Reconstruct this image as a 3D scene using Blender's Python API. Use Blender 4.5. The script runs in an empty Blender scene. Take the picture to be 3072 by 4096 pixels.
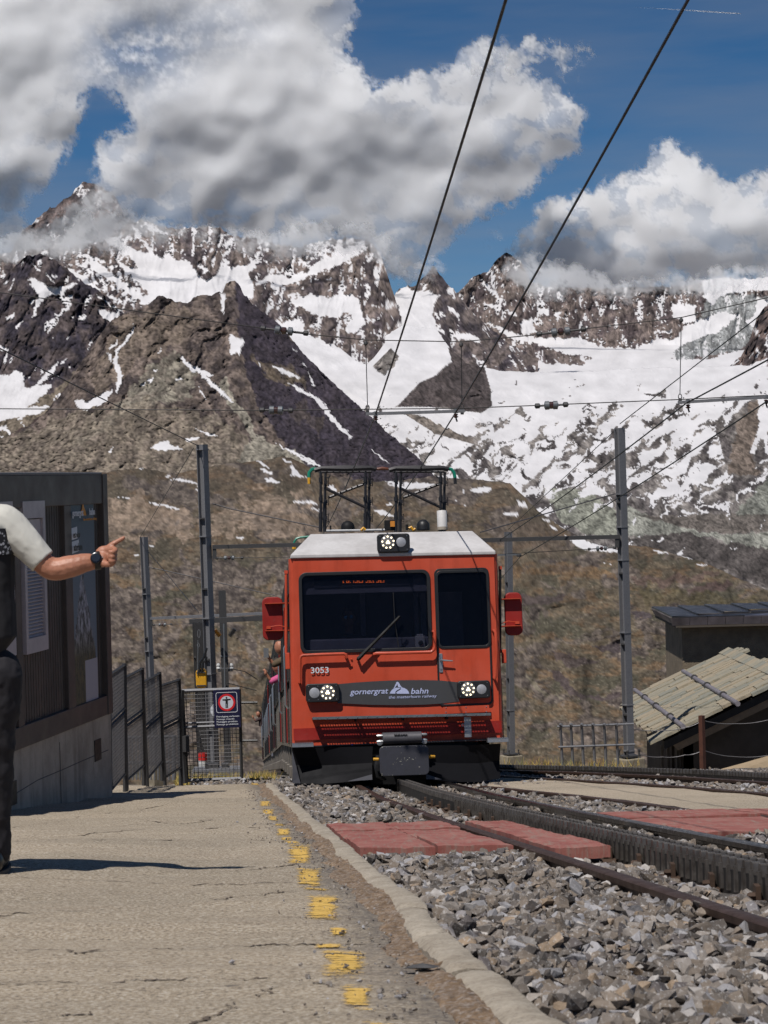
import bpy, bmesh, math, random
import numpy as np
from mathutils import Vector, Matrix

scene = bpy.context.scene
COL = scene.collection
random.seed(7)
R_ = math.radians

# ------------------------------------------------------------------ camera, sky, sun
FP = 8518.0            # focal length in pixels of a 3072 x 4096 frame
CX, CY = 1536.0, 2048.0
PITCH, ROLL = 132.0 / FP, 0.024
F_ = Vector((0, math.cos(PITCH), -math.sin(PITCH)))
R0 = Vector((1, 0, 0))
U0 = R0.cross(F_)
RIGHT = R0 * math.cos(ROLL) - U0 * math.sin(ROLL)
UP = R0 * math.sin(ROLL) + U0 * math.cos(ROLL)
cam_d = bpy.data.cameras.new('camera')
cam = bpy.data.objects.new('camera', cam_d)
COL.objects.link(cam)
cam.matrix_world = Matrix(((RIGHT.x, UP.x, -F_.x, 0), (RIGHT.y, UP.y, -F_.y, 0), (RIGHT.z, UP.z, -F_.z, 0), (0, 0, 0, 1)))
cam_d.sensor_fit = 'VERTICAL'
cam_d.sensor_height = 36.0
cam_d.lens = FP / 4096.0 * 36.0
cam_d.clip_start = 0.1
cam_d.clip_end = 80000.0
cam_d.dof.use_dof = True
cam_d.dof.focus_distance = 26.0
cam_d.dof.aperture_fstop = 18.0
scene.camera = cam

SUN_TRAVEL = Vector((0.30, 0.52, -1.0)).normalized()
SUN_ELEV = math.asin(-SUN_TRAVEL.z)
SUN_AZ = math.atan2(-SUN_TRAVEL.x, -SUN_TRAVEL.y)      # clockwise from +Y
world = bpy.data.worlds.new("World")
scene.world = world
world.use_nodes = True
wn, wl = world.node_tree.nodes, world.node_tree.links
for n in list(wn): wn.remove(n)
w_out = wn.new('ShaderNodeOutputWorld')
w_bg = wn.new('ShaderNodeBackground'); w_bg.inputs[1].default_value = 0.055
w_sky = wn.new('ShaderNodeTexSky'); w_sky.sky_type = 'NISHITA'
w_sky.sun_disc = False
w_sky.sun_elevation = SUN_ELEV
w_sky.sun_rotation = SUN_AZ
w_sky.altitude = 2800
w_sky.air_density = 0.9; w_sky.dust_density = 0.25; w_sky.ozone_density = 2.6
# thin high veil of ice cloud, uneven and streaked
w_tc = wn.new('ShaderNodeTexCoord')
w_map = wn.new('ShaderNodeMapping'); w_map.inputs['Rotation'].default_value = (0.2, 0.35, 0); w_map.inputs['Scale'].default_value = (3.0, 3.0, 22.0)
w_n = wn.new('ShaderNodeTexNoise'); w_n.inputs['Scale'].default_value = 1.5; w_n.inputs['Detail'].default_value = 7; w_n.inputs['Roughness'].default_value = 0.52
w_r = wn.new('ShaderNodeMapRange'); w_r.inputs[1].default_value = 0.40; w_r.inputs[2].default_value = 0.82; w_r.inputs[3].default_value = 0.0; w_r.inputs[4].default_value = 0.42
w_mix = wn.new('ShaderNodeMix'); w_mix.data_type = 'RGBA'
w_mix.inputs[7].default_value = (4.6, 4.7, 5.2, 1)
wl.new(w_tc.outputs['Generated'], w_map.inputs[0]); wl.new(w_map.outputs[0], w_n.inputs[0])
wl.new(w_n.outputs[0], w_r.inputs[0]); wl.new(w_r.outputs[0], w_mix.inputs[0])
w_hs = wn.new('ShaderNodeHueSaturation'); w_hs.inputs['Saturation'].default_value = 1.30; wl.new(w_sky.outputs[0], w_hs.inputs['Color'])
wl.new(w_hs.outputs[0], w_mix.inputs[6]); wl.new(w_mix.outputs[2], w_bg.inputs[0]); wl.new(w_bg.outputs[0], w_out.inputs[0])

sun_d = bpy.data.lights.new('sun', 'SUN')
sun_d.energy = 4.2; sun_d.angle = R_(0.55); sun_d.color = (1.0, 0.96, 0.91)
sun = bpy.data.objects.new('sun', sun_d); COL.objects.link(sun)
sun.rotation_euler = SUN_TRAVEL.to_track_quat('-Z', 'Y').to_euler()
sun.location = (0, 0, 60)
scene.view_settings.view_transform = 'Standard'
scene.view_settings.look = 'None'
scene.view_settings.gamma = 1.0
scene.view_settings.use_curve_mapping = False
scene.view_settings.exposure = 0.0
scene.render.engine = 'CYCLES'
scene.cycles.max_bounces = 6
scene.cycles.transparent_max_bounces = 10
scene.cycles.use_denoising = True

# ------------------------------------------------------------------ where a sight line of the photograph meets the place
def ray(px, py):
    d = F_ * FP + RIGHT * (px - CX) - UP * (py - CY)
    return d / d.y
def at(px, py, Y):
    return ray(px, py) * Y
def rays_np(px, py):
    X = F_.x * FP + RIGHT.x * (px - CX) - UP.x * (py - CY)
    Y = F_.y * FP + RIGHT.y * (px - CX) - UP.y * (py - CY)
    Z = F_.z * FP + RIGHT.z * (px - CX) - UP.z * (py - CY)
    return X / Y, Z / Y
def G0(Y):                       # fall of the line: rail and platform level below the eye
    return -(0.6 + 0.12 * Y) if Y < 36 else -(0.1367 * Y)
def gnd(px, py, up=0.0):         # point on the sloping platform plane
    r = ray(px, py)
    Y = (0.6 - up) / (-r.z - 0.12)
    return r * Y
_cy = [0, 3, 6.4, 15, 20, 25.3, 30, 40, 50, 91, 120]
_cx = [2.25, 1.97, 1.65, 0.84, 0.43, 0.13, -0.17, -0.81, -1.47, -4.2, -6.2]
def XC(Y): return float(np.interp(Y, _cy, _cx))

# ------------------------------------------------------------------ numpy noise
_rng = np.random.RandomState(11)
_ang = _rng.rand(256, 256) * 2 * np.pi
_GX, _GY = np.cos(_ang), np.sin(_ang)
def pn(x, y, s=0):
    x = x + s * 17.31; y = y + s * 9.77
    ix = np.floor(x).astype(np.int64); iy = np.floor(y).astype(np.int64)
    fx, fy = x - ix, y - iy
    u = fx * fx * fx * (fx * (fx * 6 - 15) + 10); v = fy * fy * fy * (fy * (fy * 6 - 15) + 10)
    def g(a, b):
        i, j = (ix + a) & 255, (iy + b) & 255
        return _GX[i, j] * (fx - a) + _GY[i, j] * (fy - b)
    return ((g(0, 0) * (1 - u) + g(1, 0) * u) * (1 - v) + (g(0, 1) * (1 - u) + g(1, 1) * u) * v) * 1.5
def fbm(x, y, o=5, s=0, gain=0.5):
    t = 0; a = 1.0
    for i in range(o):
        t = t + a * pn(x, y, s + i); x = x * 2.03; y = y * 2.03; a *= gain
    return t
def ridged(x, y, o=5, s=0, gain=0.5):
    t = 0; a = 1.0; w = 1.0
    for i in range(o):
        n = (1 - np.abs(pn(x, y, s + i)) * 1.6); n = n * n * w
        t = t + a * n; w = np.clip(n * 1.3, 0, 1); x = x * 2.07; y = y * 2.07; a *= gain
    return t
def inpoly(x, y, poly):
    poly = np.asarray(poly, float)
    res = np.zeros(x.shape, bool)
    x0, y0 = poly.min(0); x1, y1 = poly.max(0)
    m = (x >= x0) & (x <= x1) & (y >= y0) & (y <= y1)
    if not m.any(): return res
    xs, ys = x[m], y[m]; r = np.zeros(xs.shape, bool)
    n = len(poly)
    for i in range(n):
        ax, ay = poly[i]; bx, by = poly[(i + 1) % n]
        if ay == by: continue
        c = ((ay > ys) != (by > ys)) & (xs < (bx - ax) * (ys - ay) / (by - ay) + ax)
        r ^= c
    res[m] = r
    return res
def sm(a, b, x):
    t = np.clip((x - a) / (b - a), 0, 1); return t * t * (3 - 2 * t)

# ------------------------------------------------------------------ mesh building
def np_mesh(name, verts, quads=None, tris=None, mat=None, smooth=True, attrs=None):
    me = bpy.data.meshes.new(name)
    verts = np.asarray(verts, np.float32)
    me.vertices.add(len(verts)); me.vertices.foreach_set('co', verts.ravel())
    parts = []; starts = []; off = 0
    if quads is not None and len(quads):
        q = np.asarray(quads, np.int32); parts.append(q.ravel()); starts.append(np.arange(len(q)) * 4 + off); off += len(q) * 4
    if tris is not None and len(tris):
        t = np.asarray(tris, np.int32); parts.append(t.ravel()); starts.append(np.arange(len(t)) * 3 + off); off += len(t) * 3
    li = np.concatenate(parts); st = np.concatenate(starts)
    me.loops.add(len(li)); me.loops.foreach_set('vertex_index', li)
    me.polygons.add(len(st)); me.polygons.foreach_set('loop_start', st.astype(np.int32))
    me.polygons.foreach_set('use_smooth', np.full(len(st), smooth))
    for k, (typ, arr) in (attrs or {}).items():
        a = me.attributes.new(k, typ, 'POINT')
        a.data.foreach_set('color' if typ == 'FLOAT_COLOR' else 'value', np.asarray(arr, np.float32).ravel())
    me.update(calc_edges=True); me.validate()
    if mat: me.materials.append(mat)
    return me
def link(name, me, parent=None, **props):
    o = bpy.data.objects.new(name, me); COL.objects.link(o)
    if parent: o.parent = parent
    for k, v in props.items(): o[k] = v
    return o

class MB:
    """collects shapes for ONE mesh object"""
    def __init__(self): self.v = []; self.f = []; self.sm = []
    def add(self, vs, fs, smooth=False):
        b = len(self.v); self.v += [Vector(p) for p in vs]
        self.f += [tuple(i + b for i in f) for f in fs]; self.sm += [smooth] * len(fs)
        return self
    def box(self, c, s, M=None):
        hx, hy, hz = s[0] / 2, s[1] / 2, s[2] / 2
        vs = [Vector((x, y, z)) for x in (-hx, hx) for y in (-hy, hy) for z in (-hz, hz)]
        if M: vs = [M @ p for p in vs]
        c = Vector(c)
        return self.add([p + c for p in vs], [(0, 1, 3, 2), (4, 6, 7, 5), (0, 4, 5, 1), (2, 3, 7, 6), (0, 2, 6, 4), (1, 5, 7, 3)])
    def bx(self, x0, x1, y0, y1, z0, z1):
        return self.box(((x0 + x1) / 2, (y0 + y1) / 2, (z0 + z1) / 2), (abs(x1 - x0), abs(y1 - y0), abs(z1 - z0)))
    def tube(self, pts, r, n=8, caps=True, closed=False):
        pts = [Vector(p) for p in pts]; m = len(pts)
        rr = r if isinstance(r, (list, tuple)) else [r] * m
        vs = []; prev = None
        for i, p in enumerate(pts):
            a = pts[(i - 1) % m] if closed else pts[max(i - 1, 0)]; b = pts[(i + 1) % m] if closed else pts[min(i + 1, m - 1)]
            t = (b - a).normalized()
            if prev is None:
                s = t.cross(Vector((0, 0, 1)))
                if s.length < 1e-3: s = t.cross(Vector((1, 0, 0)))
            else: s = prev - t * prev.dot(t)
            s.normalize(); prev = s; u = t.cross(s)
            for k in range(n):
                an = 2 * math.pi * k / n
                vs.append(p + (s * math.cos(an) + u * math.sin(an)) * rr[i])
        fs = []
        for i in range(m if closed else m - 1):
            for k in range(n):
                a = i * n + k; b = i * n + (k + 1) % n; j = ((i + 1) % m) * n
                fs.append((a, b, j + (k + 1) % n, j + k))
        b0 = len(self.v)
        self.add(vs, fs, True)
        if caps and not closed:
            self.f.append(tuple(b0 + k for k in range(n))[::-1]); self.sm.append(False)
            self.f.append(tuple(b0 + (m - 1) * n + k for k in range(n))); self.sm.append(False)
        return self
    def prism(self, poly, ext):
        """poly: list of 3D points, ext: extrusion vector"""
        n = len(poly); poly = [Vector(p) for p in poly]; e = Vector(ext)
        vs = poly + [p + e for p in poly]
        fs = [tuple(range(n))[::-1], tuple(range(n, 2 * n))] + [(i, (i + 1) % n, n + (i + 1) % n, n + i) for i in range(n)]
        return self.add(vs, fs)
    def lathe(self, prof, base, axis=(0, 0, 1), n=16):
        """prof: (radius, height) pairs"""
        ax = Vector(axis).normalized(); s = ax.cross(Vector((0, 0, 1)))
        if s.length < 1e-3: s = Vector((1, 0, 0))
        s.normalize(); u = ax.cross(s); base = Vector(base); vs = []
        for r, h in prof:
            for k in range(n):
                a = 2 * math.pi * k / n
                vs.append(base + ax * h + (s * math.cos(a) + u * math.sin(a)) * r)
        fs = [(i * n + k, i * n + (k + 1) % n, (i + 1) * n + (k + 1) % n, (i + 1) * n + k) for i in range(len(prof) - 1) for k in range(n)]
        fs += [tuple(range(n))[::-1], tuple((len(prof) - 1) * n + k for k in range(n))]
        return self.add(vs, fs, True)
    def mesh(self, name, mat, M=None):
        me = bpy.data.meshes.new(name)
        vs = [M @ p for p in self.v] if M is not None else self.v
        me.from_pydata([tuple(p) for p in vs], [], self.f)
        bm = bmesh.new(); bm.from_mesh(me); bmesh.ops.recalc_face_normals(bm, faces=bm.faces); bm.to_mesh(me); bm.free()
        me.polygons.foreach_set('use_smooth', self.sm)
        if any(self.sm): me.set_sharp_from_angle(angle=R_(38))
        if mat: me.materials.append(mat)
        return me
    def build(self, name, mat, parent=None, bevel=0, world=False, **props):
        M = None
        if world and parent is not None:
            r = parent
            while r.parent: r = r.parent
            M = r.matrix_basis.inverted()
        o = link(name, self.mesh(name, mat, M), parent, **props)
        if bevel:
            b = o.modifiers.new('bevel', 'BEVEL'); b.width = bevel; b.segments = 2; b.limit_method = 'ANGLE'; b.angle_limit = R_(40)
            b.harden_normals = False
        return o
def build_split(mb_, name, mat, parent, **props):
    """each connected piece becomes a part of its own"""
    n = len(mb_.v); par = list(range(n))
    def f(i):
        while par[i] != i: par[i] = par[par[i]]; i = par[i]
        return i
    for fc in mb_.f:
        for i in fc[1:]: par[f(i)] = f(fc[0])
    groups = {}
    for k, fc in enumerate(mb_.f): groups.setdefault(f(fc[0]), []).append(k)
    for g in groups.values():
        ids = sorted({i for k in g for i in mb_.f[k]}); mp = {i: j for j, i in enumerate(ids)}
        m = MB(); m.v = [mb_.v[i] for i in ids]; m.f = [tuple(mp[i] for i in mb_.f[k]) for k in g]; m.sm = [mb_.sm[k] for k in g]
        m.build(name, mat, parent, **props)
def thing(name, label, cat, loc=(0, 0, 0), rot=(0, 0, 0), group=None):
    o = bpy.data.objects.new(name, None); COL.objects.link(o)
    o.empty_display_size = 0.1
    o.location = loc; o.rotation_euler = rot
    o['label'] = label; o['category'] = cat
    if group: o['group'] = group
    o.matrix_basis = Matrix.LocRotScale(Vector(loc), o.rotation_euler, None)
    return o
def tag(o, label, cat, group=None):
    o['label'] = label; o['category'] = cat
    if group: o['group'] = group
    return o
def copy_tree(o, parent=None):
    c = o.copy(); COL.objects.link(c)
    if parent: c.parent = parent
    for ch in [k for k in o.children]: copy_tree(ch, c)
    return c

# ------------------------------------------------------------------ materials
def srgb(r, g, b):
    return tuple(((c / 255) / 12.92 if c / 255 <= 0.04045 else ((c / 255 + 0.055) / 1.055) ** 2.4) for c in (r, g, b))
class MatB:
    def __init__(self, name):
        self.m = bpy.data.materials.new(name); self.m.use_nodes = True
        self.nt = self.m.node_tree; self.n = self.nt.nodes; self.l = self.nt.links
        self.p = self.n['Principled BSDF']; self.co = None
    def N(self, t, **kw):
        x = self.n.new(t)
        for k, v in kw.items():
            if hasattr(x, k): setattr(x, k, v)
            else: x.inputs[k].default_value = v
        return x
    def coord(self, kind='Object'):
        if self.co is None: self.co = self.N('ShaderNodeTexCoord')
        return self.co.outputs[kind]
    def noise(self, scale, detail=4, rough=0.55, stretch=None, dist=0.0, src=None):
        n = self.N('ShaderNodeTexNoise'); n.inputs['Scale'].default_value = scale; n.inputs['Detail'].default_value = detail
        n.inputs['Roughness'].default_value = rough; n.inputs['Distortion'].default_value = dist
        c = src or self.coord()
        if stretch:
            mp = self.N('ShaderNodeMapping'); mp.inputs['Scale'].default_value = stretch; self.l.new(c, mp.inputs[0]); c = mp.outputs[0]
        self.l.new(c, n.inputs['Vector']); return n.outputs[0]
    def rng(self, src, a, b, c=0.0, d=1.0, smooth=False):
        r = self.N('ShaderNodeMapRange'); r.inputs[1].default_value = a; r.inputs[2].default_value = b; r.inputs[3].default_value = c; r.inputs[4].default_value = d
        if smooth: r.interpolation_type = 'SMOOTHSTEP'
        self.l.new(src, r.inputs[0]); return r.outputs[0]
    def mix(self, fac, a, b, mode='MIX'):
        m = self.N('ShaderNodeMix'); m.data_type = 'RGBA'; m.blend_type = mode
        for i, v in ((0, fac), (6, a), (7, b)):
            if isinstance(v, (int, float)): m.inputs[i].default_value = v
            elif isinstance(v, tuple): m.inputs[i].default_value = (*v[:3], 1)
            else: self.l.new(v, m.inputs[i])
        return m.outputs[2]
    def math(self, op, a, b=0.0):
        m = self.N('ShaderNodeMath'); m.operation = op
        for i, v in ((0, a), (1, b)):
            if isinstance(v, (int, float)): m.inputs[i].default_value = v
            else: self.l.new(v, m.inputs[i])
        return m.outputs[0]
    def set(self, k, v):
        if isinstance(v, (int, float)): self.p.inputs[k].default_value = v
        elif isinstance(v, tuple): self.p.inputs[k].default_value = (*v[:3], 1)
        else: self.l.new(v, self.p.inputs[k])
        return self
    def bump(self, h, strength=0.4, dist=0.01):
        b = self.N('ShaderNodeBump'); b.inputs['Strength'].default_value = strength; b.inputs['Distance'].default_value = dist
        self.l.new(h, b.inputs['Height']); self.l.new(b.outputs[0], self.p.inputs['Normal']); return self
def simple(name, col, rough=0.5, metal=0.0, var=0.25, vscale=6, bump=0.0, bscale=60, bdist=0.004, col2=None, coat=0.0, spec=0.5):
    b = MatB(name)
    n = b.noise(vscale, 6, 0.6)
    c2 = col2 or tuple(c * (1 - var) for c in col)
    c = b.mix(b.rng(n, 0.35, 0.65), c2, col)
    n2 = b.noise(vscale * 9, 3, 0.6)
    c = b.mix(b.rng(n2, 0.3, 0.7, 0, 0.25), c, tuple(x * 0.6 for x in col))
    b.set('Base Color', c).set('Metallic', metal).set('Specular IOR Level', spec)
    b.set('Roughness', b.rng(n, 0.3, 0.7, min(rough + 0.1, 1), max(rough - 0.07, 0.02)))
    if coat: b.set('Coat Weight', coat).set('Coat Roughness', 0.12)
    if bump: b.bump(b.noise(bscale, 4, 0.6), bump, bdist)
    return b.m
# ================================================================== far terrain: real slopes kilometres away
def K3(p): return [(.6028 * x, 700 + .6028 * y) for x, y in p]
def K4(p): return [(900 + .6028 * x, 850 + .6028 * y) for x, y in p]
def K5(p): return [(1800 + .7667 * x, 900 + .7667 * y) for x, y in p]
def K6(p): return [(400 + .5425 * x, 1800 + .5425 * y) for x, y in p]
def K1(p): return [(1000 + .6932 * x, 1800 + .6932 * y) for x, y in p]
def K7(p): return [(2000 + .6462 * x, 1900 + .6462 * y) for x, y in p]

mb = MatB('mountain rock and snow')
ca = mb.N('ShaderNodeVertexColor'); ca.layer_name = 'Col'
sa = mb.N('ShaderNodeAttribute'); sa.attribute_name = 'Snow'
geo = mb.N('ShaderNodeNewGeometry')
n1 = mb.noise(0.06, 8, 0.65, src=geo.outputs['Position'])
n2 = mb.noise(0.25, 5, 0.6, src=geo.outputs['Position'])
rock = mb.mix(mb.rng(n1, 0.3, 0.7, 0.0, 0.16), ca.outputs[0], (0.02, 0.017, 0.018), 'MIX')
rock = mb.mix(mb.rng(n2, 0.55, 0.75, 0.0, 0.14), rock, (0.40, 0.36, 0.32))
mb.set('Base Color', mb.mix(sa.outputs['Fac'], rock, ca.outputs[0])).set('Roughness', 0.95).set('Specular IOR Level', 0.1)
nb = mb.N('ShaderNodeBump'); nb.inputs['Strength'].default_value = 0.38; nb.inputs['Distance'].default_value = 9.0
mb.l.new(n1, nb.inputs['Height']); mb.l.new(nb.outputs[0], mb.p.inputs['Normal'])
MOUNT = mb.m

def blur(a, k):
    for _ in range(3):
        for ax in (0, 1):
            c = np.cumsum(np.concatenate([np.repeat(a.take([0], ax), k + 1, ax), a, np.repeat(a.take([-1], ax), k, ax)], ax), ax)
            n = a.shape[ax]
            a = (c.take(range(2 * k + 1, 2 * k + 1 + n), ax) - c.take(range(0, n), ax)) / (2 * k + 1)
    return a
def layer(name, top, bot, dist, step, amp, scale, snow=(), rockc=((60, 50, 50), (100, 88, 82)), regions=(), patch=None, ridges=(),
          jag=6, wob=7, streak=(1, 1, 0), seed=0, amp_fn=None, back=400, rough=0.55, big=0.46, relf=None, colf=None, gs=0.0, cn=1.0):
    """top/bot: sky line and lower edge, dist: [(py, distance)], relief as ridged noise along the sight line"""
    tx, ty = zip(*top); bx_, by_ = zip(*bot)
    xs = np.arange(tx[0], tx[-1] + step, step, float)
    tj = np.interp(xs, tx, ty); tj = tj - jag * (ridged(xs / 55, xs * 0 + seed, 4, seed) - 0.9) - jag * .5 * pn(xs / 9, xs * 0, seed + 3)
    bj = np.interp(xs, bx_, by_); bj = np.maximum(bj, tj + 4)
    n = int(max((bj - tj)) / step) + 2
    t = np.linspace(0, 1, n)[:, None]
    PX = np.repeat(xs[None, :], n, 0); PY = tj[None, :] + t * (bj - tj)[None, :]
    dy, dd = zip(*dist)
    D = np.interp(PY, dy, dd)
    mpp = D / FP
    a = streak[2]; ca_, sa_ = math.cos(a), math.sin(a)
    U = (PX * ca_ + PY * sa_) / scale * streak[0]; V = (-PX * sa_ + PY * ca_) / scale * streak[1]
    wx = fbm(U * .7, V * .7, 3, seed + 20) * .6; wy = fbm(U * .7, V * .7, 3, seed + 25) * .6
    rel = -(ridged(U * .34 + wx * .5, V * .34 + wy * .5, 8, seed, rough) - 1.0) * scale * big
    rel += -(ridged(U * 1.1 + wx, V * 1.1 + wy, 5, seed + 12, 0.6) - 1.0) * scale * 0.16
    rel += -fbm(PX / scale / 4, PY / scale / 4, 3, seed + 40) * scale * 1.1
    if relf is not None: rel = relf(PX, PY)
    for line, w, h in ridges:                      # crests that stand out from the face
        lx, ly = np.array(line, float).T
        best = np.full(PX.shape, 1e9)
        for i in range(len(lx) - 1):
            ex, ey = lx[i + 1] - lx[i], ly[i + 1] - ly[i]
            q = np.clip(((PX - lx[i]) * ex + (PY - ly[i]) * ey) / (ex * ex + ey * ey), 0, 1)
            best = np.minimum(best, np.hypot(PX - lx[i] - q * ex, PY - ly[i] - q * ey))
        best = best * (1 + .35 * fbm(PX / 60, PY / 60, 3, seed + 50))
        rel -= h * np.clip(1 - best / w, 0, 1)
    if relf is None: rel = rel - 3.4 * (ridged(PX / 26 + wx, PY / 34 + wy, 4, seed + 17, .6) - 1)
    am = amp if amp_fn is None else amp * amp_fn(PX, PY)
    # paint
    WX = PX + wob * fbm(PX / 26, PY / 26, 4, seed + 60, .6); WY = PY + wob * .8 * fbm(PX / 26, PY / 26, 4, seed + 66, .6)
    c1, c2 = np.array(srgb(*rockc[0])), np.array(srgb(*rockc[1]))  # far rock set paler and greyer, haze put into the colour
    k = sm(-.5, .5, fbm(PX / 70, PY / 70, 6, seed + 70, .6))[..., None]
    C = c1 * (1 - k) + c2 * k
    if colf is not None: C = colf(PX, PY, rel)
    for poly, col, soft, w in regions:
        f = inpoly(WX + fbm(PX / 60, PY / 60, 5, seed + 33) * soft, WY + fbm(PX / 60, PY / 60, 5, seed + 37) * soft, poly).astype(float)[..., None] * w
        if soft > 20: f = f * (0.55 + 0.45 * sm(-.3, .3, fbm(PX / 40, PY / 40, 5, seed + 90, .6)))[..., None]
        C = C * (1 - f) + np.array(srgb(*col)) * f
    C = C * (1 - .10 * cn + cn * 0.40 * fbm(PX / 16 + wx * 2, PY / 16 + wy * 2, 4, seed + 80, .62) + cn * .34 * (ridged(U * 2.2 + wx, V * 5 + wy, 4, seed + 84) - .9))[..., None].clip(.3, 1.8)
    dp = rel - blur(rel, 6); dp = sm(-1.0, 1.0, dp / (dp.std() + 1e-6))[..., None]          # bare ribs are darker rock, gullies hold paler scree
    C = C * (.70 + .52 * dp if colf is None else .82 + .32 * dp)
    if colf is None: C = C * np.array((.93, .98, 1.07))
    S = np.zeros(PX.shape)
    for poly in snow: S = np.maximum(S, inpoly(WX, WY, poly).astype(float))
    if patch is not None: S = np.maximum(S, patch(PX, PY, rel).astype(float))
    if gs:
        deep = rel - blur(rel, 5); deep = deep / deep.std()
        S = np.maximum(S, (deep > 1.75 - gs + .9 * (.5 - sm(-.4, .4, fbm(PX / 85, PY / 60, 5, seed + 98)))).astype(float) * (fbm(PX / 12, PY / 12, 3, seed + 99) > -.35))
    S = np.clip(S, 0, 1)
    snowc = np.array((0.66, 0.645, 0.655))
    tint = (0.93 + 0.10 * fbm(PX / 90, PY / 40, 4, seed + 95))[..., None]
    C = C * (1 - S[..., None]) + snowc * tint * S[..., None]
    relA = am * (rel * (1 - .75 * S) + blur(rel, 7) * .75 * S)
    Dd = D + relA * mpp
    X, Z = rays_np(PX, PY)
    P = np.stack([X * Dd, Dd, Z * Dd], -1)
    # the far side of the crest
    rows = []
    for i in range(3, 0, -1):
        q = P[0].copy(); q[:, 1] += i * back; q[:, 2] -= i * back * .8; rows.append(q)
    P = np.concatenate([np.stack(rows), P], 0)
    Cf = np.concatenate([np.repeat(C[:1], 3, 0), C], 0); Sf = np.concatenate([np.repeat(S[:1], 3, 0), S], 0)
    nr, nc = P.shape[:2]
    idx = np.arange(nr * nc).reshape(nr, nc)
    q = np.stack([idx[:-1, :-1], idx[1:, :-1], idx[1:, 1:], idx[:-1, 1:]], -1).reshape(-1, 4)
    col = np.concatenate([Cf.clip(0, 1), np.ones((nr, nc, 1))], -1)
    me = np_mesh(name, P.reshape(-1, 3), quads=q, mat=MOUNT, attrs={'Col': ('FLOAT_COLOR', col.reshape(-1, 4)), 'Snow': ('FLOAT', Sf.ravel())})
    return link(name, me, kind='structure')

STEP = 4.0
# A: highest summit, half lost in the mist
layer('rocky_peak', [(40, 1010), (90, 915), (150, 872), (175, 840), (223, 822), (253, 790), (290, 776), (315, 745), (338, 721), (362, 728), (416, 742), (430, 758), (458, 780), (500, 850), (620, 960)],
      [(40, 1080), (620, 1100)], [(700, 15500), (1100, 14200)], STEP, 1.2, 45, gs=0.55, streak=(1.6, .7, .3), seed=3, jag=9, rockc=((84, 76, 76), (134, 116, 108)),
      snow=[K3(p) for p in ([(180, 320), (240, 290), (250, 305), (210, 325)], [(400, 310), (425, 265), (455, 270), (440, 340), (420, 345)], [(620, 150), (690, 80), (690, 95), (640, 155)], [(560, 95), (600, 92), (590, 104)], [(300, 330), (330, 325), (320, 345)])])
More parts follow.
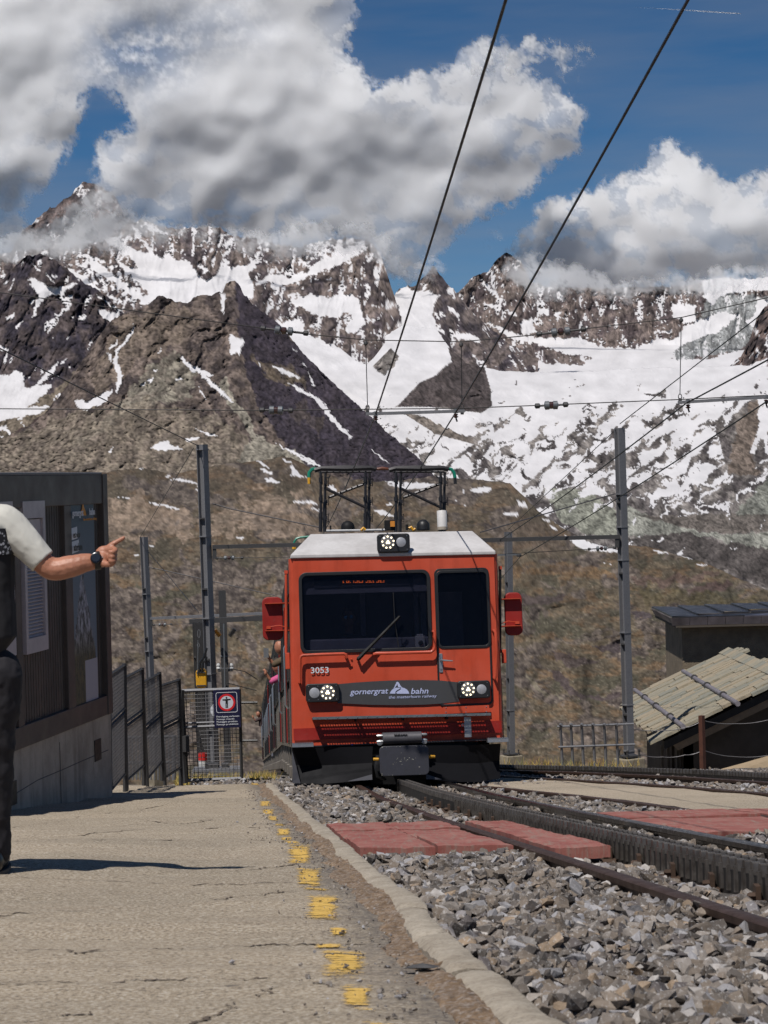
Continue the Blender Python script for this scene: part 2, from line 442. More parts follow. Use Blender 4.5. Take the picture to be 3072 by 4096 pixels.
# B: the big massif with the hanging glacier
def patchB(x, y, rel):
    w = fbm(x / 22 + y / 60, y / 22 - x / 60, 5, 201, .6)
    reg = inpoly(x, y, K3([(560, 520), (900, 640), (1000, 860), (700, 860), (520, 700), (440, 600)])) | inpoly(x, y, K4([(560, 180), (1030, 200), (800, 330), (600, 420), (480, 300)]))
    return (reg & (w > 0.12)) | (w > .78)
ST_V = (1.9, .62, .1)
layer('glacier_massif', [(-60, 1030), (90, 1000), (250, 1000), (330, 985), (369, 964), (400, 968), (430, 960), (476, 922), (530, 886), (573, 878), (640, 905), (700, 915), (868, 905), (934, 941), (1000, 950), (1100, 975), (1200, 985),
      (1322, 955), (1400, 950), (1467, 958), (1521, 1013), (1551, 1103), (1581, 1188), (1608, 1296), (1640, 1370)],
      [(-60, 1200), (300, 1240), (420, 1330), (1000, 1330), (1150, 1480), (1640, 1500)], [(880, 12650), (1000, 12200), (1200, 11500), (1500, 10400)], STEP, 1.1, 70, gs=0.85, streak=(1.9, .62, .1), seed=9, jag=7, wob=9, rockc=((88, 78, 78), (136, 120, 110)), patch=patchB,
      ridges=[([(1467, 960), (1480, 1080), (1520, 1220), (1590, 1310)], 110, 60), ([(700, 915), (780, 1060), (840, 1120)], 60, 30), ([(369, 964), (480, 1070), (560, 1180)], 50, 30)],
      snow=[K3(p) for p in (
        [(700, 430), (770, 410), (830, 450), (900, 500), (960, 520), (1010, 510), (1060, 545), (1160, 555), (1250, 580), (1290, 620), (1330, 680), (1380, 700), (1440, 650), (1480, 610), (1560, 610), (1659, 590), (1659, 900), (1000, 900), (980, 850), (930, 800), (1000, 800), (940, 740), (850, 660), (790, 600), (770, 570), (860, 610), (910, 630), (900, 580), (820, 510), (760, 470), (700, 450)],
        [(600, 545), (650, 570), (720, 640), (800, 690), (860, 740), (930, 800), (1000, 840), (960, 850), (880, 810), (820, 760), (730, 700), (640, 640), (580, 590)],
        [(430, 610), (500, 640), (600, 710), (640, 740), (600, 740), (540, 700), (460, 650)],
        [(880, 320), (960, 440), (1010, 500), (990, 510), (930, 440), (870, 350)], [(950, 305), (1040, 360), (1100, 380), (1150, 400), (1090, 390), (1000, 370), (960, 340)],
        [(1310, 470), (1380, 420), (1400, 430), (1330, 470)], [(1300, 580), (1350, 600), (1400, 650), (1360, 640), (1310, 610)], [(1470, 455), (1530, 460), (1520, 485), (1480, 470)], [(1440, 400), (1530, 380), (1520, 400), (1450, 408)])] +
      [K4(p) for p in (
        [(-40, 350), (60, 390), (220, 310), (180, 380), (150, 420), (200, 480), (190, 560), (150, 590), (90, 470), (40, 450), (-40, 470)],
        [(200, 480), (280, 420), (340, 410), (420, 440), (540, 400), (600, 340), (660, 300), (600, 255), (620, 260), (700, 300), (730, 240), (760, 230), (860, 215), (930, 210), (870, 280), (760, 350), (640, 390), (560, 420), (460, 470), (380, 490), (330, 520), (300, 480), (330, 460), (250, 470)],
        [(400, 535), (485, 545), (440, 562)],
        [(440, 600), (500, 560), (570, 535), (620, 555), (690, 560), (770, 535), (850, 545), (890, 590), (930, 740), (860, 810), (790, 780), (800, 740), (840, 720), (850, 660), (780, 660), (770, 700), (700, 690), (600, 680), (530, 640)],
        [(370, 735), (500, 700), (530, 770), (580, 820), (760, 900), (900, 1010), (1000, 1010), (950, 1200), (500, 900), (380, 780)])])
# C: the sharp middle peak and its couloir
layer('pointed_peak', [(1540, 1230), (1600, 1150), (1660, 1140), (1700, 1100), (1732, 1060), (1745, 1075), (1774, 1115), (1828, 1172), (1900, 1258), (1938, 1290), (2022, 1362), (2110, 1412), (2150, 1440)],
      [(1540, 1400), (1600, 1420), (1870, 1520), (2150, 1520)], [(1050, 12300), (1150, 11900), (1500, 10200)], STEP, 1.2, 50, gs=0.55, streak=(1.8, .6, -.5), seed=14, jag=6, rockc=((78, 70, 72), (122, 108, 100)),
      ridges=[([(1732, 1060), (1800, 1200), (1900, 1330), (1990, 1430)], 90, 55)],
      snow=[K4([(1100, 560), (1160, 505), (1200, 490), (1240, 515), (1290, 520), (1360, 510), (1420, 560), (1380, 620), (1400, 770), (1430, 900), (1000, 900), (1100, 780), (1170, 750), (1150, 620)]),
            K4([(1480, 620), (1570, 690), (1560, 700), (1500, 650)]), K4([(1540, 820), (1600, 800), (1659, 830), (1600, 850)]), K5([(0, 430), (50, 465), (60, 480), (0, 450)]), K5([(0, 570), (80, 565), (150, 590), (160, 620), (110, 600), (40, 600)])])
# D: back wall, icefall and plateau on the right
def patchD(x, y, rel):
    w = fbm(x / 18, y / 18 - x / 50, 4, 231, .6); return w > .8
layer('back_wall', [(1790, 1200), (1831, 1168), (1860, 1140), (1892, 1107), (1953, 1084), (1975, 1050), (2000, 1026), (2026, 1009), (2060, 1030), (2084, 1046), (2120, 1120), (2200, 1150), (2500, 1150), (2780, 1140), (2812, 1120), (2900, 1108), (3000, 1112), (3140, 1105)],
      [(1790, 1540), (3140, 1540)], [(1000, 13100), (1180, 12800), (1380, 12200), (1440, 11000), (1540, 9300)], STEP, 1.15, 55, gs=0.5, streak=(2.0, .7, .0), seed=22, jag=5, wob=8, rockc=((92, 80, 78), (134, 118, 108)), patch=patchD,
      amp_fn=lambda x, y: 1.0,
      regions=[(K5([(1330, 330), (1659, 380), (1659, 560), (1500, 660), (1350, 690), (1180, 700), (1150, 640), (1300, 560)]), (158, 156, 150), 14, 1.0)],
      snow=[K5(p) for p in (
        [(1320, 280), (1800, 250), (1800, 330), (1500, 350), (1420, 370), (1370, 420), (1340, 400), (1320, 360)],
        [(1360, 470), (1420, 450), (1500, 470), (1400, 560), (1250, 610), (1180, 640), (1150, 700), (1350, 700), (1520, 650), (1560, 640), (1800, 640), (1800, 840), (0, 840), (90, 720), (120, 700), (290, 650), (400, 700), (520, 720), (700, 730), (740, 690), (600, 670), (420, 610), (330, 600), (250, 550), (175, 505), (260, 530), (380, 580), (520, 590), (680, 590), (780, 630), (900, 645), (980, 640), (1060, 600), (1190, 590), (1220, 530), (1290, 500)],
        [(1600, 380), (1800, 420), (1800, 560), (1600, 540), (1540, 500), (1600, 460)],
        [(360, 510), (430, 480), (450, 560), (380, 575)], [(455, 460), (520, 425), (515, 465), (480, 470)], [(545, 450), (590, 450), (560, 505)], [(1150, 405), (1280, 420), (1290, 500), (1230, 510), (1160, 480)],
        [(1090, 560), (1160, 540), (1160, 570)], [(180, 415), (240, 410), (250, 450)], [(280, 440), (340, 450), (350, 480), (310, 470)], [(150, 280), (230, 340), (280, 400), (240, 380), (190, 330)])])
# E: dark spur at the right edge
layer('rock_spur', [(2840, 1530), (2873, 1500), (2965, 1424), (2996, 1362), (3027, 1270), (3072, 1207), (3140, 1150)], [(2840, 1600), (3140, 1640)], [(1150, 9600), (1640, 8900)], STEP, 1.2, 40, gs=0.6, streak=(1.6, .6, .5), seed=31, jag=6,
      rockc=((78, 68, 66), (128, 108, 98)), snow=[K5([(1590, 660), (1610, 640), (1610, 670)]), K5([(1540, 740), (1659, 690), (1659, 730), (1580, 760)])])
# F: snow apron, slabs and moraines
def patchF(x, y, rel):
    p = np.interp(y, [1440, 1560, 1650, 1740, 1830, 1920, 2000, 2080], [1.2, .80, .46, .20, .10, -.02, -.30, -.8])
    p = p + np.where(x < 2250, .12, 0) - np.where(x > 2930, .35, 0)
    w = fbm((x - y * .8) / 150 + .5 * fbm(x / 90, y / 90, 3, 311), (x * .7 + y) / 58 + .6 * fbm(x / 80, y / 80, 3, 315), 7, 301, .60) + .35 * fbm(x / 170, y / 130, 3, 305) + .16 * fbm((x - y) / 26, (x + y) / 14, 3, 309)
    rock = inpoly(x, y, K4([(1140, 1290), (1290, 1130), (1400, 1080), (1480, 1000), (1470, 850), (1560, 830), (1659, 860), (1720, 1020), (1765, 1180), (1770, 1285), (1700, 1330), (1350, 1290)])) | inpoly(x, y, K4([(980, 1020), (1100, 900), (1160, 960), (1100, 1100), (1020, 1060)])) | \
        inpoly(x, y, K4([(1180, 1330), (1300, 1345), (1500, 1440), (1659, 1490), (1659, 1540), (1400, 1470)])) | inpoly(x, y, K5([(1400, 1100), (1540, 930), (1600, 900), (1630, 1000), (1560, 1200), (1600, 1304), (1450, 1304)]))
    return (w < p) & ~rock
layer('snowy_apron', [(1090, 1290), (1238, 1344), (1286, 1380), (1364, 1392), (1412, 1435), (1467, 1459), (1520, 1400), (1563, 1330), (1605, 1300), (1744, 1314), (1790, 1380), (1869, 1455), (2030, 1487), (2260, 1490), (2490, 1475), (2643, 1469), (2797, 1466), (2965, 1460), (3140, 1467)],
      [(1090, 1480), (1500, 1800), (1900, 2020), (2100, 2120), (2300, 2230), (2480, 2290), (3140, 2460)], [(1290, 9700), (1480, 8900), (1560, 8300), (1900, 6900), (2100, 6000), (2460, 4600)], STEP, 1.0, 60, seed=40, jag=3, wob=8,
      rockc=((92, 84, 80), (146, 136, 126)), patch=patchF, streak=(1.0, 1.6, .5), amp_fn=lambda x, y: np.where(y < 2040, 1, .6),
      ridges=[([(1830, 1360), (1830, 1480), (1860, 1560), (1900, 1640)], 110, 50)],
      regions=[(K4([(1140, 1290), (1290, 1130), (1400, 1080), (1480, 1000), (1470, 850), (1560, 830), (1659, 860), (1720, 1020), (1765, 1180), (1770, 1285), (1700, 1330), (1350, 1290)]), (88, 78, 74), 8, 1),
               (K4([(560, 830), (800, 940), (900, 1010), (860, 1080), (780, 1160), (700, 1100), (600, 1000)]), (140, 144, 140), 10, 1),
               (K4([(1180, 1330), (1300, 1345), (1500, 1440), (1659, 1490), (1659, 1560), (1400, 1480)]), (130, 118, 106), 8, 1),
               (K7([(270, 90), (400, 80), (560, 110), (720, 230), (735, 380), (560, 380), (470, 340), (380, 290)]), (146, 144, 126), 10, .9),
               (K7([(790, 190), (1100, 320), (1350, 365), (1800, 350), (1800, 470), (1480, 440), (1330, 390), (1150, 360), (760, 380)]), (150, 147, 132), 6, .9),
               (K7([(1440, 240), (1660, 20), (1800, -80), (1800, 290), (1500, 265)]), (140, 138, 124), 8, .9),
               (K7([(800, 240), (1100, 250), (1440, 240), (1800, 250), (1800, 345), (1350, 360), (1100, 318), (850, 245)]), (112, 102, 92), 6, .9),
               (K7([(790, 395), (950, 372), (1180, 357), (1330, 410), (1800, 470), (1800, 760), (1450, 620), (1250, 560), (900, 480)]), (88, 80, 74), 8, .9),
               (K5([(1440, 1304), (1500, 1050), (1560, 930), (1620, 900), (1640, 1000), (1570, 1200), (1620, 1304)]), (124, 108, 94), 8, .9)],
      snow=[K4([(1110, 800), (1480, 830), (1500, 1000), (1280, 1080), (1100, 1250), (1000, 1300), (870, 1260), (1060, 1090), (1130, 1000), (1200, 900)]), K4([(800, 1160), (900, 1120), (1000, 1040), (1060, 1100), (900, 1260)]),
            K4([(1290, 1340), (1500, 1320), (1659, 1380), (1659, 1480), (1560, 1480), (1450, 1420)]), K7([(1120, 205), (1150, 220), (1230, 240), (1180, 245), (1125, 235)]), K7([(1200, 195), (1300, 240), (1250, 238)]), K7([(1385, 240), (1425, 243), (1400, 252)]),
            K7([(1070, 0), (1090, 30), (1130, 130), (1110, 120), (1070, 40)]), K7([(1415, 445), (1478, 455), (1450, 462)]), K5([(1600, 960), (1659, 940), (1659, 1180), (1620, 1100)])])
# G: dark ridge on the left
layer('dark_ridge', [(-60, 1160), (0, 1122), (36, 1086), (90, 1038), (115, 1019), (181, 1014), (229, 1044), (289, 1086), (338, 1130), (362, 1142), (422, 1182), (470, 1225), (505, 1262), (560, 1330)],
      [(-60, 1830), (200, 1760), (400, 1640), (560, 1500)], [(1000, 9900), (1400, 9100), (1560, 8600), (1830, 7900)], STEP, 1.25, 60, gs=0.12, streak=(1.7, .6, .5), seed=52, jag=7, rockc=((62, 56, 62), (96, 84, 80)),
      amp_fn=lambda x, y: np.interp(y, [1500, 1650], [1, .5]),
      ridges=[([(181, 1016), (200, 1150), (120, 1300)], 90, 40), ([(338, 1130), (380, 1300), (300, 1480)], 80, 40)],
      regions=[([(-60, 1640), (200, 1580), (400, 1400), (500, 1500), (200, 1900), (-60, 1900)], (128, 114, 96), 14, .9), (K3([(110, 1700), (300, 1590), (430, 1620), (440, 1680), (200, 1750)]), (76, 62, 58), 8, 1), (K3([(320, 1540), (440, 1400), (520, 1420), (500, 1550)]), (70, 58, 54), 6, 1)],
      snow=[K3(p) for p in (
        [(180, 690), (240, 690), (330, 745), (420, 740), (480, 720), (520, 725), (440, 760), (400, 800), (330, 790), (260, 850), (235, 940), (215, 945), (225, 880), (260, 800), (210, 740)],
        [(640, 890), (700, 900), (780, 920), (800, 945), (740, 990), (690, 950)], [(340, 655), (385, 670), (360, 688)], [(40, 940), (100, 915), (100, 940), (50, 965)], [(200, 570), (275, 640), (250, 640)], [(575, 1160), (610, 1085), (615, 1110), (585, 1160)],
        [(-90, 1300), (60, 1330), (120, 1290), (150, 1300), (160, 1400), (220, 1410), (300, 1310), (390, 1240), (370, 1290), (260, 1400), (350, 1380), (330, 1420), (250, 1500), (180, 1540), (330, 1530), (300, 1570), (150, 1600), (-90, 1650)],
        [(-40, 1120), (50, 1150), (60, 1180), (-40, 1150)], [(300, 640), (365, 725), (330, 700)], [(400, 790), (430, 835), (415, 835)], [(630, 780), (700, 830), (780, 890), (740, 870), (650, 810)], [(690, 820), (780, 885), (830, 915), (760, 890)],
        [(400, 1540), (640, 1560), (670, 1580), (600, 1640), (540, 1640), (520, 1700), (300, 1750), (160, 1770), (280, 1740), (430, 1690), (480, 1620), (350, 1580)],
        [(-20, 1670), (40, 1660), (60, 1700), (120, 1750), (60, 1720), (20, 1690), (-20, 1700)], [(-40, 1720), (30, 1735), (10, 1745)], [(-60, 1820), (40, 1810), (70, 1815), (20, 1850), (-60, 1850)])])
# H: the dark pyramid in the middle
def rel_pyr(x, y):
    xr = np.interp(y, [1120, 1400, 1600, 1760, 1900], [938, 962, 1020, 1110, 1240]) + 40 * fbm(x / 200, y / 120, 3, 611)
    R = sm(-30, 40, x - xr)
    wx = 60 * fbm(x / 220, y / 220, 4, 615); wy = 60 * fbm(x / 220, y / 220, 4, 619)
    def ribs(a, s, seed): c, d = math.cos(a), math.sin(a); return ridged(((x + wx) * c + (y + wy) * d) / s, (-(x + wx) * d + (y + wy) * c) / s / 3.2, 6, seed, .52) - 1
    left = -(ribs(.75, 120, 623) * 30 + ribs(.55, 46, 627) * 11); right = -(ribs(-.72, 95, 631) * 15 + ribs(-.6, 34, 635) * 8)
    low = np.interp(y, [1500, 1750], [1, .55])
    r = (left * (1 - R) + right * R) * low - 45 * fbm(x / 260, y / 260, 3, 639)
    return r - 9 * ridged(x / 30, y / 24, 5, 643, .6) + .55 * np.maximum(x - xr, 0) * R * np.interp(y, [1120, 1900], [1, .75]) + .28 * np.maximum(xr - x, 0) * (1 - R)
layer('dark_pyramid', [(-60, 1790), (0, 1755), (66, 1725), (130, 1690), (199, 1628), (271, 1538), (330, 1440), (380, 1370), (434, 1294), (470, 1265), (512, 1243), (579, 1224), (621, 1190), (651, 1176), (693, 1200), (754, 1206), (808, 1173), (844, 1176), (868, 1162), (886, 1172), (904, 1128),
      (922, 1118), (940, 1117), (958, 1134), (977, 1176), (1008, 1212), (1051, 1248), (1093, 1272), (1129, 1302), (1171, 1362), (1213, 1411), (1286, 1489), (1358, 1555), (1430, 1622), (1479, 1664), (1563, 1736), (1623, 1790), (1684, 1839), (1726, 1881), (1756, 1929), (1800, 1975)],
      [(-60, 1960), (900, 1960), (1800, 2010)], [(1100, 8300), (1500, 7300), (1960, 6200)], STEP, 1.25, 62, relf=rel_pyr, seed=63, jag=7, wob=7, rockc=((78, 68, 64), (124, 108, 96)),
      ridges=[([(621, 1190), (560, 1400), (420, 1560)], 80, 34), ([(760, 1210), (720, 1400), (600, 1560)], 60, 22), ([(1000, 1560), (1200, 1760), (1360, 1860)], 70, 22)],
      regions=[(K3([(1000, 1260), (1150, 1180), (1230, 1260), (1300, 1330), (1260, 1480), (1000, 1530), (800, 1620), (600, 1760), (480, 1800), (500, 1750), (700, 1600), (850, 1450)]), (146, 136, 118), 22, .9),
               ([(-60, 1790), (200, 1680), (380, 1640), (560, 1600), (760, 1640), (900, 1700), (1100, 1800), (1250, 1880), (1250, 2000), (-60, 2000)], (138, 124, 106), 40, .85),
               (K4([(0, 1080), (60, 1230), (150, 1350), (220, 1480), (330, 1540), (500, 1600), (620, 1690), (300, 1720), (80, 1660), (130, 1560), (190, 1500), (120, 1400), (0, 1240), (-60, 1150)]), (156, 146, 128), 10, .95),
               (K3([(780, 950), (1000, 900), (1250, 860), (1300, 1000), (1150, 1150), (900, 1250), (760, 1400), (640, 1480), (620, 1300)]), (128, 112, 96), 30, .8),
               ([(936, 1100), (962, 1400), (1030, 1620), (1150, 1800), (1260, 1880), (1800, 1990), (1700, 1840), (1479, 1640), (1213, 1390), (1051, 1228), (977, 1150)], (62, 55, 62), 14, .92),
               (K4([(180, 960), (420, 1030), (560, 1150), (400, 1130), (250, 1100)]), (124, 108, 86), 22, .7), (K4([(500, 1250), (640, 1400), (620, 1500), (420, 1300)]), (96, 84, 74), 30, .6)],
      snow=[K3(p) for p in (
        [(500, 1490), (560, 1500), (620, 1490), (700, 1440), (750, 1420), (740, 1450), (680, 1520), (560, 1560), (510, 1540)],
        [(890, 980), (880, 1040), (850, 1100), (790, 1170), (775, 1220), (805, 1310), (805, 1370), (775, 1450), (765, 1440), (780, 1340), (755, 1240), (765, 1170), (835, 1090), (865, 1040)],
        [(720, 1150), (780, 1095), (785, 1120), (740, 1155)], [(710, 1180), (740, 1190), (745, 1245), (725, 1215)],
        [(1195, 1190), (1240, 1235), (1330, 1290), (1430, 1330), (1375, 1335), (1450, 1400), (1545, 1505), (1500, 1490), (1420, 1420), (1330, 1325), (1265, 1300), (1215, 1250)],
        [(1458, 790), (1492, 795), (1484, 935), (1468, 860)], [(1518, 1050), (1560, 1090), (1620, 1085), (1592, 1195), (1570, 1130), (1548, 1195), (1526, 1190)],
        [(925, 1393), (975, 1365), (962, 1398)], [(978, 1362), (1015, 1343), (1000, 1385)], [(1015, 1305), (1052, 1288), (1042, 1312)], [(1160, 1352), (1215, 1338), (1180, 1368)], [(1305, 1395), (1350, 1445), (1365, 1505), (1330, 1440)],
        [(988, 1812), (1060, 1775), (1110, 1758), (1130, 1790), (1215, 1822), (1120, 1828)], [(708, 1838), (752, 1812), (742, 1842)], [(1230, 1752), (1335, 1738), (1300, 1762), (1240, 1768)], [(1030, 1190), (1075, 1150), (1065, 1170)],
        [(1270, 1670), (1340, 1700), (1470, 1740), (1380, 1730)])] +
      [K4(p) for p in (
        [(310, 1012), (440, 1058), (505, 1105), (430, 1092), (350, 1048)], [(418, 1122), (540, 1188), (622, 1228), (684, 1300), (704, 1340), (762, 1400), (845, 1490), (828, 1502), (738, 1412), (655, 1322), (596, 1242), (478, 1178)],
        [(545, 1055), (572, 1090), (608, 1155), (578, 1145)], [(498, 982), (547, 1022), (520, 1012)], [(958, 1558), (1092, 1668), (1040, 1642)], [(26, 805), (60, 818), (124, 848), (92, 952), (70, 920), (38, 950), (43, 880)],
        [(488, 1598), (600, 1648), (632, 1692), (540, 1642)], [(372, 1618), (452, 1672), (398, 1662)], [(340, 1530), (480, 1598), (605, 1684), (556, 1670), (420, 1582)], [(210, 990), (240, 1010), (235, 1030)], [(450, 905), (480, 915), (462, 920)])])
# I: the brown hillside across the valley
def cliffs(x, y):
    wx = 70 * fbm(x / 260, y / 260, 4, 411); wy = 50 * fbm(x / 260, y / 260, 4, 415)
    a = fbm((x + wx) / 210, (y + wy) / 105, 6, 401, .6)
    bias = np.interp(x, [0, 900, 1300, 3072], [.42, .34, -.02, -.12]) * np.interp(y, [2180, 2380], [0, 1]) + np.interp(y, [1900, 2060, 2200], [-.10, -.04, -.06])
    gul = inpoly(x + wx, y + wy, [(700, 2480), (820, 2460), (1060, 2760), (1000, 3000), (760, 2760)]) * -.5
    return sm(-.06, .22, a + bias + gul)
def rel_hill(x, y):
    wx = 90 * fbm(x / 330, y / 330, 4, 421, .55); wy = 70 * fbm(x / 330, y / 330, 4, 425, .55)
    M = cliffs(x, y)
    r = -(ridged((x + wx) / 430, (y + wy) / 300, 5, 431, .42)) * 46
    r += -(ridged((x * .9 + y * .45 + wx) / 190, (y * .8 - x * .45 + wy) / 330, 5, 437, .45)) * 20 * np.interp(y, [2000, 2250], [.35, 1])
    r += -fbm(x / 34, y / 22, 4, 441, .55) * 3.2
    r += -M * (ridged((x + wx * .5) / 74, (y + wy * .5) / 62, 6, 445, .50) * 10)
    return r
def col_hill(x, y, rel):
    M = cliffs(x, y)[..., None]
    def mixc(a, b_, k): return np.array(srgb(*a)) * (1 - k[..., None]) + np.array(srgb(*b_)) * k[..., None]
    g = mixc((88, 80, 68), (106, 95, 79), sm(-.4, .4, fbm(x / 150, y / 60, 6, 451, .6)))
    k = sm(.05, .45, fbm(x / 110, y / 40, 6, 461, .62))[..., None]; g = g * (1 - k) + np.array(srgb(110, 92, 73)) * k
    k = sm(.1, .5, fbm(x / 170, y / 120, 5, 467, .6))[..., None]; g = g * (1 - k) + np.array(srgb(82, 78, 66)) * k
    rk = mixc((82, 74, 70), (118, 107, 98), sm(-.45, .45, fbm(x / 40, y / 30, 6, 471, .65)))
    up = np.interp(y, [1900, 2150, 2350], [.75, .45, 0])[..., None]; g = g * (1 - up * .6) + np.array(srgb(98, 84, 72)) * up * .6
    c = g * (1 - M) + rk * M
    sp = sm(.5, .8, fbm(x / 9, y / 7, 2, 481))[..., None] * .35; return c * (1 - sp) + np.array(srgb(160, 148, 132)) * sp
layer('brown_hillside', [(-60, 1890), (200, 1880), (430, 1888), (560, 1870), (700, 1895), (860, 1860), (1000, 1845), (1080, 1835), (1127, 1822), (1180, 1836), (1277, 1890), (1400, 1915), (1513, 1925), (1624, 1918), (1720, 1905), (1831, 1912), (1970, 1922), (2040, 1930), (2081, 1970), (2150, 2040),
      (2226, 2094), (2304, 2139), (2400, 2180), (2472, 2200), (2510, 2180), (2601, 2186), (2711, 2218), (2808, 2244), (2905, 2290), (3140, 2390)],
      [(-60, 3230), (3140, 3230)], [(1820, 4300), (2000, 3500), (2250, 3000), (2500, 2750), (3230, 2350)], 6.0, 1.0, 75, cn=.85, seed=77, jag=3, wob=5, rockc=((78, 66, 50), (106, 88, 66)), relf=rel_hill, colf=col_hill,
      regions=[(K6([(0, 340), (400, 370), (700, 480), (1000, 440), (1150, 340), (1340, 300), (1450, 380), (1700, 560), (1700, 640), (1000, 600), (500, 600), (100, 660), (-80, 640)]), (150, 132, 116), 60, .85),
               
               
               (K7([(120, 750), (400, 740), (380, 790), (150, 810)]), (86, 76, 74), 12, .9), (K7([(570, 1060), (740, 1040), (760, 1100), (640, 1090)]), (76, 68, 70), 14, .9),
               (K7([(310, 1110), (500, 1130), (620, 1160), (480, 1190), (330, 1160)]), (84, 74, 72), 16, .9), (K7([(330, 1200), (450, 1290), (500, 1380), (740, 1340), (740, 1400), (480, 1390), (340, 1270)]), (82, 72, 72), 18, .9),
               (K7([(1150, 700), (1420, 650), (1440, 690), (1180, 750)]), (96, 80, 76), 14, .9), (K7([(820, 630), (1000, 640), (1400, 590), (1300, 640), (1000, 690), (830, 670)]), (96, 80, 74), 18, .8), (K7([(820, 850), (930, 850), (940, 890), (830, 885)]), (80, 72, 74), 12, .9),
               (K7([(150, 1220), (220, 1280), (300, 1370), (280, 1380), (180, 1290)]), (128, 120, 104), 6, .8), (K7([(330, 1350), (400, 1380), (390, 1395), (345, 1370)]), (128, 120, 104), 6, .8),
               (K7([(60, 560), (400, 560), (720, 600), (720, 640), (400, 620), (60, 610)]), (122, 98, 72), 22, .7), (K7([(820, 700), (1600, 760), (1600, 850), (900, 800)]), (88, 80, 60), 30, .8),
               (K7([(0, 250), (200, 260), (380, 380), (380, 480), (0, 470)]), (104, 92, 82), 24, .7)],
      snow=[K6(p) for p in (
        [(5, 160), (60, 133), (130, 150), (50, 162)], [(268, 124), (332, 130), (300, 142)], [(658, 106), (702, 97), (680, 114)], [(820, 75), (960, 60), (1060, 28), (1140, 40), (1050, 67), (900, 97), (885, 85)], [(1128, 58), (1190, 88), (1255, 132), (1200, 122)],
        [(1172, 133), (1272, 158), (1282, 188), (1250, 187)], [(1388, 120), (1432, 113), (1452, 170), (1535, 207), (1480, 202), (1398, 182), (1418, 150)], [(1336, 56), (1434, 102), (1380, 97)], [(1188, 212), (1272, 207), (1345, 247), (1270, 243)], [(498, 214), (602, 208), (735, 248), (640, 238)],
        [(468, 195), (522, 186), (500, 202)], [(676, 265), (738, 258), (738, 274)], [(682, 288), (742, 295), (735, 308)], [(128, 338), (228, 350), (220, 362)], [(358, 383), (500, 403), (625, 443), (560, 432), (440, 412)], [(998, 645), (1062, 638), (1050, 662)], [(242, 769), (302, 771), (280, 780)],
        [(1398, 380), (1562, 373), (1602, 397), (1480, 392)], [(1548, 424), (1624, 440), (1600, 448)], [(350, 708), (398, 708), (380, 714)])] +
      [K1(p) for p in ([(745, 125), (835, 188), (800, 188), (740, 162)], [(785, 195), (860, 183), (1000, 193), (1094, 198), (1000, 218), (900, 228), (825, 212)], [(1266, 236), (1330, 213), (1396, 213), (1392, 238), (1300, 248)], [(1228, 224), (1242, 230), (1230, 248)], [(1548, 293), (1604, 328), (1558, 328)],
        [(1456, 358), (1554, 364), (1542, 380), (1468, 374)], [(698, 338), (780, 353), (855, 388), (760, 378)], [(1178, 294), (1198, 296), (1190, 302)], [(440, 205), (480, 205), (505, 235), (470, 230)], [(778, 310), (820, 312), (810, 322)], [(1215, 315), (1250, 316), (1240, 321)])] +
      [K7(p) for p in ([(408, 373), (500, 393), (560, 418), (640, 438), (735, 453), (735, 480), (520, 467), (466, 432)], [(12, 233), (122, 237), (100, 252), (40, 247)], [(108, 163), (150, 173), (178, 202), (130, 197)], [(247, 263), (312, 285), (290, 297)], [(312, 310), (362, 337), (330, 337)],
        [(253, 233), (350, 288), (430, 338), (512, 380), (400, 332)], [(583, 393), (684, 427), (640, 427)], [(928, 453), (1048, 485), (990, 485)], [(1092, 490), (1200, 493), (1262, 517), (1160, 517)], [(1218, 552), (1292, 555), (1250, 564)], [(640, 547), (656, 548), (648, 554)], [(672, 550), (684, 552), (678, 557)]
        )])

# ------------------------------------------------------------------ clouds: thick billows kilometres away, lit by the sun
cb = MatB('cloud')
ck = cb.N('ShaderNodeAttribute'); ck.attribute_name = 'Dens'
df = cb.p; df.inputs['Base Color'].default_value = (0.74, 0.735, 0.74, 1); df.inputs['Roughness'].default_value = 1; df.inputs['Specular IOR Level'].default_value = 0
df.subsurface_method = 'BURLEY'; df.inputs['Subsurface Weight'].default_value = 1.0; df.inputs['Subsurface Radius'].default_value = (1, .97, .94); df.inputs['Subsurface Scale'].default_value = 230.0
tr = cb.N('ShaderNodeBsdfTransparent')
mx = cb.N('ShaderNodeMixShader')
cb.l.new(ck.outputs['Fac'], mx.inputs[0]); cb.l.new(tr.outputs[0], mx.inputs[1]); cb.l.new(df.outputs[0], mx.inputs[2])
cb.l.new(mx.outputs[0], cb.n['Material Output'].inputs['Surface'])
CLOUD = cb.m
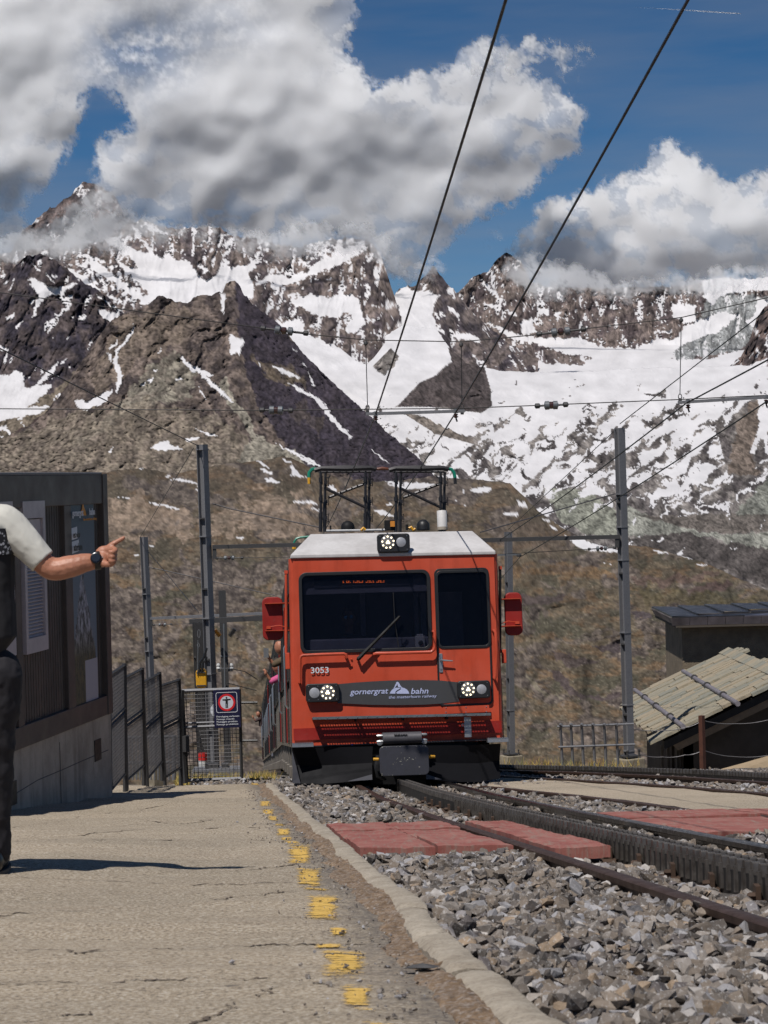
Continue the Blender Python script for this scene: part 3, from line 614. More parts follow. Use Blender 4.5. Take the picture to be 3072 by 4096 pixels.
def cloud(name, x0, x1, y0, y1, polys, holes, dist, seed, thin=(), shade=(), tilt=0.0, ymid=400, dmax=1.0):
    st = 6.0
    xs = np.arange(x0, x1, st); ys = np.arange(y0, y1, st)
    PX, PY = np.meshgrid(xs, ys)
    wx = 34 * fbm(PX / 150, PY / 150, 6, seed, .6); wy = 34 * fbm(PX / 150, PY / 150, 6, seed + 7, .6)
    m = np.zeros(PX.shape)
    for p in polys: m = np.maximum(m, inpoly(PX + wx, PY + wy, p))
    for p in holes: m = np.minimum(m, 1 - inpoly(PX + wx, PY + wy, p).astype(float))
    soft = blur(m, 5); wide = blur(m, 14)
    bil = fbm(PX / 230, PY / 230, 5, seed + 30, .45)
    fine = fbm(PX / 60, PY / 60, 5, seed + 34, .68)
    dens = sm(.18, .72, soft * .7 + wide * .35 + .34 * fine * (1 - np.abs(2 * soft - 1)) + .10 * bil - .02)
    dens = dens * sm(.02, .2, wide); body0 = blur(m, 30)
    for p, k in thin:
        f = blur(inpoly(PX + wx, PY + wy, p).astype(float), 12); dens = dens * (1 - f * k * (1 + .8 * fine).clip(0, 1.3))
    dens = dens * (1 - .42 * sm(-.05, .55, fbm(PX / 170 + wx * .01, PY / 120 + wy * .01, 7, seed + 53, .6)) * sm(.98, .55, body0))
    dens = np.clip(dens - .25 * sm(.1, .6, fbm(PX / 26, PY / 26, 4, seed + 57, .6)) * (1 - soft), 0, 1)
    dens = np.clip(dens, 0, 1) * dmax
    body = blur(m, 22)
    rel = -(body * 105 + 23 * bil + 9 * fbm(PX / 75 + .01 * wx, PY / 75, 5, seed + 41, .55) + 52 * fbm(PX / 480, PY / 480, 3, seed + 47))
    rel += tilt * ((PY - ymid) / 550.0) ** 2
    for (cx, cy, r, h) in shade:
        rel += h * np.exp(-(((PX - cx) / r[0]) ** 2 + ((PY - cy) / r[1]) ** 2))
    rel = blur(rel, 2)
    D = dist + rel
    X, Z = rays_np(PX, PY)
    P = np.stack([X * D, D, Z * D], -1)
    nr, nc = PX.shape; idx = np.arange(nr * nc).reshape(nr, nc)
    q = np.stack([idx[:-1, :-1], idx[1:, :-1], idx[1:, 1:], idx[:-1, 1:]], -1)
    keep = np.maximum(np.maximum(dens[:-1, :-1], dens[1:, :-1]), np.maximum(dens[:-1, 1:], dens[1:, 1:])) > .012
    q = q[keep]
    used = np.unique(q); mp = np.zeros(nr * nc, np.int64); mp[used] = np.arange(len(used))
    me = np_mesh(name, P.reshape(-1, 3)[used], quads=mp[q], mat=CLOUD, attrs={'Dens': ('FLOAT', dens.ravel()[used])})
    return link(name, me, kind='structure')
main_out = [(-500, -500), (1389, -500), (1389, 0), (1408, 120), (1380, 195), (1417, 278), (1454, 370), (1536, 340), (1656, 306), (1777, 278), (1860, 232), (1960, 190), (2018, 139), (2030, 260), (2110, 287), (2180, 330), (2240, 370), (2323, 463), (2314, 574), (2240, 648), (2110, 741),
            (2036, 815), (1888, 861), (1805, 926), (1740, 1010), (1732, 1075), (1640, 1130), (1585, 1120), (1540, 1060), (1503, 1000), (1460, 950), (1322, 945), (1250, 975), (1200, 1015), (1050, 1010), (960, 960), (928, 930), (844, 915), (693, 910), (620, 890), (579, 870), (512, 898), (440, 945),
            (400, 975), (300, 1000), (211, 1013), (90, 1025), (0, 1028), (-500, 1030)]
gap = [(463, 333), (530, 450), (505, 537), (398, 556), (398, 639), (343, 713), (400, 725), (415, 765), (340, 815), (270, 865), (190, 915), (90, 925), (50, 890), (70, 800), (150, 730), (260, 640), (300, 500), (296, 380), (352, 324)]
cloud('cloud_bank', -500, 2500, -500, 1250, [main_out], [gap], 12900, 510, tilt=70, ymid=330,
      thin=[([(350, 140), (700, 100), (760, 250), (640, 330), (480, 360), (340, 320)], .75), ([(700, 60), (1100, 20), (1100, 110), (900, 190), (700, 190)], .45), ([(1800, 100), (2060, 100), (2060, 270), (1850, 300)], .3),
            ([(150, 860), (480, 740), (560, 860), (400, 900), (180, 960)], .18), ([(1580, 960), (1780, 900), (1800, 1100), (1600, 1180)], .45), ([(-200, 760), (160, 760), (160, 940), (-200, 960)], .45)],
      shade=[(1300, 960, (620, 330), 45)])
cloud('cloud_right', 1950, 3600, 480, 1260, [[(2040, 1020), (2092, 926), (2184, 815), (2300, 770), (2416, 741), (2536, 685), (2638, 639), (2612, 574), (2684, 535), (2758, 630), (2860, 704), (2943, 750), (3018, 704), (3110, 685), (3700, 640), (3700, 1125), (3072, 1115), (2900, 1125), (2812, 1130), (2789, 1161),
      (2567, 1184), (2260, 1184), (2130, 1180), (2053, 1150), (1992, 1092), (2000, 1046)]], [], 13350, 540, tilt=110, ymid=780, thin=[([(1980, 980), (2120, 960), (2140, 1180), (1990, 1180)], .5)])
cloud('summit_mist', -300, 3300, 760, 1300, [[(-200, 960), (90, 950), (200, 940), (330, 870), (520, 850), (700, 900), (930, 930), (1150, 935), (1450, 900), (1560, 960), (1640, 1080), (1620, 1150), (1560, 1120), (1490, 1010), (1250, 1020), (1000, 1000), (700, 950), (450, 985), (250, 1030), (-200, 1040)],
      [(1640, 1060), (1760, 1000), (1760, 1110), (1690, 1150)], [(2000, 1010), (2100, 1000), (2500, 1130), (2800, 1090), (3250, 1070), (3250, 1140), (2800, 1165), (2500, 1200), (2150, 1200), (2010, 1120)]], [], 11700, 590, dmax=.62)
# torn wisps above the bank
wisps = []
for cx, cy, rx, ry in ((1900, 220, 45, 60), (2140, 195, 75, 26), (2060, 240, 40, 40), (2260, 230, 40, 55), (2300, 205, 40, 26), (2400, 205, 34, 14), (2345, 350, 18, 20), (2270, 340, 30, 20), (2420, 500, 30, 22), (1960, 960, 40, 30), (1545, 270, 22, 22)):
    wisps.append([(cx + rx * 1.2 * math.cos(a) * (1 + .3 * math.sin(3 * a + cx)), cy + ry * 1.2 * math.sin(a)) for a in np.linspace(0, 2 * math.pi, 14)[:-1]])
cloud('cloud_wisps', 1400, 2600, 60, 1100, wisps, [], 9500, 560)

m = MB(); p0, p1 = at(2965, 55, 30000), at(2540, 28, 31000); m.tube([p0, p0.lerp(p1, .03), p0.lerp(p1, .4), p1], [2, 7, 10, 3], 8)
o = m.build('contrail', cb.m, None); tag(o, 'short white contrail high in the blue sky at top right', 'contrail')
a_ = o.data.attributes.new('Dens', 'FLOAT', 'POINT'); a_.data.foreach_set('value', np.repeat([.8, .45, .3, .05], 8).astype(np.float32))
# ================================================================== near ground, platform, tracks
def xk(Y): return float(np.interp(Y, _ky, _kx))
_kp = [gnd(*p) for p in ((2020, 4096), (1854, 3945), (1702, 3794), (1551, 3602), (1500, 3566), (1392, 3457), (1293, 3365), (1229, 3307), (1162, 3240), (1100, 3185), (1062, 3146))]
_ky = [0.0] + [p.y for p in _kp]; _kx = [_kp[0].x + .4] + [p.x for p in _kp]
_ky.append(40.0); _kx.append(_kx[-1] - .066 * (40 - _ky[-2]))

def ground_z(X, Y):
    z = np.where(Y < 36, -(0.6 + 0.12 * np.maximum(Y, -2)), -(0.1367 * Y)) - 0.13
    xc = np.interp(Y, _cy, _cx)
    l = np.maximum(0, (xc - 2.3) - X); z = z - np.where(Y > 29.5, np.minimum(l, (Y - 29.5) * .8 + .3) * .75 + .0 * l, 0) - np.where(Y > 31, l * .25, 0)
    r = np.maximum(0, X - (xc + 6.6)); z = z - np.where(Y > 33, r * .45, 0)
    z = z - np.where(Y > 40, 0.05, 0)
    z = np.where(Y > 115, -15.8 - (Y - 115) * .55 - .0 * X, z)
    return np.maximum(z, -395 + 0 * X)
def sheet(name, X, Y, zf, mat, smooth=True, **props):
    GX, GY = np.meshgrid(X, Y); Z = zf(GX, GY)
    nr, nc = GX.shape; idx = np.arange(nr * nc).reshape(nr, nc)
    q = np.stack([idx[:-1, :-1], idx[:-1, 1:], idx[1:, 1:], idx[1:, :-1]], -1).reshape(-1, 4)
    return link(name, np_mesh(name, np.stack([GX, GY, Z], -1).reshape(-1, 3), quads=q, mat=mat, smooth=smooth), **props)
def ground_mat():
    b = MatB('stony ground')
    pos = b.N('ShaderNodeNewGeometry').outputs['Position']
    n = b.noise(0.9, 7, 0.65, src=pos); n2 = b.noise(14, 5, 0.7, src=pos); n3 = b.noise(60, 3, 0.6, src=pos)
    c = b.mix(b.rng(n, .4, .6), (0.16, 0.13, 0.10), (0.24, 0.20, 0.15))
    c = b.mix(b.rng(n2, .45, .62, 0, .7), c, (0.25, 0.235, 0.22))
    c = b.mix(b.rng(n3, .5, .7, 0, .6), c, (0.09, 0.08, 0.07))
    b.set('Base Color', c).set('Roughness', .95); b.bump(n2, .7, .05)
    return b.m
M_GROUND = ground_mat()
gx = np.unique(np.concatenate([np.linspace(-12, 16, 113), np.array([-900, -400, -200, -100, -60, -40, -30, -20, -16, 20, 24, 30, 40, 60, 100, 200, 400, 900.])]))
gy = np.unique(np.concatenate([np.linspace(-6, 60, 133), np.linspace(60, 120, 31), np.linspace(120, 900, 27), np.array([1100, 1400, 1800, 2200, 2600.])]))
def gz_full(X, Y):
    z = ground_z(X, Y)
    f = np.clip((Y - 25) / 10, 0, 1) * np.clip((Y - 20) / 400 + .15, 0.15, 1)
    return z + .25 * f * fbm(X / 3.5, Y / 3.5, 5, 5) * (np.abs(X - np.interp(Y, _cy, _cx) - 2) > 5) - .06 * np.abs(fbm(X / .8, Y / .8, 3, 8))
sheet('ground', gx, gy, gz_full, M_GROUND, kind='structure')

# ---- platform asphalt
def asphalt_mat(name, tone=1.0):
    b = MatB(name)
    pos = b.N('ShaderNodeNewGeometry').outputs['Position']
    big = b.noise(.55, 6, .6, src=pos, stretch=(.9, 1.1, 1)); agg = b.noise(75, 5, .8, src=pos); mid = b.noise(9, 6, .65, src=pos, stretch=(.5, 1, 1))
    band = b.noise(1.15, 8, .62, src=pos, stretch=(.30, 1.25, 1), dist=.9)
    c = b.mix(b.rng(big, .38, .62), (.30 * tone, .245 * tone, .175 * tone), (.39 * tone, .315 * tone, .225 * tone))
    c = b.mix(b.rng(mid, .45, .72, 0, .25), c, (.20 * tone, .155 * tone, .105 * tone))
    c = b.mix(b.rng(agg, .515, .575, 0, .75), c, (.50, .45, .38))
    c = b.mix(b.rng(agg, .475, .41, 0, .75), c, (.10, .085, .075))
    crack = b.math('ABSOLUTE', b.math('SUBTRACT', band, .5))
    ck = b.math('MULTIPLY', b.rng(crack, .011, .0, 0, 1, True), b.rng(b.noise(2.2, 4, .6, src=pos), .44, .58))
    crack2 = b.math('ABSOLUTE', b.math('SUBTRACT', b.noise(.9, 6, .6, src=pos, stretch=(.3, 1.1, 1), dist=.3), .47))
    ck2 = b.math('MULTIPLY', b.rng(crack2, .03, 0, 0, .40, True), b.rng(mid, .4, .6, .3, 1))
    c = b.mix(b.math('MULTIPLY', ck2, .35), c, (.17, .13, .10)); ck = b.math('MULTIPLY', ck, .12)
    spot = b.N('ShaderNodeTexVoronoi'); spot.inputs['Scale'].default_value = 2.6; b.l.new(pos, spot.inputs['Vector'])
    c = b.mix(b.rng(spot.outputs['Distance'], .07, .035, 0, .7), c, (.05, .045, .045))
    ea = b.N('ShaderNodeAttribute'); ea.attribute_name = 'Kerb'; ke = b.math('MULTIPLY', b.rng(b.math('ADD', ea.outputs['Fac'], b.math('MULTIPLY', mid, .5)), .75, 1.15), b.rng(b.noise(40, 4, .7, src=pos), .3, .6, .2, 1))
    c = b.mix(ke, c, (.095, .085, .080))
    b.set('Base Color', c).set('Roughness', .92).set('Specular IOR Level', .25)
    h = b.math('SUBTRACT', b.math('MULTIPLY', agg, .35), b.math('MULTIPLY', b.math('ADD', ck, b.math('MULTIPLY', ck2, .4)), 1.2)); b.bump(h, .8, .010)
    return b.m
M_ASPH = asphalt_mat('weathered asphalt')
U_ = np.linspace(0, 1, 150) ** 1.0; YY = np.concatenate([np.linspace(-3, 2, 12)[:-1], np.linspace(2, 27.6, 520)])
KX = np.interp(YY, _ky, _kx)
GXp = -9 + (KX[:, None] + 9) * (1 - (1 - U_[None, :]) ** 1.6); GYp = np.repeat(YY[:, None], len(U_), 1)
GYp = GYp + np.clip((GYp - 26.6), 0, 1) * (.25 * fbm(GXp * 1.3, GYp * 0, 3, 3))
def xfall(X, Y): return .046 * np.clip((-X - .9) / .8, 0, 1) * sm(5, 8, Y) * sm(15, 11, Y)
wav = .009 * fbm(GXp / 1.4, GYp / .28, 5, 61, .55) + .022 * fbm(GXp / 2.6, GYp / 1.1, 3, 66)
edge = np.clip((KX[:, None] - GXp) / .25, 0, 1)
wav = wav - .012 * (1 - edge) + .006 * (1 - edge) * fbm(GXp / .07, GYp / .07, 3, 69)
Zp = -(0.6 + 0.12 * np.maximum(GYp, -2)) + wav + xfall(GXp, GYp) - .5 * np.clip(GYp - 27.1, 0, 2)
ii = np.arange(Zp.size).reshape(Zp.shape)
q = np.stack([ii[:-1, :-1], ii[:-1, 1:], ii[1:, 1:], ii[1:, :-1]], -1).reshape(-1, 4)
link('platform', np_mesh('platform', np.stack([GXp, GYp, Zp], -1).reshape(-1, 3), quads=q, mat=M_ASPH, attrs={'Kerb': ('FLOAT', np.clip(1 - (KX[:, None] - GXp) / .55, 0, 1).ravel())}), kind='structure')
def plat_z(X, Y):
    kx = np.interp(Y, _ky, _kx); e = np.clip((kx - X) / .25, 0, 1)
    return -(0.6 + 0.12 * Y) + xfall(X, Y) + .009 * fbm(X / 1.4, Y / .28, 5, 61, .55) + .022 * fbm(X / 2.6, Y / 1.1, 3, 66) - .012 * (1 - e) + .006 * (1 - e) * fbm(X / .07, Y / .07, 3, 69)

# ---- cracks across the asphalt
cm = MB(); rc = random.Random(12)
for L in ([(30, 437), (400, 440), (700, 425), (1000, 412), (1350, 405)], [(40, 398), (400, 385), (800, 362), (1150, 350), (1300, 352)], [(-60, 748), (400, 728), (800, 690), (1100, 665), (1330, 650)], [(-60, 1048), (300, 1035), (700, 1010), (1000, 995), (1180, 1000)],
          [(530, 880), (800, 858), (1000, 832), (1200, 820), (1659, 815)], [(850, 1215), (1000, 1120), (1150, 1070), (1270, 1030), (1500, 1035), (1700, 1052)], [(50, 345), (250, 325), (420, 290), (560, 265), (850, 228)], [(-60, 612), (500, 600), (1000, 590), (1300, 585)],
          [(900, 550), (1150, 525), (1300, 505)], [(40, 582), (300, 575), (420, 566)], [(60, 1200), (250, 1170), (440, 1148)], [(580, 320), (800, 325), (950, 310)], [(300, 905), (520, 882)], [(1000, 745), (1250, 738), (1500, 742)], [(500, 205), (700, 190), (900, 186)], [(-60, 900), (200, 893), (330, 899)]):
    P = [gnd(.904 * x, 3000 + .904 * y) for x, y in L]; n = 140; vs = []
    for i in range(n + 1):
        s_ = i / n * (len(P) - 1); k = min(int(s_), len(P) - 2); p = P[k].lerp(P[k + 1], s_ - k); t = (P[k + 1] - P[k]).normalized(); nn = Vector((-t.y, t.x, 0))
        o = float(fbm(np.array(p.x * 8), np.array(p.y * 8), 6, 88, .62)) * .05; w = max(.0008, .0030 + .011 * float(fbm(np.array(p.x * 7), np.array(p.y * 2), 3, 89))) * min(1, i / 4, (n - i) / 4 + .01)
        for sg in (-1, 1):
            q = p + nn * (o + sg * w); q.z = float(plat_z(np.array(q.x), np.array(q.y))) + .0028; vs.append(q)
    cm.add(vs, [(2 * i, 2 * i + 1, 2 * i + 3, 2 * i + 2) for i in range(n)])
oc = cm.build('asphalt_cracks', simple('dirt filled crack', (.13, .098, .070), .95, 0, .5, 5), None); oc['kind'] = 'stuff'
# ---- dirt along the kerb
YD = np.linspace(2.5, 26.5, 900); kd = np.interp(YD, _ky, _kx)
wd = (.085 + .08 * fbm(YD / .9, YD * 0, 4, 71)).clip(.03, .3) * np.interp(YD, [3, 8, 26], [1.1, 1, 1.0])
Vd = np.linspace(0, 1, 14)
GXd = kd[:, None] - wd[:, None] * Vd[None, :] + .004; GYd = np.repeat(YD[:, None], 14, 1)
Zd = plat_z(GXd, GYd) + .014 * (1 - Vd[None, :] ** 2) * (1 + .7 * fbm(GXd / .05, GYd / .07, 3, 74)) + .0035 - .012 * (Vd[None, :] > .93)
ii = np.arange(Zd.size).reshape(Zd.shape)
b = MatB('brown dirt'); pos = b.N('ShaderNodeNewGeometry').outputs['Position']
dn = b.noise(26, 6, .7, src=pos); c = b.mix(b.rng(dn, .35, .65), (.11, .068, .038), (.27, .185, .115)); c = b.mix(b.rng(b.noise(60, 4, .75, src=pos), .50, .62, 0, .8), c, (.34, .29, .25)); c = b.mix(b.rng(b.noise(35, 4, .75, src=pos), .56, .66, 0, .8), c, (.07, .055, .045))
b.set('Base Color', c).set('Roughness', 1.0); b.bump(dn, .8, .02)
link('kerb_dirt', np_mesh('kerb_dirt', np.stack([GXd, GYd, Zd], -1).reshape(-1, 3), quads=np.stack([ii[:-1, :-1], ii[1:, :-1], ii[1:, 1:], ii[:-1, 1:]], -1).reshape(-1, 4), mat=b.m), kind='stuff')

# ---- yellow safety line, worn to patches
b = MatB('worn yellow paint'); pos = b.N('ShaderNodeNewGeometry').outputs['Position']
wn_ = b.noise(13, 8, .78, src=pos, stretch=(.5, 2.4, 1)); wn2 = b.noise(70, 3, .7, src=pos)
b.set('Base Color', b.mix(b.rng(wn2, .3, .7), (.55, .33, .06), (.70, .46, .12))).set('Roughness', .8)
att = b.N('ShaderNodeAttribute'); att.attribute_name = 'Edge'
ws_ = b.noise(55, 4, .7, src=pos, stretch=(.16, 2.0, 1))
al = b.math('GREATER_THAN', b.math('ADD', b.math('ADD', b.math('ADD', wn_, b.math('MULTIPLY', b.math('SUBTRACT', ws_, .5), .75)), b.math('MULTIPLY', wn2, .28)), b.math('MULTIPLY', att.outputs['Fac'], .30)), .852)
b.set('Alpha', al)
M_YEL = b.m
line = link('platform_line', None, kind='structure') if False else bpy.data.objects.new('platform_line', None)
COL.objects.link(line); line['kind'] = 'structure'
def K77(x, y): return (.904 * x, 3000 + .904 * y)
for (x0, x1, y0, y1) in ((1105, 1150, 143, 162), (1142, 1207, 224, 254), (1152, 1220, 258, 288), (1178, 1236, 290, 310), (1205, 1268, 313, 347), (1212, 1295, 352, 376), (1232, 1300, 380, 408), (1248, 1335, 414, 428), (1262, 1390, 430, 512), (1298, 1438, 518, 606), (1330, 1468, 606, 652),
                         (1338, 1515, 656, 764), (1445, 1545, 772, 795), (1370, 1540, 815, 845), (1395, 1640, 852, 1012), (1490, 1660, 1035, 1150), (1600, 1790, 1190, 1230)):
    a = gnd(*K77(x0, y1)); c = gnd(*K77(x1, y1)); d = gnd(*K77(x1, y0)); e = gnd(*K77(x0, y0))
    nx, ny = 10, 16
    u, v = np.meshgrid(np.linspace(0, 1, nx), np.linspace(0, 1, ny))
    X = (a.x * (1 - u) + c.x * u) * (1 - v) + (e.x * (1 - u) + d.x * u) * v
    Y = (a.y * (1 - u) + c.y * u) * (1 - v) + (e.y * (1 - u) + d.y * u) * v
    ed = np.minimum(np.minimum(u, 1 - u) * 3, np.minimum(v, 1 - v) * 4).clip(0, 1)
    ii = np.arange(u.size).reshape(u.shape)
    me = np_mesh('dash', np.stack([X, Y, plat_z(X, Y) + .004], -1).reshape(-1, 3), quads=np.stack([ii[:-1, :-1], ii[:-1, 1:], ii[1:, 1:], ii[1:, :-1]], -1).reshape(-1, 4), mat=M_YEL, attrs={'Edge': ('FLOAT', ed.ravel())})
    link('dash', me, line)

# ---- kerb of single stones
kerb = bpy.data.objects.new('kerb', None); COL.objects.link(kerb); kerb['kind'] = 'structure'
b = MatB('kerb stone'); pos = b.N('ShaderNodeNewGeometry').outputs['Position']
k1 = b.noise(7, 7, .68, src=pos); k2 = b.noise(80, 4, .7, src=pos)
c = b.mix(b.rng(k1, .35, .65), (.27, .225, .17), (.42, .365, .29)); c = b.mix(b.rng(k2, .52, .68, 0, .6), c, (.12, .10, .085)); c = b.mix(b.rng(k2, .45, .3, 0, .5), c, (.46, .42, .36))
b.set('Base Color', c).set('Roughness', .93); b.bump(b.math('ADD', k2, b.math('MULTIPLY', k1, 2.0)), .5, .006); M_KERB = b.m
yy = 1.5; rk = random.Random(5)
while yy < 26.6:
    L = rk.uniform(.82, 1.05); y1 = min(yy + L, 27.0)
    ys = np.linspace(yy + .006, y1 - .006, 22)
    prof = [(-.004, -.22), (-.004, .0), (.012, .014), (.045, .020), (.088, .019), (.100, .011), (.104, -.02), (.106, -.22)]
    vs = []; jx, jz = rk.uniform(-.006, .006), rk.uniform(-.008, .006)
    for i, Y in enumerate(ys):
        kx = xk(Y); endr = .012 * (max(0, 1 - i / 1.2) + max(0, 1 - (21 - i) / 1.2))
        for j, (px_, pz_) in enumerate(prof):
            n = float(fbm(np.array(px_ * 30.), np.array(Y * 9.), 3, 81)) * .0035 + float(pn(np.array(px_ * 8), np.array(Y * 2.2), 85)) * .003
            vs.append((kx + px_ + jx + (n if j in (0, 1, 6, 7, 5) else 0), Y, -(0.6 + .12 * Y) + pz_ + jz + (n * 1.3 if 0 < j < 7 else 0) - (endr if 0 < j < 7 else 0)))
    m = len(prof); qs = [(i * m + j, i * m + j + 1, (i + 1) * m + j + 1, (i + 1) * m + j) for i in range(21) for j in range(m - 1)]
    mbk = MB(); mbk.add(vs, qs, True); mbk.f += [tuple(range(m)), tuple(21 * m + j for j in range(m))[::-1]]; mbk.sm += [False, False]
    mbk.build('kerb_stone', M_KERB, kerb); yy = y1

# ---- rails, rack rails
M_RUST = simple('rusty rail steel', (.075, .040, .026), .55, .35, .4, 14, .3, 120, .002, spec=.5)
M_RAILTOP = simple('dark worn rail steel', (.028, .025, .025), .30, .8, .3, 20, .15, 90, .001)
M_RACK = simple('grey rack steel with painted highlight', (.15, .137, .125), .34, .5, .5, 16, .3, 70, .002, col2=(.055, .045, .038))  # teeth and ribs lighter grey, their highlights put into the colour
M_RACKD = simple('dark rack bar with painted gap shade', (.030, .026, .023), .6, .2, .4, 16)  # near-black bar, shade of the tooth gaps put into the colour
M_SLEEP = simple('rusted sleeper steel', (.085, .05, .032), .8, .2, .4, 8, .4, 60, .004)
RP = [(-.05, -.135), (.05, -.135), (.05, -.125), (.01, -.112), (.009, -.04), (.033, -.030), (.035, -.006), (.027, .0), (-.027, .0), (-.035, -.006), (-.033, -.030), (-.009, -.04), (-.01, -.112), (-.05, -.125)]
def sweep(prof, pts, name, mat, parent=None):
    """pts: world points on the rail-head centre line"""
    mbx = MB(); vs = []; m = len(prof)
    for i, p in enumerate(pts):
        a = pts[max(i - 1, 0)]; c = pts[min(i + 1, len(pts) - 1)]; t = (Vector(c) - Vector(a)).normalized()
        s = t.cross(Vector((0, 0, 1))).normalized(); u = s.cross(t)
        for (x, z) in prof: vs.append(Vector(p) + s * x + u * z)
    qs = [(i * m + j, i * m + (j + 1) % m, (i + 1) * m + (j + 1) % m, (i + 1) * m + j) for i in range(len(pts) - 1) for j in range(m)]
    mbx.add(vs, qs, True); mbx.f += [tuple(range(m))[::-1], tuple((len(pts) - 1) * m + j for j in range(m))]; mbx.sm += [False, False]
    return mbx.build(name, mat, parent)
ysr = [2.5 + .5 * i for i in range(55)] + [30 + 2 * i for i in range(1, 44)]
def tpt(off, Y, up=0.012):
    return Vector((XC(Y) + off, Y + off * .08, G0(Y) + up))
def track_root(name, label):
    o = thing(name, label, 'railway track', (0, 0, 0)); return o
tr1 = track_root('railway_track', 'metre gauge track with toothed rack running under the red train')
sweep(RP, [tpt(-.52, y) for y in ysr], 'rail', M_RUST, tr1)['label'] = 'rusty brown rail nearest the platform'
sweep(RP, [tpt(.52, y) for y in ysr], 'rail', M_RAILTOP, tr1)['label'] = 'dark rail on the far side of the rack'
def rack(parent, pts_fn, y0, y1, pitch=.12, top=.062, ribs=True):
    """two toothed bars side by side"""
    for k, off in enumerate((-.035, .035)):
        m = MB(); y = y0; hw = .0125
        Yl = [y0 + .5 * i for i in range(int((y1 - y0) / .5) + 1)]
        vs = []
        for Y in Yl:
            for (dx, dz) in ((-hw, -.095), (hw, -.095), (hw, top - .05), (-hw, top - .05)): vs.append(pts_fn(off + dx, Y, dz))
        m.add(vs, [(i * 4 + j, i * 4 + (j + 1) % 4, i * 4 + 4 + (j + 1) % 4, i * 4 + 4 + j) for i in range(len(Yl) - 1) for j in range(4)])
        m.build('rack_bar', M_RACKD, parent); m = MB()
        y = y0 + (.06 if k else 0)
        while y < y1 - .1:
            a, bb = y, y + pitch * .50
            m.add([pts_fn(off + dx, Y, dz) for dx in (-hw - .003, hw + .003) for (Y, dz) in ((a, top - .052), (a + .012, top - .006), (a + .018, top), (bb - .018, top), (bb - .012, top - .006), (bb, top - .052))],
                  [(0, 1, 2, 3, 4, 5), (11, 10, 9, 8, 7, 6), (0, 6, 7, 1), (1, 7, 8, 2), (2, 8, 9, 3), (3, 9, 10, 4), (4, 10, 11, 5)])
            if ribs and y < 18:
                sgn = -1 if off < 0 else 1
                m.add([pts_fn(off + sgn * dx, Y, dz) for dx, Y in ((hw, a + .006), (hw + .011, a + .016), (hw + .011, bb - .016), (hw, bb - .006)) for dz in (-.075, top - .030)],
                      [(0, 1, 3, 2), (2, 3, 5, 4), (4, 5, 7, 6), (0, 2, 4, 6), (1, 7, 5, 3)])
            y += pitch
        o = m.build('rack_teeth', M_RACK, parent); o['kind'] = 'stuff'
rack(tr1, tpt, 4.5, 31)
y = 4.6
while y < 21:                                        # rack chairs and steel sleepers
    m = MB()
    p = tpt(0, y, -.10); m.box(p, (.20, .07, .03)); m.box(p + Vector((-.075, 0, .045)), (.02, .06, .075)); m.box(p + Vector((.075, 0, .045)), (.02, .06, .075))
    m.lathe([(.014, 0), (.014, .02), (.009, .03)], p + Vector((-.086, -.018, .045)), (-1, 0, 0), 6); m.lathe([(.014, 0), (.014, .02)], p + Vector((-.086, .02, .03)), (-1, 0, 0), 6)
    m.build('rack_chair', M_SLEEP, tr1)
    s = MB(); c0 = tpt(0, y, -.11)
    s.prism([c0 + Vector((-.9, -.11, -.05)), c0 + Vector((-.9, -.05, .035)), c0 + Vector((-.9, .05, .035)), c0 + Vector((-.9, .11, -.05))], (1.8, 0, 0)); s.build('sleeper', M_SLEEP, tr1)
    y += .72
# second track, curving off to the right beyond the asphalt strip
A_ = [gnd(1932, 3143), gnd(2300, 3180), gnd(2560, 3209), gnd(2800, 3244), gnd(2950, 3256), gnd(3200, 3270)]
B_ = [gnd(1980, 3104), gnd(2300, 3122), gnd(2700, 3147), gnd(3072, 3178), gnd(3300, 3205)]
C_ = [gnd(1960, 3086), gnd(2300, 3096), gnd(2700, 3114), gnd(3072, 3139), gnd(3350, 3165)]
tr0 = thing('siding_rail', 'single rusty rail along the near edge of the asphalt strip', 'rail', (0, 0, 0))
sweep(RP, A_, 'rail', M_RUST, tr0)
tr2 = track_root('railway_track', 'second rack track beyond the asphalt strip at right')
sweep(RP, [p + Vector((0, 0, .012)) for p in B_], 'rail', M_RUST, tr2)
sweep(RP, [p + Vector((0, 0, .03)) for p in C_], 'rail', M_RUST, tr2)
cs = [p.copy() for p in C_]
def t2(off, s, up):
    # s along C_, metres
    acc = 0
    for i in range(len(cs) - 1):
        d = (cs[i + 1] - cs[i]); L = d.length
        if s <= acc + L or i == len(cs) - 2:
            t = d / L; n = Vector((t.y, -t.x, 0)) * (-1 if t.y < 0 else 1); n = Vector((abs(n.x), abs(n.y) if n.x * n.y > 0 else -abs(n.y), 0)) if False else n
            return cs[i] + t * (s - acc) + Vector((.42, .30, 0)) + n.normalized() * off + Vector((0, 0, up - .035))
        acc += L
tot = sum((cs[i + 1] - cs[i]).length for i in range(len(cs) - 1))
rack(tr2, t2, -4.0, tot - .2, top=.085, ribs=False)

# asphalt strip between the tracks
m = MB(); NB = 24
def along(L, t):
    s = t * (len(L) - 1); i = min(int(s), len(L) - 2); return L[i].lerp(L[i + 1], s - i)
vs = []
for i in range(NB + 1):
    t = i / NB; a = along(A_, t); c = along(B_, t)
    a = a + Vector((.05, .02, -.008)); c = c + Vector((-.05, -.02, -.008))
    for j in range(9): vs.append(a.lerp(c, j / 8) + Vector((0, 0, .006 * math.sin(i * 1.7 + j * 2.1))))
m.add(vs, [(i * 9 + j, i * 9 + j + 1, i * 9 + 10 + j, i * 9 + 9 + j) for i in range(NB) for j in range(8)], True)
m.build('walkway_strip', asphalt_mat('pale asphalt', 1.12), None, kind='structure')

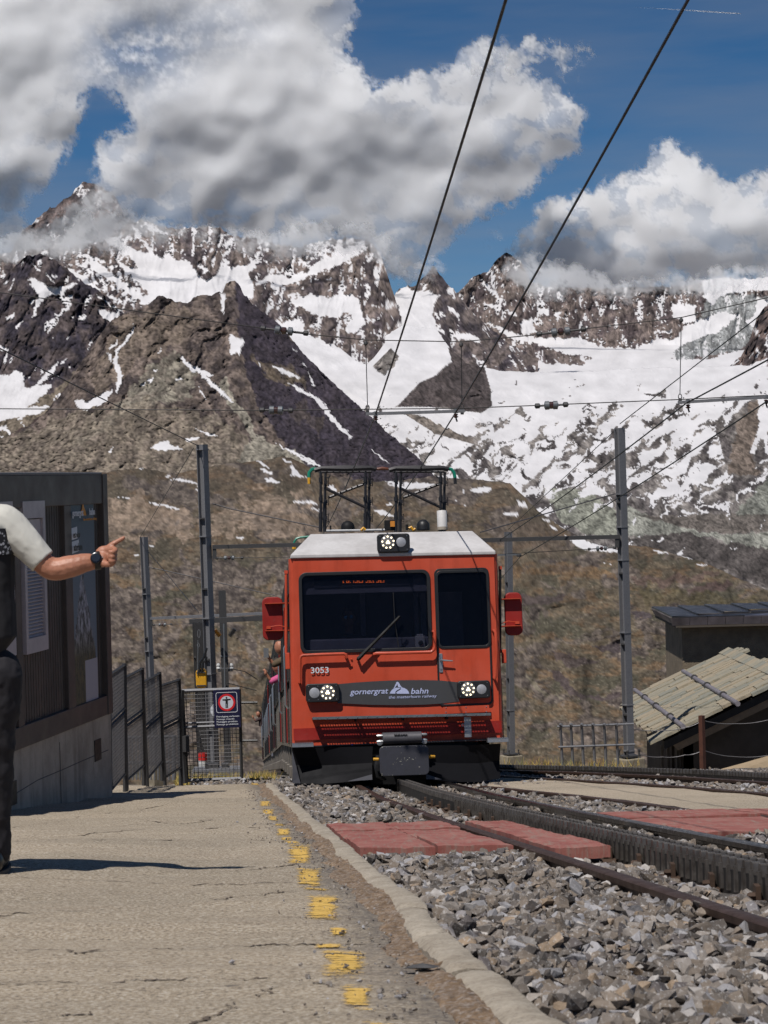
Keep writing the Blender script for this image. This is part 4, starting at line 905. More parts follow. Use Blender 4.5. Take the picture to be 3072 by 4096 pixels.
# ---- red crossing boards
b = MatB('worn red board'); rn = b.noise(5, 6, .65, stretch=(1, 1, 1)); rn2 = b.noise(3.5, 6, .7, stretch=(9, 1, 1))
c = b.mix(b.rng(rn, .35, .66), (.25, .065, .050), (.34, .145, .115)); c = b.mix(b.rng(rn2, .50, .66, 0, .85), c, (.27, .19, .15)); c = b.mix(b.rng(b.noise(60, 3, .7), .56, .7, 0, .6), c, (.12, .05, .04))
b.set('Base Color', c).set('Roughness', .82).bump(rn2, .5, .01); M_RED_B = b.m
def panel(label, xf0, xf1, Y0, Y1, ncol, nrow, seed):
    r = random.Random(seed)
    t = thing('crossing_panel', label, 'crossing board', ((xf0(12.6) + xf1(12.6)) / 2, 12.6, G0(12.6)), group='red boards of the foot crossing')
    for i in range(ncol):
        for j in range(nrow):
            ya, yb = Y0 + (Y1 - Y0) * j / nrow, Y0 + (Y1 - Y0) * (j + 1) / nrow
            g = .009 + r.uniform(0, .006); dz = r.uniform(-.010, .008); tl = r.uniform(-.006, .006)
            def X(u, Y): return xf0(Y) + (xf1(Y) - xf0(Y)) * u
            u0, u1 = i / ncol + .008, (i + 1) / ncol - .008
            pts = []
            for Y in (ya + g, yb - g):
                for u in (u0, u1): pts.append(Vector((X(u, Y), Y, G0(Y) + .006 + dz + tl * (1 if u == u0 else -1))))
            p0, p1, p2, p3 = pts[0], pts[1], pts[3], pts[2]
            m = MB(); N = 10
            # slightly cupped surface with chipped rims
            vs = []
            for a in range(N + 1):
                for c in range(N + 1):
                    q = p0.lerp(p1, a / N).lerp(p3.lerp(p2, a / N), c / N)
                    e = min(a, N - a, c, N - c)
                    vs.append(q + Vector((0, 0, (.0 if e else -.006 * r.random()) + .003 * math.sin(a * .9 + i) + .0022 * r.random())))
            fs = [(a * (N + 1) + c, (a + 1) * (N + 1) + c, (a + 1) * (N + 1) + c + 1, a * (N + 1) + c + 1) for a in range(N) for c in range(N)]
            ring = [a * (N + 1) for a in range(N)] + [N * (N + 1) + c for c in range(N)] + [(N - a) * (N + 1) + N for a in range(N)] + [N - c for c in range(N)]
            nb = len(vs); vs += [vs[k] + Vector((0, 0, -.06)) for k in ring]
            fs += [(ring[k], ring[(k + 1) % len(ring)], nb + (k + 1) % len(ring), nb + k) for k in range(len(ring))]
            m.add(vs, fs, False); m.build('board', M_RED_B, t, world=True)
panel('red board panel between the kerb and the rusty rail', lambda Y: xk(Y) + .13, lambda Y: XC(Y) - .58, 11.0, 14.25, 2, 3, 1)
panel('red board panel between the rusty rail and the rack', lambda Y: XC(Y) - .44, lambda Y: XC(Y) - .16, 10.6, 14.1, 1, 3, 2)
panel('wide red board panel right of the dark rail', lambda Y: XC(Y) + .60, lambda Y: XC(Y) + 3.4, 11.9, 15.1, 3, 3, 3)

# ---- ballast of broken stone
rs = np.random.RandomState(3)
def hull_variant(r):
    for _ in range(20):
        p = r.normal(size=(12, 3)); p /= np.linalg.norm(p, axis=1)[:, None]; p *= np.array([1, .80, .52]) * (0.85 + .3 * r.rand(12, 1))
        bm = bmesh.new(); [bm.verts.new(tuple(q)) for q in p]; bm.verts.ensure_lookup_table()
        bmesh.ops.convex_hull(bm, input=bm.verts); bmesh.ops.triangulate(bm, faces=bm.faces)
        bm.verts.index_update(); V = np.array([v.co[:] for v in bm.verts]); T = np.array([[v.index for v in f.verts] for f in bm.faces]); bm.free()
        if len(T) > 8: return V, T
VAR = [hull_variant(rs) for _ in range(18)]
b = MatB('broken grey stone'); vc = b.N('ShaderNodeVertexColor'); vc.layer_name = 'Col'
pos = b.N('ShaderNodeNewGeometry').outputs['Position']
sn = b.noise(45, 6, .7, src=pos); sv = b.noise(120, 4, .65, src=pos, stretch=(1, .35, 1))
c = b.mix(b.rng(sn, .3, .7, 0, .55), vc.outputs[0], b.mix(1.0, vc.outputs[0], (.42, .38, .35), 'MULTIPLY')); c = b.mix(b.rng(sv, .56, .68, 0, .55), c, (.52, .51, .50))
b.set('Base Color', c).set('Roughness', .85).set('Specular IOR Level', .35).bump(sn, .5, .006); M_STONE = b.m
PAL = np.array([(.17, .152, .135), (.27, .25, .23), (.11, .10, .092), (.205, .175, .145), (.32, .325, .345), (.42, .41, .40), (.175, .15, .125), (.30, .235, .17), (.11, .10, .10), (.22, .215, .225)])
PW = np.array([.19, .14, .14, .15, .10, .055, .11, .035, .05, .03]); PW /= PW.sum()
def stones(name, X, Y, Z, size, label_kind='stuff'):
    n = len(X); vi = rs.randint(0, len(VAR), n)
    VS, TS, CS = [], [], []; base = 0
    ci = rs.choice(len(PAL), n, p=PW); colr = PAL[ci] * (.75 + .5 * rs.rand(n, 1)) * np.array((1.04, 1.0, .97))
    qn = rs.normal(size=(n, 4)); qn[:, 1:3] *= .32; qn /= np.linalg.norm(qn, axis=1)[:, None]
    w, x, y, z = qn.T
    Rm = np.stack([1 - 2 * (y * y + z * z), 2 * (x * y - z * w), 2 * (x * z + y * w), 2 * (x * y + z * w), 1 - 2 * (x * x + z * z), 2 * (y * z - x * w), 2 * (x * z - y * w), 2 * (y * z + x * w), 1 - 2 * (x * x + y * y)], -1).reshape(n, 3, 3)
    for k, (V, T) in enumerate(VAR):
        id_ = np.where(vi == k)[0]
        if not len(id_): continue
        P = np.einsum('nij,vj->nvi', Rm[id_], V) * size[id_, None, None] + np.stack([X[id_], Y[id_], Z[id_]], -1)[:, None, :]
        VS.append(P.reshape(-1, 3)); TS.append((T[None] + (np.arange(len(id_)) * len(V))[:, None, None] + base).reshape(-1, 3))
        CS.append(np.repeat(colr[id_], len(V), 0)); base += len(id_) * len(V)
    V = np.concatenate(VS); C = np.concatenate([np.concatenate(CS), np.ones((len(V), 1))], 1)
    me = np_mesh(name, V, tris=np.concatenate(TS), mat=M_STONE, smooth=False, attrs={'Col': ('FLOAT_COLOR', C)})
    return link(name, me, kind=label_kind)
def ballast_ok(X, Y):
    xc = np.interp(Y, _cy, _cx); kx = np.interp(Y, _ky, _kx)
    ok = (X > kx + .125) | (Y > 27.2); ok &= X < .19 * Y + .8
    ok &= ~((np.abs(X - xc + .52) < .034)) & ~((np.abs(X - xc - .52) < .034))
    ok &= ~((np.abs(X - xc) < .085))
    pan = ((Y > 10.95) & (Y < 14.3) & (X < xc - .5)) | ((Y > 10.55) & (Y < 14.15) & (X > xc - .5) & (X < xc - .05)) | ((Y > 11.85) & (Y < 15.15) & (X > xc + .58) & (X < xc + 3.42))
    ok &= ~pan
    ax = np.interp(-Y, [-p.y for p in A_], [p.x for p in A_]); bx_ = np.interp(-Y, [-p.y for p in B_], [p.x for p in B_])
    ok &= ~((X > ax - .04) & (X < bx_ + .04) & (Y < A_[0].y + .5))
    return ok
def scatter(n, y0, y1, s0, s1, pile):
    # uniform over the ground seen: sample by area
    Y = y0 + (y1 - y0) * rs.rand(n); X = -3.2 + 9.2 * rs.rand(n)
    k = ballast_ok(X, Y) & (X > -1.6 - .085 * np.maximum(Y - 16, 0)) & (X < .19 * Y + .8); X, Y = X[k], Y[k]
    xc = np.interp(Y, _cy, _cx)
    prof = np.where(np.abs(X - xc) < .48, -.085, -.075) + .045 * fbm(X / .5, Y / .5, 3, 91)
    prof = prof + .02 * sm(.0, .25, xc - .6 - X) - .045 * (np.abs(X - xc) < .24)
    pan = (Y > 10.2) & (Y < 14.6) & (X < xc - .1); prof = prof - .01 * pan
    return X, Y, np.where(Y < 36, -(0.6 + .12 * Y), -.1367 * Y) + prof + pile * rs.rand(len(X)), s0 + (s1 - s0) * rs.rand(len(X)) ** 1.6
sets = [scatter(38000, 4.0, 7.5, .019, .046, .035), scatter(64000, 7.5, 13, .020, .047, .035), scatter(46000, 13, 20, .026, .048, .03), scatter(30000, 20, 31, .034, .06, .03)]
X, Y, Z, S = [np.concatenate(a) for a in zip(*sets)]
stones('ballast', X, Y, Z, S)
print('STONES', len(X))
# fine bed under the stones
gxb = np.linspace(-4, 9, 130); gyb = np.linspace(2.5, 34, 300)
def bedz(X, Y):
    xc = np.interp(Y, _cy, _cx); return np.where(Y < 36, -(0.6 + .12 * Y), -.1367 * Y) - .095 + .02 * fbm(X / .3, Y / .3, 3, 93) - .4 * (X < np.interp(Y, _ky, _kx) + .05) * (Y < 27.5) - 1.0 * np.maximum(0, xc - 2.4 - X) * (Y > 27.5)
b = MatB('dark gravel bed'); pos = b.N('ShaderNodeNewGeometry').outputs['Position']; vv = b.noise(38, 5, .75, src=pos)
b.set('Base Color', b.mix(b.rng(vv, .35, .65), (.035, .031, .028), (.19, .17, .155))).set('Roughness', 1).bump(vv, 1.0, .03)
sheet('gravel_bed', gxb, gyb, bedz, b.m, kind='stuff')
# loose pebbles on the platform edge
n = 1500; Y = 3.5 + 20 * rs.rand(n) ** 1.3; X = np.interp(Y, _ky, _kx) - .03 - np.abs(rs.normal(size=n)) * .16
stones('loose_grit', X, Y, plat_z(X, Y) + .007, .003 + .008 * rs.rand(n) ** 3)
# one flat dark stone beside the kerb
g = gnd(1692, 3870); m = MB()
V, T = VAR[3]; m.add([(v[0] * .052, v[1] * .035, v[2] * .022) for v in V], [tuple(int(i) for i in t) for t in T])
o = m.build('loose_stone', simple('dark slate', (.07, .068, .07), .8, 0, .3, 20), None); o.location = (g.x, g.y, float(plat_z(np.array(g.x), np.array(g.y))) + .022)
tag(o, 'flat dark loose stone lying on the dirt beside the kerb', 'stone')
# ================================================================== the red rack train
YT = 25.3
T0 = Vector((XC(YT) + .03, YT, G0(YT) + .02))
ty = Vector((-.062, 1, -.12)).normalized(); tx = Vector((1, .062, 0)).normalized(); tz = tx.cross(ty)
MT = Matrix(((tx.x, ty.x, tz.x, T0.x), (tx.y, ty.y, tz.y, T0.y), (tx.z, ty.z, tz.z, T0.z), (0, 0, 0, 1)))
def FL(px, py, yl=0.0):
    r = ray(px, py); n = ty; d = (T0 + ty * yl).dot(n) / r.dot(n); p = r * d - T0
    return Vector((p.dot(tx), yl, p.dot(tz)))
def C1(x, y, yl=0.0): return FL(1000 + .6932 * x, 1800 + .6932 * y, yl)
def C2(x, y, yl=0.0): return FL(1000 + .6932 * x, 2400 + .6932 * y, yl)
def root_at(name, label, cat, M, group=None):
    o = thing(name, label, cat, M.translation, M.to_euler(), group); return o

def curve_plate(outer, holes=(), thick=.01, bevel=0.0):
    """flat plate in the x-z plane with holes; outer/holes: lists of (x, z). returns (verts, faces) around y = 0"""
    cu = bpy.data.curves.new('tmp', 'CURVE'); cu.dimensions = '2D'; cu.fill_mode = 'BOTH'; cu.extrude = thick / 2 - bevel; cu.bevel_depth = bevel; cu.bevel_resolution = 1
    for L in (outer, *holes):
        s = cu.splines.new('POLY'); s.points.add(len(L) - 1); s.use_cyclic_u = True
        for i, p in enumerate(L): s.points[i].co = (p[0], p[1], 0, 1)
    o = bpy.data.objects.new('tmp', cu); me = o.to_mesh()
    vs = [Vector((v.co.x, v.co.z, v.co.y)) for v in me.vertices]; fs = [tuple(p.vertices) for p in me.polygons]
    o.to_mesh_clear(); bpy.data.objects.remove(o); bpy.data.curves.remove(cu)
    return vs, fs
def rrect(x0, x1, z0, z1, r, n=6):
    L = []
    for cx, cz, a0 in ((x1 - r, z1 - r, 0), (x0 + r, z1 - r, 90), (x0 + r, z0 + r, 180), (x1 - r, z0 + r, 270)):
        for i in range(n + 1):
            a = R_(a0 + 90 * i / n); L.append((cx + r * math.cos(a), cz + r * math.sin(a)))
    return L
def plate(name, mat, parent, outer, holes=(), y=0.0, thick=.01, bevel=0.0, **props):
    vs, fs = curve_plate(outer, holes, thick, bevel)
    m = MB(); m.add([v + Vector((0, y, 0)) for v in vs], fs, bevel > 0); return m.build(name, mat, parent, **props)
def text_plate(name, s, mat, parent, x0, x1, z0, z1, y, thick=.004, shear=0.0, bold=0.0, M=None, **props):
    cu = bpy.data.curves.new('tmp', 'FONT'); cu.body = s; cu.size = 1; cu.extrude = .001; cu.shear = shear; cu.offset = bold; cu.resolution_u = 3
    o = bpy.data.objects.new('tmp', cu); me = o.to_mesh()
    V = [Vector(v.co) for v in me.vertices]; F = [tuple(p.vertices) for p in me.polygons]; o.to_mesh_clear(); bpy.data.objects.remove(o); bpy.data.curves.remove(cu)
    ax0, ax1 = min(v.x for v in V), max(v.x for v in V); ay0, ay1 = min(v.y for v in V), max(v.y for v in V)
    az = max(abs(v.z) for v in V) or 1
    P = [Vector((x0 + (v.x - ax0) / (ax1 - ax0) * (x1 - x0), y - (thick / 2) * (v.z / az), z0 + (v.y - ay0) / (ay1 - ay0) * (z1 - z0))) for v in V]
    if M is not None: P = [M @ p for p in P]
    m = MB(); m.add(P, F); return m.build(name, mat, parent, **props)

def paint(name, col, rough=.32, coat=.5, fade=.35):
    b = MatB(name); n = b.noise(2.2, 6, .6); n2 = b.noise(26, 4, .65); n3 = b.noise(3.2, 5, .6, stretch=(1.6, 1, .35))
    c = b.mix(b.rng(n, .36, .66, 0, fade), col, tuple(min(1, x * 1.15 + .035) for x in col)); c = b.mix(b.rng(n3, .50, .70, 0, .5), c, tuple(x * .55 for x in col)); c = b.mix(b.rng(n2, .6, .75, 0, .2), c, (.16, .12, .10))
    b.set('Base Color', c).set('Roughness', b.rng(n, .3, .7, rough + .1, rough + .3)).set('Coat Weight', coat * .12).set('Coat Roughness', .2).set('Specular IOR Level', .3)
    b.bump(b.noise(2.6, 3, .5), .12, .03); return b.m
M_RED = paint('sun faded red paint', (.46, .058, .022))
M_DRED = paint('dark red paint', (.25, .014, .009), .3, .3, .15)
M_ROOFW = simple('scuffed white roof paint', (.62, .60, .59), .45, 0, .22, 3, .1, 60, .002, col2=(.45, .43, .42))
M_BLACK = simple('black rubber', (.012, .012, .013), .45, 0, .2, 20)
M_BMET = simple('black painted steel', (.012, .012, .013), .6, .0, .3, 12, .15, 60, .002, spec=.2)
M_DGREY = simple('dark grey painted steel', (.030, .030, .036), .42, .1, .25, 10, .15, 80, .002)
M_ALU = simple('dull aluminium', (.46, .47, .48), .38, .8, .3, 14, .2, 90, .002)
M_SIDE = simple('brown grey side panels', (.125, .105, .092), .22, .35, .3, 1.5, .06, 8, .01, coat=.6)
M_BAND = simple('slate grey band', (.060, .060, .062), .4, .0, .2, 3, 0, 60, .002)
M_LET = simple('pale blue lettering', (.46, .50, .72), .5, 0, .08, 20)
M_NUM = simple('pale grey numerals', (.60, .64, .68), .5, 0, .08, 20)
M_YELP = simple('yellow plastic', (.72, .36, .015), .45, 0, .2, 20)
M_GREEN = simple('green coated horn', (.01, .22, .14), .35, 0, .2, 20)
M_INT = simple('dark cab interior', (.16, .165, .21), .7, 0, .3, 3)
M_INT2 = simple('grey cab fittings', (.62, .64, .74), .6, 0, .2, 6)
def glass_mat(name, tint=.45, col=(.016, .017, .026)):
    b = MatB(name); n = b.n; l = b.l
    t = b.N('ShaderNodeBsdfTransparent'); t.inputs[0].default_value = (tint, tint, tint * 1.08, 1)
    g = b.N('ShaderNodeBsdfGlossy'); g.inputs['Roughness'].default_value = .02; fr = b.N('ShaderNodeFresnel'); fr.inputs[0].default_value = 1.22
    d = b.N('ShaderNodeBsdfDiffuse'); d.inputs[0].default_value = (*col, 1)
    m1 = b.N('ShaderNodeMixShader'); m1.inputs[0].default_value = .12; l.new(t.outputs[0], m1.inputs[1]); l.new(d.outputs[0], m1.inputs[2])
    m2 = b.N('ShaderNodeMixShader'); l.new(fr.outputs[0], m2.inputs[0]); l.new(m1.outputs[0], m2.inputs[1]); l.new(g.outputs[0], m2.inputs[2])
    l.new(m2.outputs[0], n['Material Output'].inputs['Surface']); return b.m
M_GLASS = glass_mat('tinted cab glass', .62)
M_DGLASS = simple('black side window glass', (.008, .009, .011), .05, 0, .1, 2, coat=1.0)
def emit(name, col, s):
    b = MatB(name); b.set('Base Color', col).set('Emission Color', col).set('Emission Strength', s); return b.m
M_LED = emit('lit lamp cell', (1.0, .84, .55), 3.2)
M_LEDO = emit('orange display dots', (1.0, .16, .02), 1.5)

train = root_at('railcar', 'red rack railcar with white roof and lit headlights facing the camera, number 3053', 'train', MT, 'coupled railcars of the train')

# --- body outline at the front (x, z)
zr = C1(800, 612).z                                     # top of the red front
bl, br = C1(222, 625).x, C1(1432, 605).x
bl2, br2 = C2(243, 820).x, C2(1467, 800).x; zb = C2(800, 830).z
def XZ(p): return (p.x, p.z)
W0 = [XZ(C1(290, 710)), XZ(C1(1035, 705))]
wz0, wz1 = C2(660, 292).z, C1(660, 708).z; wx0, wx1 = (C1(290, 720).x + C2(298, 270).x) / 2, (C1(1030, 720).x + C2(1040, 270).x) / 2
dx0, dx1 = C2(1087, 300).x, C1(1366, 720).x + .012; dz0, dz1 = C2(1230, 275).z, C1(1230, 698).z
tl0 = C1(350, 486, .55).z
front = [(bl, zr), (bl2, C2(243, 815).z), (br2, C2(1467, 798).z), (br, C1(1432, 600).z)]
# front skin with window openings; its edges turn back round the corners
bev = .06
outer = rrect(bl, br, zb, zr, .02, 2)
plate('front_panel', M_RED, train, [(bl + .05, zr), (bl2 + .03, zb), (br2 - .05, zb), (br - .05, zr)], [rrect(wx0, wx1, wz0, wz1, .075), rrect(dx0, dx1, dz0, dz1, .06)], y=.02, thick=.04)
m = MB()
for s, xa, xb in ((-1, bl, bl2), (1, br, br2)):         # rounded front corners
    vs = []; N = 6
    for zz, xe in ((zr, xa), (zb, xb)):
        inner = xe - s * .10 + (0 if zz == zr else 0)
        for i in range(N + 1):
            a = R_(90 * i / N); vs.append((xe - s * .10 + s * .10 * math.sin(a) - s * 0, .10 - .10 * math.cos(a), zz))
    m.add(vs, [(i, i + 1, N + 2 + i, N + 1 + i) for i in range(N)], True)
build_split(m, 'corner_post', M_RED, train)
# body shell following the curve of the line
def path_local(s):
    """centre of the carriage s metres behind the front, in the train's own frame"""
    Y = YT + s * .99; w = Vector((XC(Y) + .03, Y, G0(Y) + .02)) - T0
    return Vector((w.dot(tx), w.dot(ty), w.dot(tz)))
hw = (br - bl) / 2; xm = (br + bl) / 2
def shell(parent, s0, s1, mats, name_prefix='', n=18):
    """roof, upper band, lower side along s0..s1"""
    ZT = tl0 - .03; sect = {'roof': [(-hw, zr - .05), (-hw * .95, zr + .02), (-hw * .74, ZT), (hw * .74, ZT), (hw * .95, zr + .02), (hw, zr - .05)],
            'side_panel': [(-hw, .50), (-hw, 1.42)], 'side_panel.': [(hw, .50), (hw, 1.42)]}
    Ss = [s0 + (s1 - s0) * i / n for i in range(n + 1)]
    def ext(prof, name, mat, smooth=True):
        m = MB(); vs = []; k = len(prof)
        for s in Ss:
            c = path_local(s)
            for (x, z) in prof: vs.append(c + Vector((x + xm, 0, z)))
        m.add(vs, [(i * k + j, i * k + j + 1, (i + 1) * k + j + 1, (i + 1) * k + j) for i in range(n) for j in range(k - 1)], smooth); return m.build(name, mat, parent)
    Ss0 = list(Ss); Ss[0] = max(Ss[0], 1.3); ext(sect['roof'], 'roof', mats[0]); Ss[0] = Ss0[0]
    for sg in (-1, 1):
        ext([(sg * hw, .45), (sg * hw, 1.2)], 'side_panel', mats[1])
        ext([(sg * (hw - .012), 1.2), (sg * (hw - .012), zr - .38)], 'window_band', mats[2])
        ext([(sg * hw, zr - .38), (sg * hw, zr - .05)], 'cantrail', mats[3])
        ext([(sg * hw * .86, .12), (sg * hw * .86, .50)], 'underframe', M_BMET)
    e = MB()
    for s in (s0 + (.25 if s0 < 1 else 0), s1):
        c = path_local(s); e.add([c + Vector((x + xm, 0, z)) for x, z in ((-hw + .01, .4), (-hw + .01, zr), (-hw * .74, ZT - .02), (hw * .74, ZT - .02), (hw - .01, zr), (hw - .01, .4))], [(0, 1, 2, 3, 4, 5)])
    e.build('end_wall', M_INT if s0 > 1 else M_BMET, parent) if s0 > 1 else None
    # details down the visible left side
    def on(s, x, z): return path_local(s) + Vector((xm - hw + x, 0, z))
    r = random.Random(int(s0) + 4); s = s0 + 1.1
    while s < s1 - 1.6:
        kind = r.choice(['win', 'win', 'door'])
        if kind == 'win':
            L = 1.35; m = MB(); m.add([on(s, -.004, 1.30), on(s + L, -.004, 1.30), on(s + L, -.004, (zr - .42)), on(s, -.004, (zr - .42))], [(0, 1, 2, 3)]); w = m.build('side_window', M_DGLASS, parent)
            f = MB(); f.tube([on(s, -.006, 1.30), on(s + L, -.006, 1.30), on(s + L, -.006, (zr - .42)), on(s, -.006, (zr - .42))], .014, 5, closed=True); f.build('window_frame', M_ALU if r.random() < .12 else M_BLACK, w)
            s += L + .22
        else:
            L = 1.3; m = MB(); m.add([on(s, -.02, .48), on(s + L, -.02, .48), on(s + L, -.02, zr - .36), on(s, -.02, zr - .36)], [(0, 1, 2, 3)]); d = m.build('side_door', M_DGLASS, parent)
            for e_, mt in ((s + .02, M_DRED), (s + L / 2, M_BLACK), (s + L, M_BLACK)):
                f = MB(); f.tube([on(e_, -.026, .5), on(e_, -.026, (zr - .42))], .008, 6); f.build('door_edge', mt if r.random() < .5 else M_BLACK, d)
            k = MB(); k.lathe([(.045, 0), (.045, .02), (.03, .035)], on(s + L + .12, -.0, 1.35), (-1, 0, 0), 12); k.build('door_button', M_DRED, d)
            f = MB(); f.tube([on(s - .08, -.01, .95), on(s - .08, -.04, 1.0), on(s - .08, -.04, 1.75), on(s - .08, -.01, 1.8)], .014, 6); f.build('grab_handle', M_ALU, d)
            s += L + .25
    for s in np.arange(s0 + .6, s1 - .5, 2.05):
        m = MB(); c = path_local(s); m.box(c + Vector((xm - hw * .93, .35, .28)), (.12, .7, .46)); m.box(c + Vector((xm - hw * .97, .35, .12)), (.10, .35, .16)); m.build('equipment_box', M_SIDE2, parent, bevel=.015)
    for s in (s0 + 2.6, s0 + 4.6, s1 - 4.4, s1 - 2.4):
        for sg in (-1, 1):
            m = MB(); c = path_local(s); m.lathe([(.38, 0), (.38, .03), (.35, .05), (.35, .11), (.1, .12)], c + Vector((xm + sg * .47, 0, .36)), (sg, 0, 0), 20); m.build('wheel', M_BMET, parent)
M_SIDE2 = simple('dusty underfloor boxes', (.16, .14, .12), .6, .2, .35, 4, .2, 30, .004)
shell(train, .10, 29.0, (M_ROOFD := simple('dusty grey roof', (.22, .20, .19), .6, .1, .3, 2), M_SIDE, M_BMET, M_BMET))
# first carriage side nearest the cab is a plain ribbed panel
def on0(s, x, z): return path_local(s) + Vector((xm - hw + x, 0, z))
m = MB()
for k in range(7): m.box(on0(.35 + k * .12, -.004, 1.15), (.012, .02, 1.4))
m.build('side_rib', M_SIDE, train)

# --- white roof cap
tl, trr = C1(350, 486, .55), C1(1283, 467, .55)
a0, a1 = C1(235, 606), C1(1415, 584); b0, b1 = C1(232, 626), C1(1417, 603)
m = MB(); vs = [b0, b1, a1, a0, tl, trr]
vs = [Vector(v) for v in vs]; vs[0].y = vs[1].y = -.025; vs[2].y = vs[3].y = -.03
bk = [Vector((b0.x, 1.1, b0.z)), Vector((b1.x, 1.1, b1.z)), Vector((a1.x, 1.1, a1.z)), Vector((a0.x, 1.1, a0.z)), Vector((tl.x, 1.4, tl.z)), Vector((trr.x, 1.4, trr.z))]
m.add(vs + bk, [(0, 1, 2, 3), (3, 2, 5, 4), (4, 5, 11, 10), (0, 3, 9, 6), (3, 4, 10, 9), (1, 7, 8, 2), (2, 8, 11, 5), (6, 9, 10, 11, 8, 7), (0, 6, 7, 1)])
m.build('roof_cap', M_ROOFW, train, bevel=.008)

# --- windows, seals
def ring(x0, x1, z0, z1, r, w, y, thick, name, mat, parent, wi=None):
    wi = w if wi is None else wi
    return plate(name, mat, parent, rrect(x0 - w, x1 + w, z0 - w, z1 + w, r + w), [rrect(x0 + wi * .0 + .004, x1 - .004, z0 + .004, z1 - .004, r)], y=y, thick=thick, bevel=.004)
ws = plate('windscreen', M_GLASS, train, rrect(wx0 + .002, wx1 - .002, wz0 + .002, wz1 - .002, .07), y=.028, thick=.008)
ring(wx0 + .012, wx1 - .012, wz0 + .012, wz1 - .012, .065, .028, -.004, .034, 'rubber_seal', M_BLACK, ws)
# sun visor band and destination display behind the glass
v0, v1 = C1(300, 800), C1(1020, 715)
plate('header_band', M_INT, train, [(wx0 - .02, C1(660, 824).z), (wx1 + .02, C1(660, 820).z), (wx1 + .02, wz1 + .03), (wx0 - .02, wz1 + .03)], y=.085, thick=.02)
d0, d1 = C1(372, 797, .06), C1(940, 722, .06)
disp = plate('destination_display', simple('display panel', (.030, .034, .055), .5, 0, .2, 300), train, [(d0.x, d0.z), (d1.x, d0.z + .01), (d1.x, d1.z), (d0.x, d1.z - .01)], y=.066, thick=.012)
m = MB(); rr = random.Random(4); x = 535
pats = ["11", "0", "101", "10", "01", "11", "111", "101", "11", "0", "111", "101", "1", "101", "11"]
for k in range(24):
    if k in (1, 5, 12, 18): continue
    for row in (0, 1):
        if row == 0 and k % 3 == 1: continue
        xx = 535 + k * 10.2; q0, q1 = C1(xx, 756 + row * 7 - k * .12, .055), C1(xx + rr.choice((5, 8)), 759.5 + row * 7 - k * .12, .055)
        m.bx(q0.x, q1.x, .053, .058, q1.z, q0.z)
build_split(m, 'display_dot', M_LEDO, disp)
# door with its own seal and window
sd0, sd1 = C2(1085, 605), C1(1377, 684)
sx0 = (C1(1065, 700).x + C2(1086, 560).x) / 2; sx1 = (C1(1378, 700).x + C2(1397, 560).x) / 2; sz0, sz1 = C2(1240, 607).z, C1(1220, 684).z
door = plate('cab_door', M_RED, train, rrect(sx0 + .012, sx1 - .012, sz0 + .012, sz1 - .012, .05), [rrect(dx0 + .004, dx1 - .004, dz0 + .004, dz1 - .004, .055)], y=-.005, thick=.02, bevel=.004)
plate('door_seal', M_BLACK, door, rrect(sx0, sx1, sz0, sz1, .06), [rrect(sx0 + .016, sx1 - .016, sz0 + .016, sz1 - .016, .05)], y=-.006, thick=.022, bevel=.004)
dw = plate('door_window', M_GLASS, train, rrect(dx0 + .006, dx1 - .006, dz0 + .006, dz1 - .006, .055), y=.0, thick=.008)
ring(dx0 + .014, dx1 - .014, dz0 + .014, dz1 - .014, .05, .020, -.012, .026, 'rubber_seal', M_BLACK, dw)
h0, h1 = C2(1093, 418), C2(1108, 310)
hd = plate('handle_plate', M_ALU, door, rrect(h0.x, h1.x, h0.z, h1.z, .004, 2), y=-.02, thick=.012, bevel=.002)
m = MB(); q = C2(1100, 350); q2 = C2(1166, 353); m.tube([Vector((q.x, -.02, q.z)), Vector((q.x, -.075, q.z)), Vector((q.x + .02, -.08, q.z)), Vector((q2.x, -.08, q2.z))], [.012, .012, .012, .008], 8); m.lathe([(.012, 0), (.012, .012)], (C2(1101, 396).x, -.022, C2(1101, 396).z), (0, -1, 0), 10)
m.build('door_handle', M_ALU, door)
# --- interior
m = MB(); zf = C2(600, 290).z - .1
m.add([(bl + .05, 1.7, zf - .2), (br - .05, 1.7, zf - .2), (br - .05, 1.7, zr), (bl + .05, 1.7, zr)], [(0, 1, 2, 3)])
m.add([(bl + .04, .1, zf - .2), (bl + .04, 1.7, zf - .2), (bl + .04, 1.7, zr), (bl + .04, .1, zr)], [(0, 1, 2, 3)]); m.add([(br - .04, .1, zf - .2), (br - .04, 1.7, zf - .2), (br - .04, 1.7, zr), (br - .04, .1, zr)], [(0, 1, 2, 3)])
m.add([(bl + .04, .1, zf - .2), (br - .04, .1, zf - .2), (br - .04, 1.7, zf - .2), (bl + .04, 1.7, zf - .2)], [(0, 1, 2, 3)]); m.add([(bl + .04, .1, zr), (br - .04, .1, zr), (br - .04, 1.7, zr), (bl + .04, 1.7, zr)], [(0, 1, 2, 3)])
m.build('cab_lining', M_INT, train)
for (xa, xb, ya, yb, mt) in ((640, 662, 826, 1080, M_INT2), (948, 966, 824, 1010, M_INT2), (985, 1010, 824, 980, M_INT2), (680, 830, 830, 1040, M_INT), (1085, 1220, 818, 1080, M_INT2)):
    q0, q1 = C1(xa, yb, 1.5), C1(xb, ya, 1.5); m = MB(); m.bx(q0.x, q1.x, 1.45, 1.5, q0.z - .3, q1.z); m.build('partition_post', mt, train)
q0, q1 = C2(340, 290), C2(1030, 240); m = MB(); m.bx(wx0, wx1, .14, .55, q0.z - .3, C2(600, 225, .3).z); m.build('driving_desk', M_INT, train, bevel=.02)
